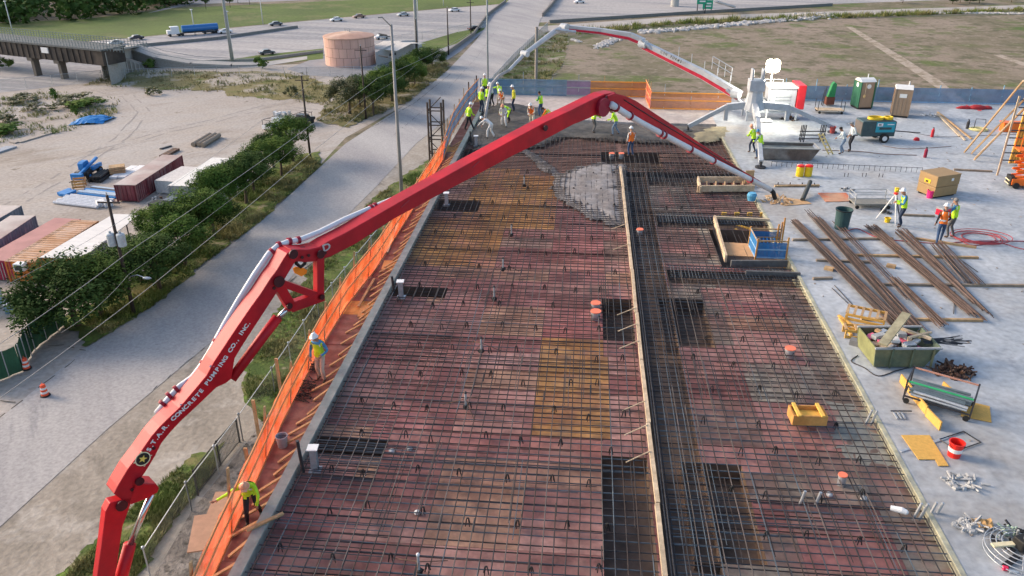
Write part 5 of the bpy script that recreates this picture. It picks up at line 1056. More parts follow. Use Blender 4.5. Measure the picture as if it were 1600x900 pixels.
def pickup(label, px, py, mat, rz, rack=True, load=False):
    b = P(px, py, .02); t = thing('pickup_truck', label, 'pickup truck', tuple(b), rz); t.scale = (.85,)*3
    m_ = MB(); m_.prism([(x, -.95, z) for x, z in [(-2.7, .5), (-2.7, 1.15), (-.35, 1.15), (-.25, 1.85), (1.0, 1.85), (1.5, 1.2), (2.7, 1.05), (2.7, .5)]], (0, 1.9, 0)); obj('body', m_, mat, t, bev=.05)
    m_ = MB(); m_.bx(-2.6, -.45, -.8, .8, 1.12, 1.16); obj('bed', m_, BLACK, t)
    m_ = MB(); m_.prism([(x, -.96, z) for x, z in [(-.2, 1.25), (-.15, 1.75), (.95, 1.75), (1.35, 1.25)]], (0, 1.92, 0)); obj('side_windows', m_, GLS, t)
    for x in (-1.8, 1.8):
        for y in (-.9, .9): m_ = MB(); m_.tube([(x, y-.13, .4), (x, y+.13, .4)], .4, 14); obj('wheel', m_, BLACK, t)
    if rack:
        m_ = MB()
        for y in (-.85, .85): m_.beam((-2.6, y, 2.0), (2.2, y, 2.0), .06, .06)
        for x in (-2.5, -1.2, .2, 1.6): m_.beam((x, -.9, 2.05), (x, .9, 2.05), .06, .05)
        for x in (-2.5, 1.9):
            for y in (-.85, .85): m_.beam((x, y, 1.1), (x, y, 2.0), .06, .06)
        obj('ladder_rack', m_, BLACK, t)
    return t
d0 = (P(480, 185, 0)-P(430, 202, 0)); yz = atan2(d0.y, d0.x)
pickup('white pickup with a black ladder rack parked behind the last lower tree', 433, 201, CW, yz)
pickup('dark pickup with a rack parked beside the street corner pole', 472, 195, CK, yz)
pickup('dark pickup with an open bed half hidden by trees near the red container', 268, 330, CK, atan2(*(reversed((P(290, 330, 0)-P(250, 325, 0))[:2]))), rack=False)
# ---------------------------------------------------------------- containers and yard things
def axis_box(a, b, w_px, name, label, cat, h, roofm, sidem, ribs=True, roofr=False, wid=2.44, L=None, side=1, doors=False):
    """container with its near long bottom edge from a to b (ground pixels)"""
    A, B__ = P(*a, .02), P(*b, .02); d = B__-A; L = L or d.length; t = thing(name, label, cat, tuple(A), atan2(d.y, d.x))
    m_ = MB(); m_.bx(0, L, 0, wid, .12, h-.05); obj('shell', m_, sidem, t)
    m_ = MB(); m_.bx(-.04, L+.04, -.04, wid+.04, h-.05, h); obj('roof', m_, roofm, t)
    FR_ = MB()
    for x in (0, L):
        for y in (0, wid): FR_.bx(x-.07, x+.07, y-.07, y+.07, 0, h-.06)
    FR_.bx(0, L, -.06, .0, .02, .2); obj('frame', FR_, sidem, t)
    if ribs:
        x = .25
        while x < L-.2:
            m_ = MB(); m_.prism([(x, -.002, .2), (x+.05, -.05, .2), (x+.13, -.05, .2), (x+.18, -.002, .2)], (0, 0, h-.3)); obj('side_rib', m_, sidem, t); x += .42
        for k in range(5): m_ = MB(); m_.bx(-.05, -.002, .2+k*.48, .3+k*.48, .2, h-.15); obj('end_rib', m_, sidem, t)
    if roofr:
        x = .3
        while x < L: m_ = MB(); m_.bx(x, x+.14, .05, wid-.05, h+.001, h+.035); obj('roof_rib', m_, roofm, t); x += .5
    if doors:
        for y in (.7, 1.0, 1.5, 1.8): m_ = MB(); m_.tube([(-.1, y, .2), (-.1, y, h-.2)], .03, 6); obj('door_bar', m_, GALV, t)
    return t
CMR = M('container_maroon', (.17, .03, .04), var=.4, scale=.8, col2=(.26, .13, .13), rough=.7, stretch=(1, 1, .3)); CGR = M('container_grey', (.16, .19, .22), var=.3, scale=1, col2=(.22, .22, .24))
CPR = M('pink_roof', (.52, .26, .22), var=.12, scale=.6, col2=(.45, .22, .20)); COR = M('container_orange', (.50, .16, .03), var=.2); CORR = M('faded_orange_roof', (.62, .42, .30), var=.12, scale=1.2, col2=(.50, .27, .14)); CTR = M('dusty_roof', (.52, .46, .42), var=.15, scale=.5, col2=(.40, .30, .27))
axis_box((217, 316), (288, 267), 0, 'shipping_container', 'faded maroon container standing alone in the middle of the gravel yard', 'container', 2.05, CTR, CMR)
axis_box((278, 305), (318, 282), 0, 'box_trailer', 'plain white box next to the maroon container', 'container', 1.65, M('white_roof', (.62, .58, .54)), M('box_white', (.50, .52, .52)), ribs=False, wid=2.6)
axis_box((300, 318), (365, 272), 0, 'box_trailer', 'long white box trailer mostly hidden behind the lower trees', 'container', 2.05, M('trailer_roof', (.75, .73, .68)), M('trailer_grey', (.35, .36, .36)), ribs=False)
axis_box((-35, 436), (62, 366), 0, 'shipping_container', 'grey container nearest the pink roofed one at the left edge', 'container', 2.05, CTR, CGR)
axis_box((-60, 412), (40, 350), 0, 'shipping_container', 'grey container behind the other grey one at the left edge', 'container', 2.05, CTR, CGR)
ax = (P(22, 439, .02), P(128, 370, .02))
axis_box((24, 440), (132, 372), 0, 'shipping_container', 'red container with a long faded pink roof at the left', 'container', 2.05, CPR, M('container_red', (.35, .03, .07), var=.25), doors=True, wid=2.7)
t = axis_box((62, 442), (160, 375), 0, 'shipping_container', 'orange container with a ribbed pale orange roof and an air conditioner', 'container', 2.05, CORR, COR, roofr=True, wid=2.7)
m_ = MB(); m_.bx(-.75, -.06, .6, 1.5, 1.4, 2.1); obj('air_conditioner', m_, WHITE, t, bev=.03); m_ = MB(); m_.bx(-.77, -.752, .7, 1.4, 1.5, 2.0); obj('conditioner_grille', m_, STEEL, t)
q = [(62, 403), (178, 335), (219, 336), (128, 404)]; Z_ = 2.6; pts_ = [P(x, y, Z_) for x, y in q]; t = thing('shed_canopy', 'long white canopy roof on posts in front of the orange container', 'canopy', (pts_[0].x, pts_[0].y, 0), world=True)
for k in range(12):
    a, b, c, d = [pts_[0].lerp(pts_[1], k/12), pts_[0].lerp(pts_[1], (k+.985)/12), pts_[3].lerp(pts_[2], (k+.985)/12), pts_[3].lerp(pts_[2], k/12)]; m_ = MB(); m_.prism([a, b, c, d], (0, 0, .06)); obj('roof_panel', m_, M('canopy_white', (.74, .71, .67), var=.08, scale=.6), t)
for f in (0, .25, .5, .75, 1):
    for a, b in ((0, 1), (3, 2)): c = pts_[a].lerp(pts_[b], f*.97+.015); m_ = MB(); m_.tube([(c.x, c.y, 0), (c.x, c.y, Z_)], .06, 6); obj('post', m_, STEEL, t)
t = thing('yard_lamp', 'small yellow lamp glowing under the edge of the canopy', 'lamp', tuple(P(128, 418, 2.2)), world=False); m_ = MB(); m_.ball((0, 0, 0), .16, 10); obj('bulb', m_, M('warm_bulb', (1, .62, .12), emit=12, var=0), t); m_ = MB(); m_.tube([(0, 0, -2.2), (0, 0, -.1)], .04, 6); obj('stake', m_, STEEL, t)
ld = bpy.data.lights.new('yard_lamp_light', 'POINT'); lo = bpy.data.objects.new('yard_lamp_light', ld); S.collection.objects.link(lo); lo.location = P(128, 418, 2.2)+Vector((.2, -.5, .3)); ld.energy = 40; ld.color = (1, .6, .15)
# telehandler
b = P(140, 276, .02); c = P(165, 262, .02); t = thing('telehandler', 'blue telehandler parked in the gravel yard', 'telehandler', tuple(b), atan2((c-b).y, (c-b).x)); t.scale = (.8,)*3
m_ = MB(); m_.bx(-2.3, 2.3, -.75, .75, .7, 1.3); obj('chassis', m_, STEEL, t, bev=.05)
m_ = MB(); m_.prism([(x, .1, z) for x, z in [(-.9, 1.3), (-.9, 2.3), (-.4, 2.5), (.6, 2.5), (.9, 1.9), (.9, 1.3)]], (0, .85, 0)); obj('cab', m_, BLUE, t, bev=.04); m_ = MB(); m_.bx(-.7, .6, .98, 1.0, 1.6, 2.35); obj('cab_window', m_, GLS, t)
m_ = MB(); m_.beam((-2.9, -.3, 1.2), (2.4, -.3, 2.35), .38, .38); obj('boom', m_, BLUE, t, bev=.03)
m_ = MB(); m_.bx(-3.3, -2.7, -.9, .9, .5, 1.4); obj('fork_carriage', m_, BLUE, t, bev=.02)
for y in (-.5, .5): m_ = MB(); m_.bx(-4.4, -3.3, y-.07, y+.07, .45, .52); obj('fork', m_, BLACK, t)
m_ = MB(); m_.bx(-.2, 2.3, -1.05, -.6, 1.1, 1.7); obj('engine_cover', m_, BLUE, t, bev=.04)
for x in (-1.5, 1.5):
    for y in (-.95, .95): m_ = MB(); m_.tube([(x, y-.2, .62), (x, y+.2, .62)], .62, 16); w_ = obj('wheel', m_, BLACK, t); m_ = MB(); m_.tube([(x, y-.22, .62), (x, y+.22, .62)], .28, 12); obj('wheel_rim', m_, BLUE, w_)
# loose material in the yard
def stack(name, label, cat, a, b, n, sp, r, mat, kind='tube', z=0, lay=1, h=None, group=None, pn='pipe'):
    A, B__ = P(*a, z+.03), P(*b, z+.03); d = (B__-A).normalized(); s_ = Vector((-d.y, d.x, 0)); t = thing(name, label, cat, tuple(A), world=True, group=group)
    for l in range(lay):
        for i in range(n-l):
            o_ = s_*(i+l*.5)*sp; e = d*random.uniform(-.3, .3); m_ = MB()
            if kind == 'tube': m_.tube([A+o_+e+Vector((0, 0, r+l*r*1.8)), B__+o_+e+Vector((0, 0, r+l*r*1.8))], r, 8)
            else: m_.beam(A+o_+e+Vector((0, 0, (h or r)*(l+.5))), B__+o_+e+Vector((0, 0, (h or r)*(l+.5))), sp*.92, (h or r)*.95)
            obj(pn, m_, mat if not isinstance(mat, list) else random.choice(mat), t)
    return t
stack('pipe_stack', 'three large tan pipes lying together in the upper gravel yard', 'pipes', (318, 230), (344, 214), 3, .75, .32, M('tan_pipe', (.30, .24, .18)))
stack('timber_stack', 'grey timber boards lying on the sand below the shrubs', 'timber', (28, 224), (82, 208), 4, .45, .15, M('weathered_board', (.38, .33, .28)), 'beam', pn='board')
stack('timber_stack', 'short boards at the left frame edge in the yard', 'timber', (-12, 242), (22, 231), 3, .5, .2, M('bluish_board', (.35, .38, .42)), 'beam', pn='board')
stack('steel_beams', 'rusty steel beam lying in the yard above the telehandler', 'steel beam', (258, 246), (280, 234), 2, .5, .3, RUST, 'beam', pn='beam')
stack('steel_beams', 'thin dark bar lying in the yard left of the three pipes', 'steel beam', (252, 233), (269, 228), 1, .4, .15, STEEL, 'beam', pn='beam')
stack('sheet_bundle', 'bundle of black pipes between the telehandler and the maroon container', 'pipes', (158, 285), (176, 272), 5, .35, .18, BLACK, lay=2)
stack('panel_stack', 'white panels laid flat beside the maroon container', 'panels', (188, 280), (222, 262), 2, 1.0, .25, WHITE, 'beam', pn='panel')
stack('scaffold_stack', 'stack of blue scaffold frames in front of the maroon container', 'scaffold frames', (124, 303), (183, 310), 6, .45, .16, [BLUE, GREY, M('pale_blue', (.4, .5, .6)), STEEL], 'beam', lay=2, pn='frame')
stack('scaffold_stack', 'small blue stack at the left end of the scaffold frames', 'scaffold frames', (100, 307), (118, 300), 3, .5, .3, BLUE, 'beam', pn='frame')
stack('pipe_stack', 'long silvery white pipes lying nearest in the yard', 'pipes', (84, 318), (152, 326), 7, .42, .18, M('silver_pipe', (.55, .58, .62), rough=.4), lay=1)
stack('panel_stack', 'short white bundle at the end of the silvery pipes', 'panels', (160, 325), (172, 322), 3, .6, .6, WHITE, 'beam', pn='panel')
b = P(125, 293, 0); t = thing('crate', 'orange timber crate behind the blue scaffold frames', 'crate', tuple(b), .4)
for x in (-.6, .6):
    for y in (-.6, .6): m_ = MB(); m_.bx(x-.06, x+.06, y-.06, y+.06, 0, 1.1); obj('post', m_, WOOD, t)
for z in (.15, .5, .85):
    for y in (-.62, .62): m_ = MB(); m_.bx(-.7, .7, y-.03, y+.03, z, z+.2); obj('slat', m_, PLYO, t)
b = P(185, 272, 0); t = thing('crate', 'brown bundle of boards at the end of the black pipes', 'crate', tuple(b), .5)
for k in range(4): m_ = MB(); m_.bx(-.9, .9, -.7, .7, k*.28, k*.28+.24); obj('board_layer', m_, WOOD, t)
mb = MB(); c = P(145, 190, 0); random.seed(3); vs = []; N = 14
for i in range(N):
    for j in range(9): x, y = (i/(N-1)-.5), (j/8-.5); vs.append((c.x+x*4.6+random.uniform(-.15, .15), c.y+y*4.2+x*1.5, max(.04, .95*cos(x*2.6)*cos(y*2.6)+.25*mnoise.noise((x*6, y*6, 1)))))
mb.add(vs, [(i*9+j, (i+1)*9+j, (i+1)*9+j+1, i*9+j+1) for i in range(N-1) for j in range(8)]); tag(obj('tarpaulin', mb, M('blue_tarp', (.02, .22, .55), rough=.5)), 'bright blue tarpaulin heaped on the sand beside the shrubs', 'tarpaulin')
for i, (x, y, w_, lab) in enumerate([(262, 300, 22, 'heap of junk beside the white box in the yard'), (245, 318, 18, 'pile of scrap at the near end of the maroon container'), (440, 182, 30, 'white wrapped goods stacked behind the parked pickups'), (640, 75, 40, 'clutter of equipment behind the white shed'), (175, 430, 26, 'dark clutter under the canopy edge')]):
    b = P(x, y, 0); s = w_*(b-CP).length/F/2; t = thing('junk_heap', lab, 'junk heap', tuple(b), .3); cols = [WHITE, GALV] if i == 2 else [RUST, GREY, WOOD, STEEL, GALV]
    for k in range(9): m_ = MB(); m_.box((random.uniform(-s, s)*.8, random.uniform(-s, s)*.5, .35), (random.uniform(.3, .9)*s*.5, random.uniform(.3, .9)*s*.4, random.uniform(.5, .9)), random.uniform(0, 3)); obj('piece', m_, random.choice(cols), t)
def drum(label, px, py):
    t = thing('traffic_drum', label, 'traffic drum', tuple(P(px, py, .07)), 0); t.scale = (.8,)*3; m_ = MB(); m_.lathe([(.42, 0), (.42, .08), (.36, .1)], n=14); obj('base', m_, BLACK, t)
    OR_ = M('drum_orange', (.85, .12, .05))
    for k in range(5): m_ = MB(); r = .31-.02*k; m_.lathe([(r, .1+k*.19), (r-.015, .1+(k+1)*.19)], n=16); obj('band', m_, OR_ if k % 2 == 0 else WHITE, t)
    m_ = MB(); m_.lathe([(.2, 1.05), (.16, 1.12)], n=12); m_.tube([(0, 0, 1.1), (0, 0, 1.35)], .02, 5); obj('handle', m_, OR_, t)
drum('orange and white drum standing alone on the street at the lower left', 71, 618); drum('orange and white drum against the foot of the green screened fence', 42, 576)
b = P(21, 487, 0); t = thing('utility_box', 'small blue grey box with a white lid at the left edge below the trees', 'utility box', tuple(b), .4); m_ = MB(); m_.bx(-.5, .5, -.4, .4, 0, .8); obj('body', m_, M('box_blue', (.2, .3, .38)), t); m_ = MB(); m_.bx(-.55, .55, -.45, .45, .8, .9); obj('lid', m_, WHITE, t)
b = P(0, 470, 0); t = thing('portable_cabin', 'corner of a pale blue cabin at the left frame edge below the red container', 'cabin', tuple(b), .6); m_ = MB(); m_.bx(-3, .2, -1, 1, .1, 2.2); obj('walls', m_, M('cabin_blue', (.35, .5, .55)), t); m_ = MB(); m_.bx(-3.1, .3, -1.1, 1.1, 2.2, 2.3); obj('roof', m_, WHITE, t)
# highway signs on the frontage
for i, (px, py, w_, tp, lab) in enumerate(((1095, 21, 16, -8, 'green highway sign cut by the top edge, left of its twin'), (1105, 16, 17, 0, 'green highway sign facing left by the freeway at the top'))):
    b = P(px, py, 0); t = thing('highway_sign', lab, 'road sign', tuple(b)); z = ztop(b, tp); s = 14*(b-CP).length/F/2
    for x in (-s*.8, s*.8): m_ = MB(); m_.tube([(x, 0, 0), (x, 0, z)], .15, 6); obj('post', m_, STEEL, t)
    m_ = MB(); m_.bx(-s, s, -.2, -.1, z-2.6, z); obj('board', m_, M('sign_green', (.02, .33, .20), var=.05), t)
    m_ = MB(); m_.bx(-s*.7, s*.7, -.23, -.2, z-1.2, z-.8); m_.bx(-s*.5, s*.7, -.23, -.2, z-2.0, z-1.6); obj('legend', m_, WHITE, t)['kind'] = 'stuff'
A, B__ = P(1118, 2, 6), P(1147, 11, 1); m_ = MB(); m_.beam(A, B__, 1, .5); tag(obj('overpass_beam', m_, M('pale_beam', (.5, .5, .52))), 'pale sloping beam at the top edge right of the green signs', 'beam')
t = thing('bridge_column', 'grey round column standing in the freeway at the top centre', 'column', tuple(P(1054, 10, 0))); m_ = MB(); m_.lathe([(1.3, 0), (1.2, 12)], n=14); obj('shaft', m_, CONC, t)
# white rock lines in the field
def rocks(label, pxs, n, w_, s):
    mb = MB(); A = [P(*p, 0) for p in pxs]; cum = [0]
    for a, b in zip(A[:-1], A[1:]): cum.append(cum[-1]+(b-a).length)
    for k in range(n):
        q = random.uniform(0, cum[-1]); i = max(j for j in range(len(cum)-1) if cum[j] <= q); c = A[i].lerp(A[i+1], (q-cum[i])/(cum[i+1]-cum[i])); mb.ball((c.x+random.gauss(0, w_*.4), c.y+random.gauss(0, w_), random.uniform(0, s*.3)), s*random.uniform(.4, 1), 5, (1, 1, .6), .25)
    o = obj('white_rocks', mb, M('white_rock', (.52, .50, .48), var=.15)); o['kind'] = 'stuff'; tag(o, label, 'rocks')
rocks('line of white rocks along the ditch at the far side of the field', [(1000, 51), (1060, 47), (1200, 34), (1255, 29)], 700, 1.1, .8)
rocks('heap of white rubble at the right end of the rock line', [(1255, 28), (1275, 25), (1298, 25)], 500, 2.2, .9)
rocks('broken white line of rocks near the top right corner', [(1430, 20), (1520, 21), (1600, 22)], 260, .5, .6)
rocks('patch of white rubble under the arch of the white boom', [(935, 73), (950, 66), (968, 60)], 420, 1.2, .5)
rocks('few white stones left of the rubble patch', [(892, 62), (906, 66)], 50, .5, .5)
# hoist tower beside the walkway
b = P(691, 230, WZ); t = thing('hoist_tower', 'dark scaffold tower standing just outside the netting beside the street', 'scaffold tower', (b.x-.35, b.y, 0)); z1 = ztop(Vector((b.x, b.y, 0)), 158)
for x in (-.45, .45):
    for y in (-.45, .45): m_ = MB(); m_.tube([(x, y, .05), (x, y, z1)], .07, 6); obj('leg', m_, M('tower_brown', (.06, .045, .035)), t)
z = .5; k = 0
while z < z1:
    m_ = MB()
    for a, c in (((-.45, -.45), (.45, -.45)), ((.45, -.45), (.45, .45)), ((.45, .45), (-.45, .45)), ((-.45, .45), (-.45, -.45))): m_.tube([(*a, z), (*c, z)], .04, 5)
    m_.tube([(-.45, -.45, z), (.45, -.45, z+.9)] if k % 2 else [(.45, -.45, z), (-.45, -.45, z+.9)], .03, 5); obj('brace', m_, MC['tower_brown'], t); z += .95; k += 1

# ---------------------------------------------------------------- joints, kerb edges and cracks in the street
random.seed(9)
JN = M('joint_dark', (.07, .065, .055), var=.3)
def joint(name, pxs, w_, dash=0, z=.078):
    mb = MB(); A = [P(x, y, 0) for x, y in pxs]
    for a, b in zip(A[:-1], A[1:]):
        n = max(1, int((b-a).length/.5))
        for i in range(n):
            if dash and random.random() < dash: continue
            p, q = a.lerp(b, i/n), a.lerp(b, (i+1)/n); d = (q-p).normalized(); s_ = Vector((-d.y, d.x, 0)); j1 = .1*mnoise.noise((p.x*1.5, p.y*1.5, 2)); j2 = .1*mnoise.noise((q.x*1.5, q.y*1.5, 2)); ww = w_*random.uniform(.5, 1.2)
            mb.add([p+s_*(j1-ww)+Vector((0, 0, z)), p+s_*(j1+ww)+Vector((0, 0, z)), q+s_*(j2+ww)+Vector((0, 0, z)), q+s_*(j2-ww)+Vector((0, 0, z))], [(0, 1, 2, 3)])
    o = struct(name, mb, JN); return o
joint('street_joint', [(-40, 690), (0, 654), (60, 607), (110, 570), (134, 549)], .05, .3); joint('street_joint', [(62, 542), (100, 540), (134, 549)], .04, .3)
joint('street_crack', [(447, 448), (470, 425), (510, 395), (540, 362), (572, 345), (600, 315), (615, 290)], .07, .15); joint('street_crack', [(0, 628), (25, 630)], .04); joint('street_crack', [(320, 545), (300, 560), (240, 610)], .03, .4)
joint('street_joint', [(545, 215), (590, 195), (650, 160), (705, 115)], .06, .2); joint('street_joint', [(610, 216), (690, 150), (745, 90), (780, 40)], .03, .5)
TYRE = M('tyre_track', (.30, .27, .245), var=.2)
def tracks(name, pxs, mat, w_, z):
    for off in (-.9, .9):
        mb = MB(); A = [P(x, y, 0) for x, y in pxs]; pts_ = []
        for i in range(len(A)-1):
            for k in range(8): pts_.append(A[i].lerp(A[i+1], k/8))
        for i in range(len(pts_)-1):
            p, q = pts_[i], pts_[i+1]; d = (q-p).normalized(); s_ = Vector((-d.y, d.x, 0)); c1 = off+.3*mnoise.noise((p.x*.3, p.y*.3, off)); ww = w_*random.uniform(.4, 1)
            if random.random() < .25: continue
            mb.add([p+s_*(c1-ww)+Vector((0, 0, z)), p+s_*(c1+ww)+Vector((0, 0, z)), q+s_*(c1+ww)+Vector((0, 0, z)), q+s_*(c1-ww)+Vector((0, 0, z))], [(0, 1, 2, 3)])
        struct(name, mb, mat)
tracks('tyre_track', [(100, 250), (180, 230), (260, 205), (330, 190), (420, 165), (500, 175)], TYRE, .18, .024); tracks('tyre_track', [(20, 320), (90, 280), (190, 215), (225, 175), (200, 150), (150, 140)], TYRE, .16, .026)
# ---------------------------------------------------------------- things on the deck
random.seed(31)
def at(px, py, z=ZD): p = P(px, py, z); return (p.x, p.y, z)
def post_col(label, px, py, ty):
    b = P(px, py, ZD-.15); z = ztop(Vector((b.x, b.y, ZD-.15)), ty)-(ZD-.15); t = thing('column_stub', label, 'steel column', tuple(b), .1, 'galvanised stub columns on the left edge')
    m_ = MB(); m_.box((0, 0, .02), (.34, .34, .03)); obj('base_plate', m_, GALV, t); m_ = MB(); m_.bx(-.09, .09, -.1, -.08, .03, z-.03); m_.bx(-.09, .09, .08, .1, .03, z-.03); m_.bx(-.01, .01, -.08, .08, .03, z-.03); obj('web', m_, GALV, t); m_ = MB(); m_.box((0, 0, z-.01), (.30, .30, .03)); obj('top_plate', m_, WHITE, t)
post_col('galvanised stub column nearest the camera on the left edge', 493, 735, 699); post_col('galvanised stub column beside the second dark slot on the left edge', 627, 465, 439); post_col('galvanised stub column on the left edge just under the boom', 698, 321, 301); post_col('galvanised stub column at the edge of the wet concrete', 744, 229, 212)
for lab, px, py, ty in (('dark pipe stub standing at the curb nearest the camera', 474, 738, 689), ('dark pipe stub at the curb beside the middle stub column', 616, 458, 432), ('dark pipe stub at the curb under the boom', 690, 300, 290), ('dark pipe stub at the curb by the wet concrete', 736, 222, 205)):
    b = P(px, py, ZD-.1); z = ztop(Vector((b.x, b.y, ZD-.1)), ty)-(ZD-.1); m_ = MB(); m_.tube([(b.x, b.y, ZD-.1), (b.x-.05, b.y, ZD-.1+z)], .05, 10); tag(obj('pipe_stub', m_, STEEL), lab, 'pipe', 'dark pipe stubs along the curb')
SP = [(752, 552, 'screed post in the middle of the left bay above its lower twin'), (728, 640, 'screed post below and left of its twin in the left bay'), (655, 898, 'screed post cut by the bottom edge of the picture'), (786, 424, 'screed post by the pale orange forms of the left bay'), (799, 370, 'screed post just above the middle of the left bay'), (819, 292, 'tallest screed post near the pale splash'), (772, 470, 'short screed post left of the orange capped sleeves')]
for px, py, lab in SP:
    t = thing('screed_post', lab, 'screed post', at(px, py, ZD-.2), random.uniform(0, 2), 'screed posts standing in the left bay'); m_ = MB(); m_.tube([(0, 0, 0), (0, 0, .62)], .035, 8); obj('post', m_, GREY, t); m_ = MB(); m_.ball((0, 0, .64), .05, 8); obj('cap', m_, WHITE if py > 800 else STEEL, t)
    for k in range(3): a = k*2.1; m_ = MB(); m_.tube([(0, 0, .42), (cos(a)*.75, sin(a)*.75, .12)], .012, 5); obj('stay', m_, RUST, t)
    m_ = MB(); m_.ball((0, 0, .1), .12, 7, (1, 1, .8), .3); obj('collar', m_, BLACK, t)
ORC = M('orange_cap', (.90, .22, .12), rough=.6, var=.05)
def sleeve(label, px, py, w_, grp='sleeves with orange caps'):
    b = P(px, py, ZD+.08); s = w_*(b-CP).length/F/2; t = thing('pipe_sleeve', label, 'pipe sleeve', (b.x, b.y, ZD-.24), 0, grp); m_ = MB(); m_.lathe([(s*.85, 0), (s*.85, .30), (s, .31), (s, .33)], n=16); obj('sleeve', m_, GALV, t); m_ = MB(); m_.cyl((0, 0, .331), s*1.0, .03, 16); obj('cap', m_, ORC, t)
for a in [('orange capped sleeve, upper of the pair left of the dark pit', 931, 474, 16), ('orange capped sleeve, lower of the pair left of the dark pit', 931, 487, 17), ('orange capped sleeve just right of the centre board', 1000, 359, 11), ('left orange cap of the pair in the farthest pit', 956, 240, 9), ('right orange cap of the pair in the farthest pit', 971, 240, 9), ('small orange capped sleeve in the right bay above the yellow box', 1235, 545, 16), ('small orange capped sleeve in the right bay below the yellow box', 1317, 743, 13)]: sleeve(*a)
t = thing('formwork_box', 'bright yellow timber box form sitting on the right bay rebar', 'box form', at(1260, 656, ZD-.02), .05+0)
for y in (-.28, .28): m_ = MB(); m_.bx(-.52, .52, y-.025, y+.025, 0, .34); obj('side_board', m_, YEL if False else PLYO, t)
for x in (-.50, .50): m_ = MB(); m_.bx(x-.025, x+.025, -.255, .255, 0, .34); obj('end_board', m_, PLYO, t)
for x in (-.36, .36): m_ = MB(); m_.bx(x-.05, x+.05, -.36, .36, .345, .40); obj('cross_cleat', m_, M('yellow_lumber', (.78, .48, .10), var=.15), t)
m_ = MB(); m_.bx(-.47, .47, -.25, .25, .05, .2); obj('bottom_board', m_, MC['yellow_lumber'], t)
def stud(label, px, py, h, tilt, n=2):
    t = thing('metal_studs', label, 'metal studs', at(px, py, ZD-.15)); 
    for k in range(n): m_ = MB(); m_.beam((k*.16, 0, 0), (k*.16+tilt, 0, h), .05, .06); obj('stud', m_, GALV, t)
stud('two grey metal studs standing at the right edge of the yellow splash', 1352, 664, .55, .1); stud('two metal studs upright at the slab edge near the bottom right', 1426, 812, .55, .12); stud('second pair of metal studs, just right of the other at the edge', 1451, 808, .5, .1)
for lab, px, py in (('thin grey stub post, left one of two in the lower right bay', 1249, 790), ('thin grey stub post, right one of two in the lower right bay', 1273, 792)): m_ = MB(); b = P(px, py, ZD-.2); m_.tube([(b.x, b.y, ZD-.2), (b.x+.08, b.y, ZD+.3)], .04, 8); tag(obj('stub_post', m_, GALV), lab, 'post')
mb = MB(); b = P(1405, 800, ZD); mb.tube([(b.x-.2, b.y+.1, ZD+.04), (b.x+.05, b.y, ZD+.06), (b.x+.16, b.y-.06, ZD+.05), (b.x+.2, b.y-.08, ZD+.05)], [.07, .09, .07, .03], 10); tag(obj('plastic_bag', mb, WHITE), 'white plastic bag caught on the rebar by the metal studs', 'bag')
for i, (x, y) in enumerate(((652, 800), (612, 704), (640, 700), (1350, 778), (1296, 772))): m_ = MB(); b = P(x, y, ZD-.2); m_.lathe([(.001, 0), (.09, 0), (.08, .05), (.04, .07), (.001, .08)], (b.x, b.y, ZD-.23), 10, cap=False); tag(obj('paper_scrap', m_, WHITE), ['white cap nearest the camera on the left bay forms', 'white cap beside the near left dark slot', 'second white cap right of the near left dark slot', 'small silver disc under the right bay rebar', 'small pale disc by the two thin stub posts'][i], 'cap')
# timber form round the small upper opening
def plank(name, label, a, b, w_, h_, mat, z=ZD, cat='plank', group=None):
    A, B__ = P(*a, z), P(*b, z); m_ = MB(); m_.beam(A+Vector((0, 0, h_/2)), B__+Vector((0, 0, h_/2)), w_, h_); return tag(obj(name, m_, mat), label, cat, group)
t = thing('curb_form', 'long narrow timber curb form in the upper right bay', 'form', at(1130, 298, ZD), world=True)
for a, b in (((1089, 299), (1178, 298)), ((1092, 285), (1178, 285)), ((1090, 284), (1094, 301))): m_ = MB(); m_.beam(P(*a, ZD)+Vector((0, 0, .15)), P(*b, ZD)+Vector((0, 0, .15)), .09, .36); obj('side_board', m_, WOODP, t)
for k in range(6): a = P(1104+k*14, 296, ZD); b = P(1104+k*14, 287, ZD); m_ = MB(); m_.beam(a+Vector((0, 0, .1)), b+Vector((0, 0, .1)), .07, .1); obj('spacer', m_, WOOD, t)
for k in range(5): a = P(1106+k*14, 291, ZD); m_ = MB(); m_.box((a.x, a.y, ZD+.03), (.7, .9, .02)); obj('plywood', m_, PLYM, t)
m_ = MB(); a = P(1169, 291, ZD); m_.box((a.x, a.y, ZD+.55), (.5, .04, .75), .2); tag(obj('plywood_offcut', m_, WOOD), 'square plywood offcut standing under the end of the red boom', 'plywood')
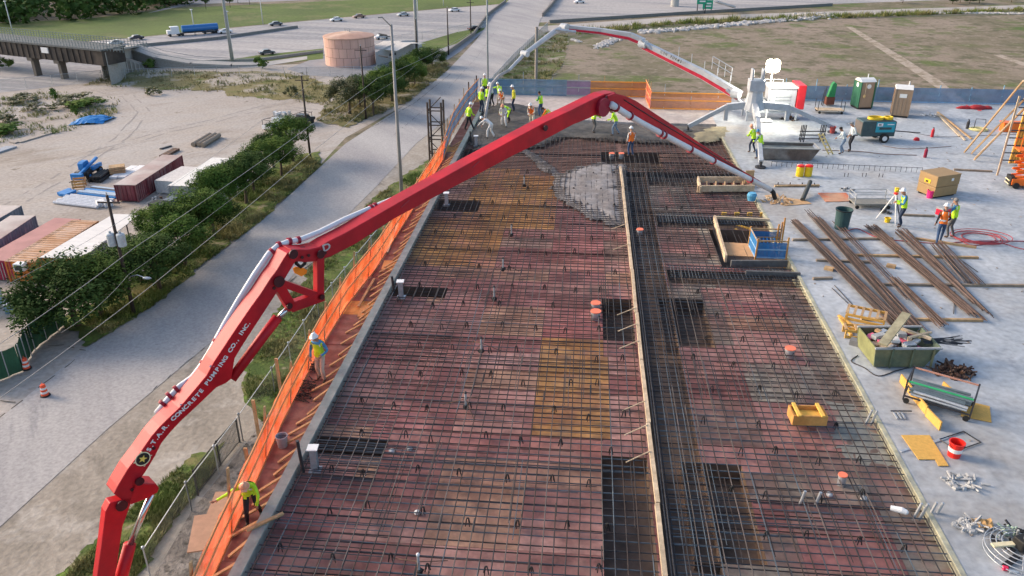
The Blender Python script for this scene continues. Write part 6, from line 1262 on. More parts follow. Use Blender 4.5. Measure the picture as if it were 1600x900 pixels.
# stair opening
t = thing('opening_form', 'timber edge forms round the stair opening', 'form', at(1130, 380, ZD), world=True)
for a, b, h_ in (((1116, 343), (1134, 406), .35), ((1118, 341), (1202, 345), .12)): m_ = MB(); m_.beam(P(*a, ZD)+Vector((0, 0, .05)), P(*b, ZD)+Vector((0, 0, .05)), .10, h_); obj('edge_board', m_, WOODP, t)
for k in range(4): a = P(1130+k*20, 346, ZD-.5); m_ = MB(); m_.box((a.x, a.y, ZD-.45), (.25, .07, .9)); obj('strut', m_, MC['yellow_lumber'], t)
m_ = MB(); a = P(1158, 390, ZD-.04); m_.box((a.x, a.y, ZD-.04), (1.7, 1.55, .03), -.06); tag(obj('plywood_sheet', m_, M('fresh_plywood', (.62, .34, .16), var=.12, scale=4)), 'clean orange plywood sheet lying in the stair opening', 'plywood')
for i, (a, b, lab) in enumerate([((1138, 349), (1176, 361), 'long orange timber lying across the far side of the stair opening'), ((1148, 360), (1170, 368), 'shorter timber crossing the long orange one in the opening')]): plank('timber', lab, a, b, .12, .1, MC['yellow_lumber'], ZD-.6)
bb = P(1202, 404, ZD-.02); t = thing('guard_cage', 'blue netted guard cage with timber rails at the end of the stair opening', 'guard cage', (bb.x+.05, bb.y, ZD-.02), .02); t.scale = (.74, .74, .86)
CB1 = M('cage_blue', (.02, .17, .42), rough=.6, alpha=.12, var=.2); w2, d2, h2 = .92, 1.0, 1.05
for nme, a, b, c_, d_ in (('net_panel', (-w2, 0), (w2, 0), 0, h2*.85), ('net_panel', (-w2, 0), (-w2, 2*d2), 0, h2), ('net_panel', (-w2, 2*d2), (w2, 2*d2), .3, h2*.8)):
    m_ = MB(); V = []; 
    for i in range(7):
        f = i/6
        for z in (c_, d_): V.append((a[0]+(b[0]-a[0])*f+random.uniform(-.03, .03), a[1]+(b[1]-a[1])*f+random.uniform(-.03, .03), z))
    m_.add(V, [(2*i, 2*i+2, 2*i+3, 2*i+1) for i in range(6)]); obj(nme, m_, CB1, t)
for z in (.05, .5, .98):
    for a, b in (((-w2, 0), (w2, 0)), ((-w2, 0), (-w2, 2*d2)), ((-w2, 2*d2), (w2, 2*d2))): m_ = MB(); m_.beam((*a, z), (*b, z), .05, .07); obj('rail', m_, MC['light_blue_rail'] if z < .9 and a[1] == 0 else WOOD, t)
for x, y, h_, r_ in ((-w2, 0, 1.1, 0), (w2, 0, 1.2, 0), (-w2, 2*d2, 1.1, 0), (w2, 2*d2, 1.4, 0), (w2+.12, 2*d2-.2, 1.7, 0), (w2-.2, 2*d2-.1, 1.3, 0)): m_ = MB(); m_.beam((x, y, -.5), (x+random.uniform(-.05, .05), y, h_), .09, .09); obj('post', m_, random.choice([WOOD, PLYO]), t)
for k in range(6): m_ = MB(); m_.beam((-w2+.2+k*.25, .5, 0), (-w2+.3+k*.22, 1.6, .6), .06, .06); obj('loose_stick', m_, random.choice([WHITE, GREY, BLUE]), t)
t = thing('edge_beam_form', 'dark weathered form in front of the blue guard cage', 'form', at(1195, 425), world=True)
for a, b in (((1142, 411), (1230, 411)), ((1165, 427), (1250, 430))): m_ = MB(); m_.beam(P(*a, ZD)+Vector((0, 0, -.02)), P(*b, ZD)+Vector((0, 0, -.02)), .12, .3); obj('edge_board', m_, M('weathered_dark', (.11, .11, .11), var=.3), t)
# walkway clutter
t = thing('bucket', 'grey bucket of mortar standing on the left walkway', 'bucket', at(442, 697, WZ)); BKT = M('grey_plastic', (.30, .34, .38), rough=.5)
m_ = MB(); m_.lathe([(.14, 0), (.175, .36), (.19, .36), (.19, .39), (.165, .39), (.135, .03)], n=18); obj('pail', m_, BKT, t); m_ = MB(); m_.tube([(.18*cos(a), .18*sin(a)-.03, .37-.08*abs(sin(a))) for a in [pi*k/8 for k in range(9)]], .006, 5); obj('handle', m_, STEEL, t)
random.seed(4); mb = MB(); A, B__ = P(472, 628, WZ), P(497, 572, WZ)
for k in range(70): q = A.lerp(B__, random.random()); mb.beam((q.x+random.uniform(-.3, .3), q.y, WZ+.05+random.uniform(0, .1)), (q.x+random.uniform(-.3, .3), q.y+random.uniform(-.3, .3), WZ+.08), .02, .02)
o = obj('bar_chairs_heap', mb, BLACK); o['kind'] = 'stuff'; tag(o, 'heap of black bar chairs on the walkway beside the netting', 'bar chairs')
for a, b, lab in (((402, 905), (448, 805), 'long pale plank lying along the inside of the netting at the bottom'), ((385, 830), (443, 803), 'thin stick reaching over the curb onto the rebar at the bottom'), ((605, 395), (622, 350), 'tan board lying on the walkway below the boom'), ((560, 480), (585, 436), 'thin board against the netting in the middle of the walkway')): plank('plank', lab, a, b, .1, .05, WOOD if 'thin' in lab else WOODP, WZ+.05 if 'stick' not in lab else ZD+.05)
for a, lab in (((575, 487), 'square orange plywood piece beside the curb on the walkway'), ((610, 415), 'large orange plywood piece on the walkway under the boom')): b = P(*a, WZ); m_ = MB(); m_.box((b.x, b.y, WZ+.03), (.7, 1.0, .025), .1); tag(obj('plywood_offcut', m_, M('orange_ply2', (.66, .34, .12), var=.1)), lab, 'plywood')
b = P(343, 812, 4); 
for i, (x, y, rz) in enumerate(((330, 830, .3), (355, 790, .15))): b = P(x, y, WZ-1.2); m_ = MB(); m_.box((b.x, b.y, WZ-1.2-.1*i), (1.1, 1.5, .04), rz); tag(obj('catch_platform', m_, M('tan_ply', (.42, .25, .16), var=.15)), ['brown plywood sheet sticking out below the netting, lower of two', 'brown plywood sheet sticking out below the netting, upper of two'][i], 'plywood')
for i, (px, py, ty) in enumerate(((437, 600, 560), (390, 740, 700), (400, 655, 625), (745, 150, 118), (733, 165, 128))):
    b = P(px, py, WZ-.4); z = min(ztop(Vector((b.x, b.y, WZ-.4)), ty), ZD+1.6); m_ = MB(); m_.beam((b.x, b.y, WZ-2.5), (b.x, b.y, z), .1, .06); tag(obj('timber_upright', m_, WOOD if i < 3 else RUST), ['timber upright outside the netting level with the walkway bucket', 'timber upright outside the netting above the leaning person', 'short timber upright outside the netting between the two persons', 'thin brown upright left of the highest lime vest', 'shorter brown upright left of the thin one'][i], 'post')
# ---------------------------------------------------------------- things on the slab
def toilet(label, px, py, rz, green):
    t = thing('portable_toilet', label, 'portable toilet', at(px, py), rz, 'portable toilets'); W = .56; H = 2.05
    TB = M('toilet_tan', (.33, .235, .16), rough=.55, var=.06); TG = M('toilet_green', (.025, .12, .07), rough=.5, var=.06); TR_ = M('toilet_white', (.72, .72, .70), rough=.5, var=.04)
    m_ = MB(); m_.bx(-W, W, -W, W, .0, .12); obj('base', m_, BLACK, t)
    m_ = MB(); m_.bx(-W+.03, W-.03, -W+.03, W-.03, .121, H); obj('walls', m_, TB, t, bev=.02)
    for x in (-W, W):
        for y in (-W, W): m_ = MB(); m_.bx(x-.04, x+.04, y-.04, y+.04, .1, H); obj('corner_post', m_, TG if green else TB, t)
    m_ = MB(); m_.prism([(-W-.04, -W-.04, H), (-W-.04, W+.04, H), (-W-.04, W*.6, H+.17), (-W-.04, 0, H+.25), (-W-.04, -W*.6, H+.17)], (2*W+.08, 0, 0)); obj('roof', m_, TR_, t, bev=.02)
    m_ = MB(); m_.tube([(.3, .3, H), (.3, .3, H+.45)], .04, 8); obj('vent_pipe', m_, TR_, t)
    if green:
        m_ = MB(); m_.bx(-W-.02, -W+.029, -W+.05, W-.05, .15, H-.05); obj('door', m_, TG, t)
        for z in (.35, 1.05): m_ = MB(); m_.bx(-W-.035, -W-.021, -W+.18, W-.18, z, z+.5); obj('door_panel', m_, TG, t)
        m_ = MB(); m_.tube([(-W-.022, 0, 1.78), (-W-.03, 0, 1.78)], .17, 20); obj('emblem', m_, WHITE, t)
        m_ = MB(); m_.tube([(.05, -W-.002, 1.72), (.05, -W-.015, 1.72)], .17, 20); obj('emblem', m_, TR_, t)
        m_ = MB(); m_.tube([(-.2, -W-.03, 1.95), (-.2, -W-.05, 1.2)], .03, 6); obj('strap', m_, WOODP, t); m_ = MB(); m_.ball((-.22, -W-.05, 1.0), .12, 8, (1, .5, 1.2)); obj('glove', m_, M('tan_glove', (.6, .42, .2)), t)
    else:
        m_ = MB(); m_.bx(-.24, .24, -W-.012, -W+.029, 1.45, 1.72); obj('emblem', m_, TR_, t)
        for x in (-.26, .0, .26): m_ = MB(); m_.bx(x-.012, x+.012, -W-.01, -W+.029, .2, 1.35); obj('wall_rib', m_, TB, t)
toilet('portable toilet with a dark green door and tan side, left of the two', 1345, 168, radians(-3)+YAW+.15, True); toilet('plain tan portable toilet with a white domed roof, right of the two', 1404, 181, -.28, False)
# compressor
t = thing('air_compressor', 'teal tow-behind air compressor with yellow hose coiled on its roof', 'compressor', at(1366, 219), YAW+.03); t.scale = (.9,)*3; TEAL = M('teal_paint', (.03, .33, .42), rough=.4, var=.06); SLT = M('slate_body', (.05, .085, .09), rough=.5)
m_ = MB(); m_.bx(-1.35, 1.15, -.6, .7, .42, 1.55); obj('body', m_, SLT, t, bev=.06)
m_ = MB(); m_.bx(-.35, 1.05, -.625, -.601, .75, 1.5); obj('side_door', m_, TEAL, t); m_ = MB(); m_.bx(-.1, .8, -.64, -.626, .95, 1.12); obj('door_vent', m_, SLT, t); m_ = MB(); m_.bx(-.28, .12, -.64, -.626, 1.2, 1.42); obj('label_plate', m_, WHITE, t); m_ = MB(); m_.bx(-.2, .0, -.65, -.641, 1.27, 1.35); obj('print', m_, BLACK, t)
m_ = MB(); m_.bx(.45, .95, -.64, -.626, 1.3, 1.36); obj('print', m_, WHITE, t)
m_ = MB(); m_.bx(-1.38, -1.35, -.55, .65, .6, 1.45); obj('end_panel', m_, M('end_brown', (.13, .11, .10)), t)
for y in (-.72, .8): m_ = MB(); m_.tube([(.35, y-.1, .33), (.35, y+.1, .33)], .33, 18); w_ = obj('wheel', m_, BLACK, t); m_ = MB(); m_.tube([(.35, y-.115, .33), (.35, y+.115, .33)], .18, 14); obj('rim', m_, WHITE, w_)
m_ = MB(); m_.beam((-1.3, 0, .4), (-2.4, 0, .3), .08, .08); obj('tow_bar', m_, STEEL, t)
m_ = MB(); m_.sm = True
for k in range(4): m_.tube([(-.2+.55*cos(a), .05+.4*sin(a), 1.60+k*.04) for a in [2*pi*q/20 for q in range(20)]], .035, 6, closed=True)
for k in range(3): m_.tube([(.75+.3*cos(a), .05+.3*sin(a), 1.60+k*.06) for a in [2*pi*q/16 for q in range(16)]], .045, 6, closed=True)
h_ = obj('yellow_hose', m_, YEL, None); h_.location = t.location; h_.rotation_euler = t.rotation_euler; h_.scale = t.scale; tag(h_, 'yellow air hose coiled on top of the compressor', 'hose')
# material trough
t = thing('concrete_trough', 'long rusty steel trough lying at the slab edge behind the centre', 'trough', at(1190, 250), YAW*0); p1 = P(1185, 250, ZD); p2 = P(1268, 250, ZD); L_ = (p2-p1).length; TRG = M('trough_steel', (.14, .105, .085), rough=.75, var=.4, scale=2, col2=(.22, .20, .18)); p3 = P(1190, 232, ZD); 
m_ = MB(); m_.prism([(0, 0, .05), (L_-.3, 0, .05), (L_+.1, -.05, .75), (-.15, -.05, .75)], (0, .04, 0)); obj('front_side', m_, TRG, t); m_ = MB(); m_.prism([(0, 1.3, .05), (L_-.3, 1.3, .05), (L_+.1, 1.36, .75), (-.15, 1.36, .75)], (0, .04, 0)); obj('rear_side', m_, TRG, t)
m_ = MB(); m_.bx(0, L_-.3, .05, 1.3, .03, .07); obj('floor', m_, TRG, t); m_ = MB(); m_.beam((-.15, -.04, .77), (L_+.1, -.04, .77), .09, .05); m_.beam((-.15, 1.38, .77), (L_+.1, 1.38, .77), .09, .05); m_.beam((-.15, -.04, .77), (-.15, 1.38, .77), .09, .05); m_.beam((L_+.1, -.04, .77), (L_+.1, 1.38, .77), .09, .05); obj('rim', m_, M('rim_grey', (.33, .33, .31)), t)
m_ = MB(); m_.bx(0, L_, .06, 1.28, .5, .6); obj('contents', m_, M('grey_mortar', (.20, .22, .21), var=.3, scale=2, bump=.5), t)
# carts
def cart(name, label, px, py, rz, L, W, H, mat, deckm, posts=True, rails=2):
    t = thing(name, label, 'cart', at(px, py), rz); m_ = MB(); m_.bx(-L/2, L/2, -W/2, W/2, .22, .28); obj('deck', m_, deckm, t)
    for x in (-L/2, L/2):
        for y in (-W/2, W/2): m_ = MB(); m_.tube([(x, y, .2), (x, y, H)], .025, 6); obj('post', m_, mat, t); m_ = MB(); m_.tube([(x*.85, y-.03, .1), (x*.85, y+.03, .1)], .1, 12); obj('caster', m_, BLACK, t)
    for k in range(rails):
        z = H-.02-k*(H-.4)/max(1, rails); 
        for y in (-W/2, W/2): m_ = MB(); m_.tube([(-L/2, y, z), (L/2, y, z)], .02, 6); obj('rail', m_, mat, t)
        for x in (-L/2, L/2): m_ = MB(); m_.tube([(x, -W/2, z), (x, W/2, z)], .02, 6); obj('rail', m_, mat, t)
    return t
cart('flat_cart', 'low flat cart with four upright posts left of the green toilet', 1295, 176, YAW-.1, 1.9, .9, .95, STEEL, WOODP, rails=0)
t = thing('green_hoist', 'small dark green hoist with a tapered hood behind the flat cart', 'hoist', at(1296, 166), YAW); m_ = MB(); m_.prism([(-.25, 0, .7), (.3, 0, .7), (.32, 0, 1.7), (.12, 0, 1.85), (-.02, 0, 1.7)], (0, .4, 0)); obj('hood', m_, M('hoist_green', (.03, .22, .08)), t, bev=.03); m_ = MB(); m_.bx(-.3, .35, 0, .5, .1, .7); obj('engine', m_, M('engine_brown', (.16, .06, .04)), t, bev=.03); m_ = MB(); m_.tube([(-.5, .1, 0), (-.4, .1, 1.5)], .03, 6); m_.tube([(-.5, .4, 0), (-.4, .4, 1.2)], .03, 6); obj('mast', m_, STEEL, t)
def lump(name, label, cat, px, py, w_, n, mats, hh=.3, pn='piece'):
    b = P(px, py, ZD); s = w_*(b-CP).length/F/2; t = thing(name, label, cat, at(px, py))
    for k in range(n):
        a = random.uniform(0, 2*pi); r = s*sqrt(random.random()); m_ = MB(); q = Vector((cos(a)*r, sin(a)*r*.7, 0)); k2 = hh*max(.15, 1-r/s)
        if random.random() < .5: m_.ball(q+Vector((0, 0, k2*random.uniform(.3, 1))), random.uniform(.05, .11), 6, (1, 1, .7), .25)
        else: m_.tube([q+Vector((0, 0, .03)), q+Vector((random.uniform(-.3, .3), random.uniform(-.3, .3), k2+.05))], .03, 5)
        obj(pn, m_, random.choice(mats), t)
    return t
lump('chain_heap', 'dark heap of chains on the slab right of the pump foot', 'chain heap', 1232, 187, 26, 40, [STEEL, BLACK, RUST]); lump('coupler_heap', 'heap of rusty couplers beside the green skip', 'coupler heap', 1490, 582, 54, 110, [RUST, M('coupler_brown', (.10, .05, .035))], .35, 'coupler'); lump('tool_heap', 'small dark heap of tools right of the orange stained plywood', 'tools', 1324, 297, 18, 14, [STEEL, GREY]); lump('rubble', 'scattered grey rubble near the tan cardboard at lower right', 'rubble', 1514, 822, 34, 60, [M('rubble_grey', (.42, .42, .41))], .15, 'lump'); lump('rubble', 'scraps of broken concrete below the odd shaped plywood', 'rubble', 1505, 755, 46, 34, [MC['rubble_grey']], .06, 'lump'); lump('tool_pile', 'tangle of black hoses and tools at the right frame edge', 'tools', 1585, 846, 46, 40, [BLACK, STEEL, GREY, M('pale_green', (.3, .4, .33))], .6); lump('form_scrap_heap', 'glaring heap of timber scraps under the tip of the red boom', 'scrap heap', 1215, 315, 46, 34, [WOODP, WOOD, GREY], .5); lump('cable_pile', 'white and grey cable pile left of the long tan boards', 'cable pile', 1455, 182, 18, 24, [WHITE, GREY, STEEL], .35)
t = thing('barrow_rack', 'rack of dark upright bars right of the steel trough', 'rack', at(1268, 222), YAW)
for x in (-.75, -.55, .55, .75): m_ = MB(); m_.tube([(x, 0, 0), (x+.05, 0, 1.15)], .035, 6); m_.tube([(x+.1, .5, 0), (x+.13, .5, 1.0)], .03, 6); obj('upright', m_, STEEL, t)
for z in (.2, .45, .7): m_ = MB(); m_.beam((-.85, .1, z), (.9, .1, z), .06, .06); obj('crossbar', m_, STEEL, t)
t = thing('step_ladder', 'pale yellow ladder frame leaning beside the bar rack', 'ladder', at(1291, 240), .2)
for x in (-.14, .14): m_ = MB(); m_.beam((x+.2, -.2, .02), (x-.5, .2, 1.25), .06, .08); obj('stile', m_, M('pale_yellow', (.62, .50, .22)), t)
for k in range(6): m_ = MB(); f = (k+.5)/6; m_.beam((.06-.7*f, -.2+.4*f, .02+1.23*f), (.34-.7*f, -.2+.4*f, .02+1.23*f), .07, .05); obj('rung', m_, MC['pale_yellow'], t)
def bucket(label, px, py, mat, r=.16, h=.36, name='bucket', lid=None, band=None, sc=1):
    t = thing(name, label, name.replace('_', ' '), at(px, py)); t.scale = (sc, sc, sc); m_ = MB(); m_.lathe([(r*.85, 0), (r, h), (r*1.1, h), (r*1.1, h+.03), (r*.95, h+.03), (r*.8, .03)], n=18); obj('pail', m_, mat, t)
    m_ = MB(); m_.tube([(r*1.1*cos(a), -r*1.1*sin(a)*.6-.02, h-.10*sin(a)) for a in [pi*k/8 for k in range(9)]], .008, 5); obj('handle', m_, STEEL, t)
    if band: m_ = MB(); m_.lathe([(r*.925, h*.4), (r*.97, h*.7)], n=18, cap=False); obj('band', m_, band, t)
    return t
RP = M('bright_red_plastic', (.80, .03, .02), rough=.4); PK = M('pink_plastic', (.85, .03, .20), rough=.4); YD = M('drum_yellow', (.75, .52, .02), rough=.4)
bucket('bright red bucket standing beside the odd shaped plywood', 1490, 712, RP, band=WHITE, sc=1.25); bucket('pink bucket at the foot of the big brown box', 1452, 309, PK, sc=1.1); bucket('small red bucket left of the bending person in front of the compressor', 1300, 208, M('dull_red', (.45, .08, .07)), sc=1.2)
for i, (x, lab) in enumerate(((1249, 'yellow drum with a red lid, left of the pair'), (1262, 'yellow drum with a red lid, right of the pair'))): t = thing('water_cooler', lab, 'water cooler', at(x, 275)); t.scale = (1.05,)*3; m_ = MB(); m_.lathe([(.20, 0), (.21, .1), (.21, .5), (.19, .55)], n=18); obj('body', m_, YD, t); m_ = MB(); m_.lathe([(.215, .551), (.215, .62), (.1, .66)], n=18); obj('lid', m_, RP, t)
t = thing('waste_bin', 'dark green waste bin by the upper end of the rebar bundles', 'waste bin', at(1314, 357)); t.scale = (1.3,)*3; m_ = MB(); m_.lathe([(.24, 0), (.29, .72), (.31, .73), (.31, .77), (.27, .77), (.22, .05)], n=20); obj('barrel', m_, M('bin_green', (.04, .085, .085), rough=.5), t); m_ = MB(); m_.lathe([(.315, .74), (.315, .78)], n=20, cap=False); obj('rim_band', m_, BLACK, t)
t = thing('gang_box', 'big brown lockable job box with a yellow latch', 'job box', at(1462, 303), .45); BRN = M('box_brown', (.34, .22, .10), rough=.5, var=.08); BR2 = M('box_brown_dark', (.30, .19, .11), rough=.5, var=.08)
m_ = MB(); m_.bx(-.8, .8, -.6, .6, .1, .62); obj('lower_body', m_, BRN, t, bev=.02); m_ = MB(); m_.bx(-.81, .81, -.61, .61, .64, 1.2); obj('upper_body', m_, BRN, t, bev=.02); m_ = MB(); m_.bx(-.82, .82, -.62, .62, 1.203, 1.25); obj('lid', m_, BRN, t)
m_ = MB(); m_.bx(-.83, -.811, -.2, .2, .75, .95); obj('latch', m_, YEL, t); m_ = MB(); m_.bx(-.84, -.831, -.06, .1, .78, .88); obj('lock', m_, BLACK, t); m_ = MB(); m_.bx(.2, .35, -.62, -.611, .9, 1.05); obj('sticker', m_, WHITE, t)
m_ = MB(); m_.bx(-.75, .75, -.5, -.4, 0, .1); m_.bx(-.75, .75, .4, .5, 0, .1); obj('skids', m_, BLACK, t)
# survey tripod
t = thing('survey_tripod', 'survey instrument on a pale tripod in front of the blue shirted person', 'tripod', at(1391, 345)); t.scale = (1.1,)*3
for k in range(3): a = k*2*pi/3+.6; m_ = MB(); m_.tube([(0, 0, 1.3), (.62*cos(a), .55*sin(a), 0)], [.035, .02], 6); obj('leg', m_, WHITE if k else STEEL, t)
m_ = MB(); m_.cyl((0, 0, 1.28), .1, .06, 12); obj('head', m_, RP, t); m_ = MB(); m_.box((0, 0, 1.48), (.16, .14, .2)); m_.tube([(0, -.14, 1.5), (0, .14, 1.5)], .05, 8); obj('instrument', m_, YEL, t, bev=.01)
lump('tool_bag', 'black bag on the slab under the survey tripod', 'bag', 1384, 333, 16, 10, [BLACK], .35); bucket('small mustard canister lying by the tripod feet', 1386, 347, YD, r=.14, h=.2, name='canister')
t = thing('cooler', 'red picnic cooler with a white lid carried on a shoulder', 'cooler', tuple(P(1474, 330, ZD+1.45)), .6); m_ = MB(); m_.box((0, 0, .0), (.62, .36, .30)); obj('box', m_, M('cooler_red', (.62, .02, .06), rough=.4), t, bev=.02); m_ = MB(); m_.box((0, 0, .185), (.66, .40, .07)); obj('lid', m_, GREY, t, bev=.01); m_ = MB(); m_.box((0, 0, .155), (.64, .38, .02)); obj('rim', m_, WHITE, t); m_ = MB(); m_.box((-.05, -.185, .0), (.2, .01, .1)); obj('sticker', m_, WHITE, t)
cart('pipe_frame_cart', 'empty steel frame cart left of the survey tripod', 1358, 322, YAW-.02, 1.9, .9, .8, GREY, M('cart_deck', (.25, .24, .21)), rails=2)
# plywood sheets
def ply(label, pxs, mat, z=.012, th_=.02, name='plywood_sheet'):
    A = [P(x, y, ZD) for x, y in pxs]; m_ = MB(); m_.prism([(a.x, a.y, ZD+z) for a in A], (0, 0, th_)); return tag(obj(name, m_, mat), label, 'plywood')
PL1 = M('plain_ply', (.55, .34, .17), var=.12, scale=5); PL2 = M('osb', (.66, .38, .09), var=.15, scale=10)
ply('plywood sheet with an L shaped corner beside the red bucket', [(1408, 681), (1452, 681), (1482, 729), (1466, 729), (1461, 719), (1435, 719)], PL2)
ply('square plywood sheet right of the wire cart of pipes', [(1505, 626), (1546, 636), (1549, 661), (1501, 651)], PL2)
ply('orange stained plywood sheet in front of the empty frame cart', [(1278, 302), (1322, 302), (1332, 315), (1290, 316)], M('stained_ply', (.55, .30, .18), var=.2, scale=2, col2=(.60, .17, .08)))
ply('tan plywood sheet by the scrap heap at the boom tip', [(1218, 308), (1260, 314), (1268, 319), (1225, 322)], PL1); ply('small plywood square in the shade of the scrap heap', [(1195, 306), (1215, 303), (1222, 316), (1205, 320)], PL1)
ply('pale board lying alone left of the green toilet', [(1238, 170), (1246, 168), (1260, 180), (1252, 182)], M('pale_ply', (.48, .42, .36)))
t = thing('long_form_board', 'long orange board on edge beside the wire cart of pipes', 'board', at(1435, 640), world=True)
for a, b in (((1406, 597), (1446, 648)), ((1446, 650), (1468, 673))): m_ = MB(); m_.beam(P(*a, ZD)+Vector((0, 0, .16)), P(*b, ZD)+Vector((0, 0, .16)), .05, .30); obj('board', m_, PL2, t)
plank('form_board', 'thin orange board behind the wire cart of pipes', (1472, 606), (1500, 632), .05, .25, PL2)
# wire cart of pipes
A = P(1468, 640, ZD); t = thing('wire_cart', 'wheeled frame cart full of grey pipes, one rail green', 'cart', at(1465, 632), -.52)
for z in (.25, .8):
    for (a, b), mt in ((((-.95, -.5), (.95, -.5)), STEEL), (((-.95, .5), (.95, .5)), M('salmon_rail', (.5, .25, .18)) if z > .5 else STEEL), (((-.95, -.5), (-.95, .5)), STEEL), (((.95, -.5), (.95, .5)), STEEL)): m_ = MB(); m_.beam((*a, z), (*b, z), .045, .045); obj('rail', m_, M('rail_green', (.04, .40, .16)) if (z > .5 and a == (-.95, -.5) and b[1] == -.5) else mt, t)
for x in (-.95, .95):
    for y in (-.5, .5): m_ = MB(); m_.beam((x, y, .1), (x, y, .85), .05, .05); obj('post', m_, STEEL, t); m_ = MB(); m_.tube([(x*.9, y-.03, .09), (x*.9, y+.03, .09)], .09, 10); obj('caster', m_, BLACK, t)
for k in range(16): m_ = MB(); y = -.42+(k % 8)*.11; m_.tube([(-.8+random.uniform(-.1, .1), y, .33+.12*(k//8)), (.8+random.uniform(-.1, .1), y+random.uniform(-.08, .08), .34+.12*(k//8))], .045, 8); obj('pipe', m_, random.choice([GALV, M('pipe_slate', (.13, .17, .19), rough=.5)]), t)
# green skip of waste
t = thing('waste_skip', 'weathered green skip heaped with waste and planks', 'skip', at(1404, 566), 0); q0 = P(1365, 575, ZD); q1 = P(1455, 575, ZD); q2 = P(1340, 529, ZD); L_ = (q1-q0).length; t.location = q0; t.rotation_euler = (0, 0, atan2((q1-q0).y, (q1-q0).x)); W_ = 1.45
SKG = M('skip_green', (.10, .135, .09), rough=.6, var=.35, scale=2, col2=(.20, .20, .11)); H_ = .8
m_ = MB(); m_.prism([(0, 0, .05), (L_-.25, 0, .05), (L_+.15, -.05, H_), (-.1, -.05, H_)], (0, .05, 0)); obj('front_side', m_, SKG, t); m_ = MB(); m_.prism([(0, W_, .05), (L_-.25, W_, .05), (L_+.15, W_+.05, H_), (-.1, W_+.05, H_)], (0, .05, 0)); obj('rear_side', m_, SKG, t)
m_ = MB(); m_.prism([(0, .05, .05), (0, W_, .05), (-.1, W_, H_), (-.1, .0, H_)], (.04, 0, 0)); obj('end', m_, M('skip_olive', (.24, .25, .11), var=.3, scale=2), t); m_ = MB(); m_.prism([(L_-.25, .05, .05), (L_-.25, W_, .05), (L_+.15, W_, H_), (L_+.15, .0, H_)], (.04, 0, 0)); obj('end', m_, SKG, t); m_ = MB(); m_.bx(0, L_-.25, .05, W_, .04, .08); obj('floor', m_, SKG, t)
for x in (.5, 1.2, 1.9): m_ = MB(); m_.beam((x, -.06, .05), (x, -.08, H_), .06, .05); obj('side_rib', m_, SKG, t)
for y in (-.05, W_+.05): m_ = MB(); m_.beam((-.12, y, H_), (L_+.17, y, H_), .08, .06); obj('rim', m_, GREY, t)
SK = t.matrix_basis.copy()
rot = Matrix.Rotation(t.rotation_euler.z, 3, 'Z')
wt_ = thing('skip_waste', 'mixed rubbish of planks, bags and steel filling the green skip', 'rubbish', tuple(q0), t.rotation_euler.z); cols = [WOODP, GREY, WHITE, STEEL, GALV, WOOD, M('rag_pink', (.7, .15, .25)), RUST]
for k in range(60): m_ = MB(); m_.box((random.uniform(.2, L_-.3), random.uniform(.2, W_-.15), random.uniform(.4, .85)), (random.uniform(.1, .5), random.uniform(.08, .3), random.uniform(.04, .15)), random.uniform(0, 3)); obj('scrap', m_, random.choice(cols), wt_)
m_ = MB(); m_.beam((.1, -.05, .95), (L_*.75, W_*1.0, 1.35), .3, .08); obj('plank', m_, M('mossy_plank', (.34, .31, .20), var=.3), wt_); m_ = MB(); m_.beam((L_*.5, W_*.9, .95), (L_*1.0, W_*.3, .9), .12, .08); obj('plank', m_, WOODP, wt_); m_ = MB(); m_.beam((L_*.6, W_*.3, .95), (L_*1.1, W_*.6, .92), .09, .06); obj('plank', m_, WOODP, wt_)
for k in range(24): m_ = MB(); m_.tube([(L_*.9, W_*.4+random.uniform(-.2, .2), .75), (L_+1.3+random.uniform(-.3, .3), W_*.55+random.uniform(-.25, .25), .62+random.uniform(-.12, .15))], .012, 4); obj('tie_wire', m_, STEEL, wt_)
# slatted timber frames by the skip
def frame(label, px, py, rz, n=5, L=1.0, W=.7, H=.45):
    t = thing('slatted_frame', label, 'timber frame', at(px, py), rz)
    for z in (.05, H):
        for y in (-W/2, W/2): m_ = MB(); m_.beam((-L/2, y, z), (L/2, y, z), .05, .09); obj('rail', m_, PL2, t)
    for k in range(n): m_ = MB(); x = -L/2+L*k/(n-1); m_.beam((x, -W/2, H+.05), (x, W/2, H+.05), .09, .04); obj('slat', m_, WOOD, t)
    for x in (-L/2, L/2):
        for y in (-W/2, W/2): m_ = MB(); m_.beam((x, y, 0), (x, y, H), .06, .06); obj('leg', m_, PL2, t)
frame('slatted orange timber frame behind the left end of the skip', 1349, 512, -.4, 6, 1.3, .8, .6); frame('second smaller timber frame nearer the left end of the skip', 1343, 525, -.1, 4, 1.1, .5, .3)
for a, b, lab in (((1310, 494), (1335, 512), 'loose orange timber sticking out left of the timber frames'), ((1312, 498), (1330, 525), 'second loose timber under the first, left of the timber frames'), ((1362, 516), (1380, 522), 'short timber sticking out right of the timber frames')): plank('timber', lab, a, b, .09, .07, PL2)
plank('timber_block', 'grey block at the foot of the skip and the timber frames', (1328, 536), (1342, 540), .3, .2, M('block_grey', (.2, .2, .2)))
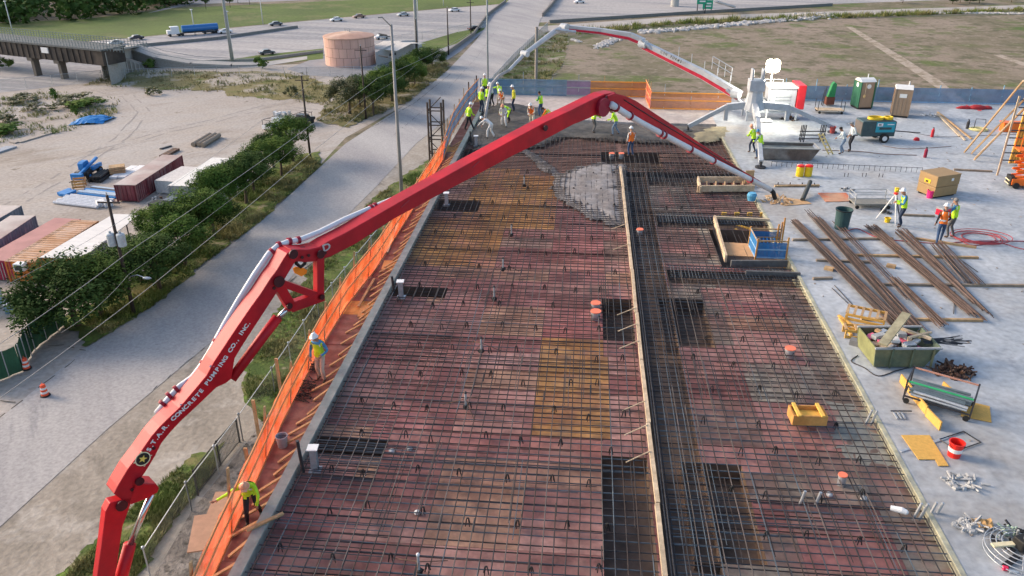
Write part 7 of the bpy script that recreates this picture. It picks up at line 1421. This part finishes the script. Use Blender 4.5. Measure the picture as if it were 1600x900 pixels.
# rebar bundles on dunnage
RBR = M('stock_rebar', (.105, .066, .05), rough=.8, var=.4, scale=3, col2=(.16, .11, .09)); RBR2 = M('stock_rebar_dark', (.05, .038, .033), rough=.8, var=.3, scale=3)
def bundle(label, a, b, a2, b2, n, z=.12):
    A, B__, A2, B2 = [P(*q, ZD) for q in (a, b, a2, b2)]; t = thing('rebar_bundle', label, 'rebar bundle', tuple(A), world=True, group='rebar bundles laid out on the slab')
    for k in range(n):
        f = k/(n-1) if n > 1 else 0; f1 = min(1, max(0, f+random.uniform(-.06, .06))); f2 = min(1, max(0, f+random.uniform(-.1, .1))); u = random.uniform(-.03, .03); v_ = random.uniform(-.02, .05); P0 = A.lerp(A2, f1); P1 = B__.lerp(B2, f2); d = P1-P0; hz = z+random.uniform(0, .10)
        m_ = MB(); m_.tube([P0+d*u+Vector((0, 0, hz)), P0+d*.5+Vector((random.uniform(-.05, .05), 0, hz-.02)), P1+d*v_+Vector((0, 0, hz-.03))], .016, 5); obj('rod', m_, RBR if random.random() < .65 else RBR2, t)
bundle('leftmost rebar bundle, running from the blue guard cage towards the skip', (1236, 352), (1398, 520), (1246, 349), (1420, 518), 34)
bundle('rebar bundle from the waste bin down to the back of the skip', (1270, 348), (1420, 520), (1282, 346), (1440, 516), 30)
bundle('sparse rebar bundle passing left of the waste bin', (1258, 335), (1384, 470), (1266, 334), (1390, 462), 8)
bundle('thin rebar bundle starting just below the waste bin', (1300, 352), (1410, 468), (1308, 350), (1418, 462), 9)
bundle('thick rebar bundle starting in front of the survey tripod', (1352, 360), (1505, 490), (1370, 358), (1535, 500), 34)
bundle('thick rebar bundle starting at the feet of the blue shirted person', (1395, 365), (1510, 470), (1416, 364), (1546, 496), 34)
bundle('short tied rebar bundle ending right behind the skip', (1390, 442), (1462, 516), (1402, 441), (1476, 512), 22, .16)
bundle('rebar bundle the orange vested person stands on', (1452, 386), (1500, 444), (1470, 384), (1534, 448), 22, .14)
for i, (a, b, lab) in enumerate([((1238, 376), (1395, 374), 'dunnage timber under the upper part of the rebar bundles'), ((1275, 408), (1360, 411), 'dunnage timber lying left in the middle of the bundles'), ((1330, 400), (1528, 404), 'dunnage timber right of the middle of the bundles'), ((1270, 437), (1300, 436), 'short dunnage timber left of the bundles'), ((1370, 446), (1620, 448), 'long dunnage timber running out of the frame at the right'), ((1345, 500), (1535, 502), 'nearest dunnage timber under the lower bundle ends'), ((1430, 374), (1525, 388), 'tan timber behind the two persons with the cooler'), ((1410, 337), (1460, 339), 'grey timber between the tripod and the two persons'), ((1490, 266), (1550, 269), 'grey boards lying flat right of the brown job box'), ((1210, 292), (1280, 291), 'thin timber left of the empty frame cart')]): plank('dunnage', lab, a, b, .12, .1, random.choice([WOOD, M('old_timber', (.28, .22, .16), var=.3)]), group='timbers lying under and around the rebar bundles')
for a, lab in (((1385, 416), 'timber block lying between the two groups of bundles'), ((1288, 420), 'timber block left of the bundles')): plank('timber_block', lab, a, (a[0]+14, a[1]+3), .25, .12, WOOD)
for i, (a, b) in enumerate((((1304, 446), (1332, 476)), ((1300, 450), (1325, 474)), ((1490, 490), (1492, 455)), ((1500, 405), (1528, 425)))): A, B__ = P(*a, ZD+.03), P(*b, ZD+.03); m_ = MB(); m_.tube([A, B__], .015, 5); tag(obj('loose_bar', m_, RBR2), ['loose bar lying left of the bundles', 'second loose bar lying left of the bundles, beside the other', 'loose bar near the right end of the nearest dunnage', 'loose bar lying right of the orange vested person\'s bundle'][i], 'rebar')
# column dowels rail and floor lines
t = thing('rail_line', 'long low line of wire posts across the slab behind the yellow drums', 'wire rail', at(1270, 268), world=True); A, B__ = P(1205, 260, ZD), P(1440, 270, ZD)
for k in range(30): c = A.lerp(B__, k/29); m_ = MB(); m_.tube([c, c+Vector((0, 0, .32))], .012, 4); obj('pin', m_, STEEL, t)
m_ = MB(); m_.tube([A+Vector((0, 0, .3)), B__+Vector((0, 0, .3))], .014, 5); obj('wire', m_, STEEL, t)
def hose(label, pxs, r, mat, cat='hose', z=ZD, name='hose'):
    A = [P(x, y, z)+Vector((0, 0, r)) for x, y in pxs]; pts_ = []
    for i in range(len(A)-1):
        p0, p1, p2, p3 = A[max(0, i-1)], A[i], A[i+1], A[min(len(A)-1, i+2)]
        for k in range(6): s = k/6; pts_.append(.5*((2*p1)+(p2-p0)*s+(2*p0-5*p1+4*p2-p3)*s*s+(3*p1-p0-3*p2+p3)*s**3))
    pts_.append(A[-1]); m_ = MB(); m_.sm = True; m_.tube(pts_, r, 6); return tag(obj(name, m_, mat), label, cat)
RHO = M('hose_red', (.42, .07, .08), rough=.6); BHO = M('hose_black', (.05, .045, .045))
hose('red air hose running across the slab past the two persons', [(1325, 350), (1320, 362), (1340, 358), (1372, 372), (1420, 378), (1470, 381), (1510, 378), (1555, 377), (1620, 378)], .022, RHO)
hose('red air hose looping out of the frame below the coil', [(1500, 376), (1520, 384), (1560, 380), (1590, 388), (1620, 394)], .02, RHO)
t = None; m_ = MB(); m_.sm = True; c = P(1530, 373, ZD)
for k in range(5): rr = .75+.1*k; m_.tube([(c.x+rr*cos(a)*(1+.05*k)+.1*sin(k*2), c.y+rr*.8*sin(a)+.1*cos(k*3), ZD+.03+.02*k) for a in [2*pi*q/22 for q in range(22)]], .02, 5, closed=True)
tag(obj('hose_coil', m_, RHO), 'red hose coiled loosely on the slab right of the two persons', 'hose coil')
hose('thin black cable curving across the slab behind the compressor', [(1390, 205), (1420, 207), (1470, 214), (1540, 212), (1600, 210)], .015, BHO, 'cable', name='cable'); hose('dark cable looping beside the left foot of the skip', [(1340, 556), (1330, 565), (1350, 575), (1372, 588), (1400, 580), (1420, 575)], .018, BHO, 'cable', name='cable'); hose('pole lying in front of the compressor crossing towards the right', [(1285, 235), (1340, 237), (1380, 241), (1432, 243)], .025, M('pole_tan', (.35, .26, .22)), 'pole', name='pole')
hose('long thin handled float lying right of the compressor', [(1379, 228), (1418, 233), (1486, 229)], .02, MC['pole_tan'], 'float', name='bull_float')
hose('dark bar lying alone right of the compressor', [(1398, 205), (1438, 208)], .03, STEEL, 'bar', name='bar')
# finned dirt red cover, boards, barrier at the right
lump('red_tarp_heap', 'red tarpaulin heap lying at the back of the slab', 'tarpaulin', 1524, 170, 34, 3, [RED], .2); c = P(1520, 170, ZD); m_ = MB(); m_.ball((c.x+.3, c.y, ZD+.08), .5, 14, (1.3, .7, .45), .08); m_.ball((c.x-.6, c.y, ZD+.05), .4, 12, (1.6, .5, .4), .08); m_.ball((c.x+1.1, c.y+.1, ZD+.06), .35, 12, (1.1, .7, .5), .08); tag(obj('red_blanket', m_, M('blanket_red', (.38, .03, .035), bump=.6), smooth=True), 'crumpled dark red blanket at the back of the slab', 'blanket')
t = thing('board_pile', 'long tan boards fanned out on the slab behind the leaning timbers', 'boards', at(1490, 200), world=True)
for i, (a, b) in enumerate((((1465, 176), (1518, 218)), ((1467, 180), (1508, 220)), ((1470, 182), (1513, 214)), ((1464, 182), (1500, 214)))): m_ = MB(); m_.beam(P(*a, ZD)+Vector((0, 0, .05+i*.05)), P(*b, ZD)+Vector((0, 0, .05)), .14, .05); obj('board', m_, WOODP if i % 2 else WOOD, t)
t = thing('hose_reel', 'pale yellow coiled hose reel on the slab in front of the leaning timbers', 'hose reel', at(1529, 203)); m_ = MB(); m_.sm = True
for k in range(7): m_.tube([((.18+.07*k)*cos(a), (.18+.07*k)*sin(a)*.9, .05+.04*(k % 2)) for a in [2*pi*q/20 for q in range(20)]], .035, 6, closed=True)
obj('coil', m_, M('hose_yellow', (.62, .56, .26)), t)
m_ = MB(); m_.tube([(-.3, .1, 0), (-.2, .3, .7), (.5, .4, .65), (.6, .2, 0)], .025, 6); obj('frame', m_, STEEL, t)
for lab, px, py, mt, n_ in (('red fire extinguisher right of the tan toilet', 1456, 214, RED, 'fire_extinguisher'), ('dark red fire extinguisher left of the brown job box', 1445, 246, M('ext_dark', (.28, .02, .05)), 'fire_extinguisher'), ('short dark cylinder standing behind the fanned boards', 1511, 201, STEEL, 'gas_cylinder')):
    t = thing(n_, lab, n_.replace('_', ' '), at(px, py)); m_ = MB(); m_.lathe([(.09, 0), (.1, .05), (.1, .48), (.05, .56), (.03, .6)], n=14); obj('cylinder', m_, mt, t); m_ = MB(); m_.box((0, 0, .63), (.05, .16, .05)); obj('valve', m_, BLACK, t)
t = thing('red_marker', 'small red dome lying on the slab right of the compressor', 'marker', at(1432, 219)); m_ = MB(); m_.ball((0, 0, .08), .18, 12, (1.1, .8, .7)); obj('dome', m_, RED, t, smooth=True); m_ = MB(); m_.cyl((0, 0, 0), .2, .03, 14); obj('rim', m_, RED, t)
# scissor lift with rack of timber at the right frame edge
LO = M('lift_orange', (.85, .17, .02), rough=.4, var=.08); b = P(1597, 292, ZD); t = thing('scissor_lift', 'orange scissor lift leaning timbers beside it at the right frame edge', 'scissor lift', (b.x, b.y, ZD), -.1)
t['label'] = 'orange scissor lift cut by the right frame edge'
m_ = MB(); m_.bx(-.75, 1.6, -.4, .4, .18, .55); obj('chassis', m_, LO, t, bev=.03); m_ = MB(); m_.bx(-.8, -.55, -.36, .36, .12, .62); obj('end_guard', m_, BLACK, t)
for z in (.2, .4): m_ = MB(); m_.tube([(-.84, -.3, z), (-.84, .3, z)], .03, 6); obj('guard_bar', m_, M('cream_bar', (.7, .62, .4)), t)
for x in (-.5, 1.2):
    for y in (-.42, .42): m_ = MB(); m_.tube([(x, y-.07, .17), (x, y+.07, .17)], .17, 14); obj('wheel', m_, BLACK, t)
for k in range(4):
    z = .6+k*.36
    for y in (-.3, .3): m_ = MB(); m_.beam((-.6, y, z), (1.4, y, z+.34), .06, .1); obj('scissor_arm', m_, LO, t); m_ = MB(); m_.beam((-.6, y+.07, z+.34), (1.4, y+.07, z), .06, .1); obj('scissor_arm', m_, LO, t)
m_ = MB(); m_.bx(-.8, 1.6, -.42, .42, 2.08, 2.16); obj('platform', m_, LO, t)
for x in (-.78, .4, 1.55):
    for y in (-.4, .4): m_ = MB(); m_.tube([(x, y, 2.1), (x, y, 3.2)], .025, 6); obj('guard_post', m_, LO, t)
for z in (2.6, 3.2):
    for y in (-.4, .4): m_ = MB(); m_.tube([(-.78, y, z), (1.55, y, z)], .025, 6); obj('guard_rail', m_, LO, t)
b = P(1590, 262, ZD); t = thing('form_panel_stack', 'stack of yellow timber beams with dark cross plates behind the scissor lift', 'beam stack', (b.x+.2, b.y+.5, ZD), -.15)
for k in range(5): m_ = MB(); m_.beam((-.45+k*.14, 0, .1), (-.25+k*.14, .3, 4.2), .1, .14); obj('beam', m_, M('beam_yellow', (.78, .38, .07), var=.12), t)
for k in range(9): m_ = MB(); m_.beam((-.95+k*.03, -.12+k*.03, .3+k*.45), (.6+k*.03, -.12+k*.03, .34+k*.45), .1, .05); obj('cross_plate', m_, STEEL, t)
t = thing('orange_gate_panel', 'orange lift platform part behind the timber stack', 'panel', at(1577, 205)); m_ = MB(); m_.bx(-.6, .8, -.3, .3, .0, .6); obj('tub', m_, LO, t, bev=.03); m_ = MB(); m_.bx(-.65, .85, -.35, .35, .6, .66); obj('rim', m_, LO, t)
for i, (a, bt, lab) in enumerate([((1507, 238), (1598, 128), 'upper leaning timber of the three crossing at the right edge'), ((1518, 240), (1606, 150), 'middle leaning timber of the three crossing at the right edge'), ((1522, 250), (1610, 160), 'lowest leaning timber of the three crossing at the right edge')]):
    A = P(*a, ZD+.05); r_ = ray(*bt); q = P(1600, 262, ZD); dd = (Vector((q.x, q.y+1+i*.2, 0))-CP); fw = Vector((-sin(YAW), cos(YAW), 0)); tt = (Vector((q.x, q.y+1, 0)).dot(fw))/r_.dot(fw); Bp = CP+r_*tt; m_ = MB(); m_.beam(A, Bp, .14, .06); m_2 = m_; t = thing('leaning_timber', lab, 'timber', tuple(A), world=True, group='timbers leaning at the right edge'); obj('plank', m_2, WOOD, t); m_ = MB(); m_.beam(A+Vector((.04, 0, .1)), Bp+Vector((.04, 0, .1)), .06, .1); obj('plank', m_, WOODP, t)
b = P(1558, 274, ZD); z = ztop(Vector((b.x, b.y, ZD)), 150); m_ = MB(); m_.beam((b.x, b.y, ZD), (b.x+.05, b.y, z), .1, .06); tag(obj('timber_upright', m_, WOODP), 'pale upright timber in front of the three leaning ones', 'timber'); 
# power trowel at the lower right
b = P(1585, 868, ZD); t = thing('power_trowel', 'walk behind power trowel with wire guard ring, cut by the bottom right corner', 'power trowel', (b.x+.1, b.y, ZD), .4)
for k, (r_, z) in enumerate(((.80, .08), (.80, .22), (.68, .27), (.56, .31), (.44, .34))): m_ = MB(); m_.sm = True; m_.tube([(r_*cos(a), r_*sin(a), z) for a in [2*pi*q/28 for q in range(28)]], .014, 6, closed=True); obj('guard_ring', m_, GALV, t)
for k in range(8): a = k*pi/4; m_ = MB(); m_.tube([(.8*cos(a), .8*sin(a), .08), (.8*cos(a), .8*sin(a), .22), (.4*cos(a), .4*sin(a), .35)], .01, 5); obj('guard_spoke', m_, GALV, t)
for k in range(4): a = k*pi/2+.3; m_ = MB(); m_.beam((.1*cos(a), .1*sin(a), .05), (.7*cos(a), .7*sin(a), .05), .16, .015); obj('blade', m_, STEEL, t)
m_ = MB(); m_.box((0, 0, .42), (.36, .32, .3)); obj('engine', m_, BLACK, t, bev=.04); m_ = MB(); m_.ball((.05, -.1, .62), .13, 10, (1.3, 1, .7)); obj('fuel_tank', m_, GREY, t); m_ = MB(); m_.tube([(0, 0, .5), (.9, .5, 1.0), (1.3, .7, 1.0)], .025, 6); obj('handle', m_, BLACK, t); m_ = MB(); m_.box((-.45, .15, .36), (.55, .13, .05), -.2); obj('level', m_, M('cream_bar', (.7, .62, .4)), t)
A = P(1535, 822, ZD); m_ = MB(); vs = []; 
for i in range(6):
    for j in range(5): vs.append((A.x-.25+i*.1, A.y-.18+j*.09, ZD+.03+.10*abs(sin(i*1.1+j*.6))))
m_.add(vs, [(i*5+j, (i+1)*5+j, (i+1)*5+j+1, i*5+j+1) for i in range(5) for j in range(4)]); tag(obj('cardboard', m_, M('cardboard', (.50, .30, .12), var=.15)), 'crumpled tan cardboard beside the rubble at the lower right', 'cardboard')
m_ = MB(); b = P(1566, 890, ZD); m_.tube([(b.x, b.y, ZD+.06), (b.x+.1, b.y-.02, ZD+.06)], .06, 12); tag(obj('red_can', m_, M('can_pink', (.7, .03, .1))), 'small red can lying below the power trowel', 'can'); m_ = MB(); b = P(1580, 894, ZD); m_.tube([(b.x-.06, b.y, ZD+.04), (b.x+.14, b.y-.03, ZD+.04)], [.045, .02], 10); tag(obj('plastic_bottle', m_, M('bottle_clear', (.6, .65, .68), rough=.2)), 'clear bottle lying right of the small red can', 'bottle')
t = thing('steel_frame', 'dark wire frame lying behind the red bucket', 'frame', at(1500, 690), .5)
for a, b in (((-.5, -.3), (.5, -.3)), ((.5, -.3), (.5, .3)), ((.5, .3), (-.5, .3)), ((-.5, .3), (-.5, -.3))): m_ = MB(); m_.tube([(*a, .03), (*b, .03)], .018, 5); obj('bar', m_, STEEL, t)
plank('metal_strip', 'pale metal strip lying between the plywood and the red bucket', (1455, 692), (1480, 684), .1, .03, GALV); plank('metal_strip', 'pale metal strip at the left corner of the odd shaped plywood', (1407, 706), (1420, 702), .08, .03, GALV)
t = thing('stud_frame', 'small grey frame of metal studs on the slab by the orange board', 'metal studs', at(1405, 650), .1)
for k in range(3): m_ = MB(); m_.beam((-.15+k*.12, -.2, .04), (-.12+k*.12, .2, .04), .04, .04); obj('stud', m_, GALV, t)
m_ = MB(); m_.beam((-.2, .18, .07), (.45, .16, .07), .03, .03); obj('bar', m_, STEEL, t)
t = thing('blue_pail', 'light blue pail at the slab edge under the boom tip', 'pail', at(1174, 313)); m_ = MB(); m_.lathe([(.2, 0), (.26, .3), (.2, .42)], n=14); obj('pail', m_, M('light_blue_plastic', (.10, .35, .55)), t); m_ = MB(); m_.tube([(-.25, 0, .35), (0, -.1, .2), (.25, 0, .35)], .012, 5); obj('handle', m_, STEEL, t)
A, B__ = P(1254, 312, ZD+.1), P(1266, 284, ZD+.5); m_ = MB(); m_.tube([A, B__], .12, 12); tag(obj('sonotube', m_, M('tube_dark', (.06, .065, .06))), 'dark tube leaning beside the tan plywood', 'tube')
t = thing('slab_slot', 'recessed strip with bar ends across the slab left of the dark tube', 'slot', at(1240, 292), world=True); m_ = MB(); A, B__ = P(1212, 290, ZD), P(1278, 291, ZD); m_.beam(A+Vector((0, 0, .004)), B__+Vector((0, 0, .004)), .5, .02); obj('strip', m_, M('slot_grey', (.10, .11, .12), var=.2), t)
for k in range(4): c = A.lerp(B__, k/3.5+.05); m_ = MB(); m_.tube([c, c+Vector((0, 0, .2))], .03, 6); obj('bar_end', m_, STEEL, t)
for i, (x, y) in enumerate(((1322, 276), (1350, 276), (1376, 277))): t = thing('anchor_bolts', ['pair of anchor bolts, leftmost of three pairs in front of the wire rail', 'pair of anchor bolts, middle of three pairs', 'pair of anchor bolts, rightmost of three pairs near the job box'][i], 'anchor bolts', at(x, y)); m_ = MB(); m_.tube([(-.1, 0, 0), (-.1, 0, .22)], .02, 5); obj('bolt', m_, STEEL, t); m_ = MB(); m_.tube([(.1, 0, 0), (.1, 0, .22)], .02, 5); obj('bolt', m_, STEEL, t)
# slab edge stains and cracks are in the material; small sample of nail-sized scraps
random.seed(77); mb = MB()
for k in range(260):
    x = random.uniform(XR+.3, 34); y = random.uniform(13, 60); mb.box((x, y, ZD+.012), (random.uniform(.03, .14), random.uniform(.02, .08), .02), random.uniform(0, 3))
o = obj('slab_litter', mb, M('litter', (.30, .26, .22), var=.4)); o['kind'] = 'stuff'; tag(o, 'small scraps and dirt littered over the slab', 'litter')
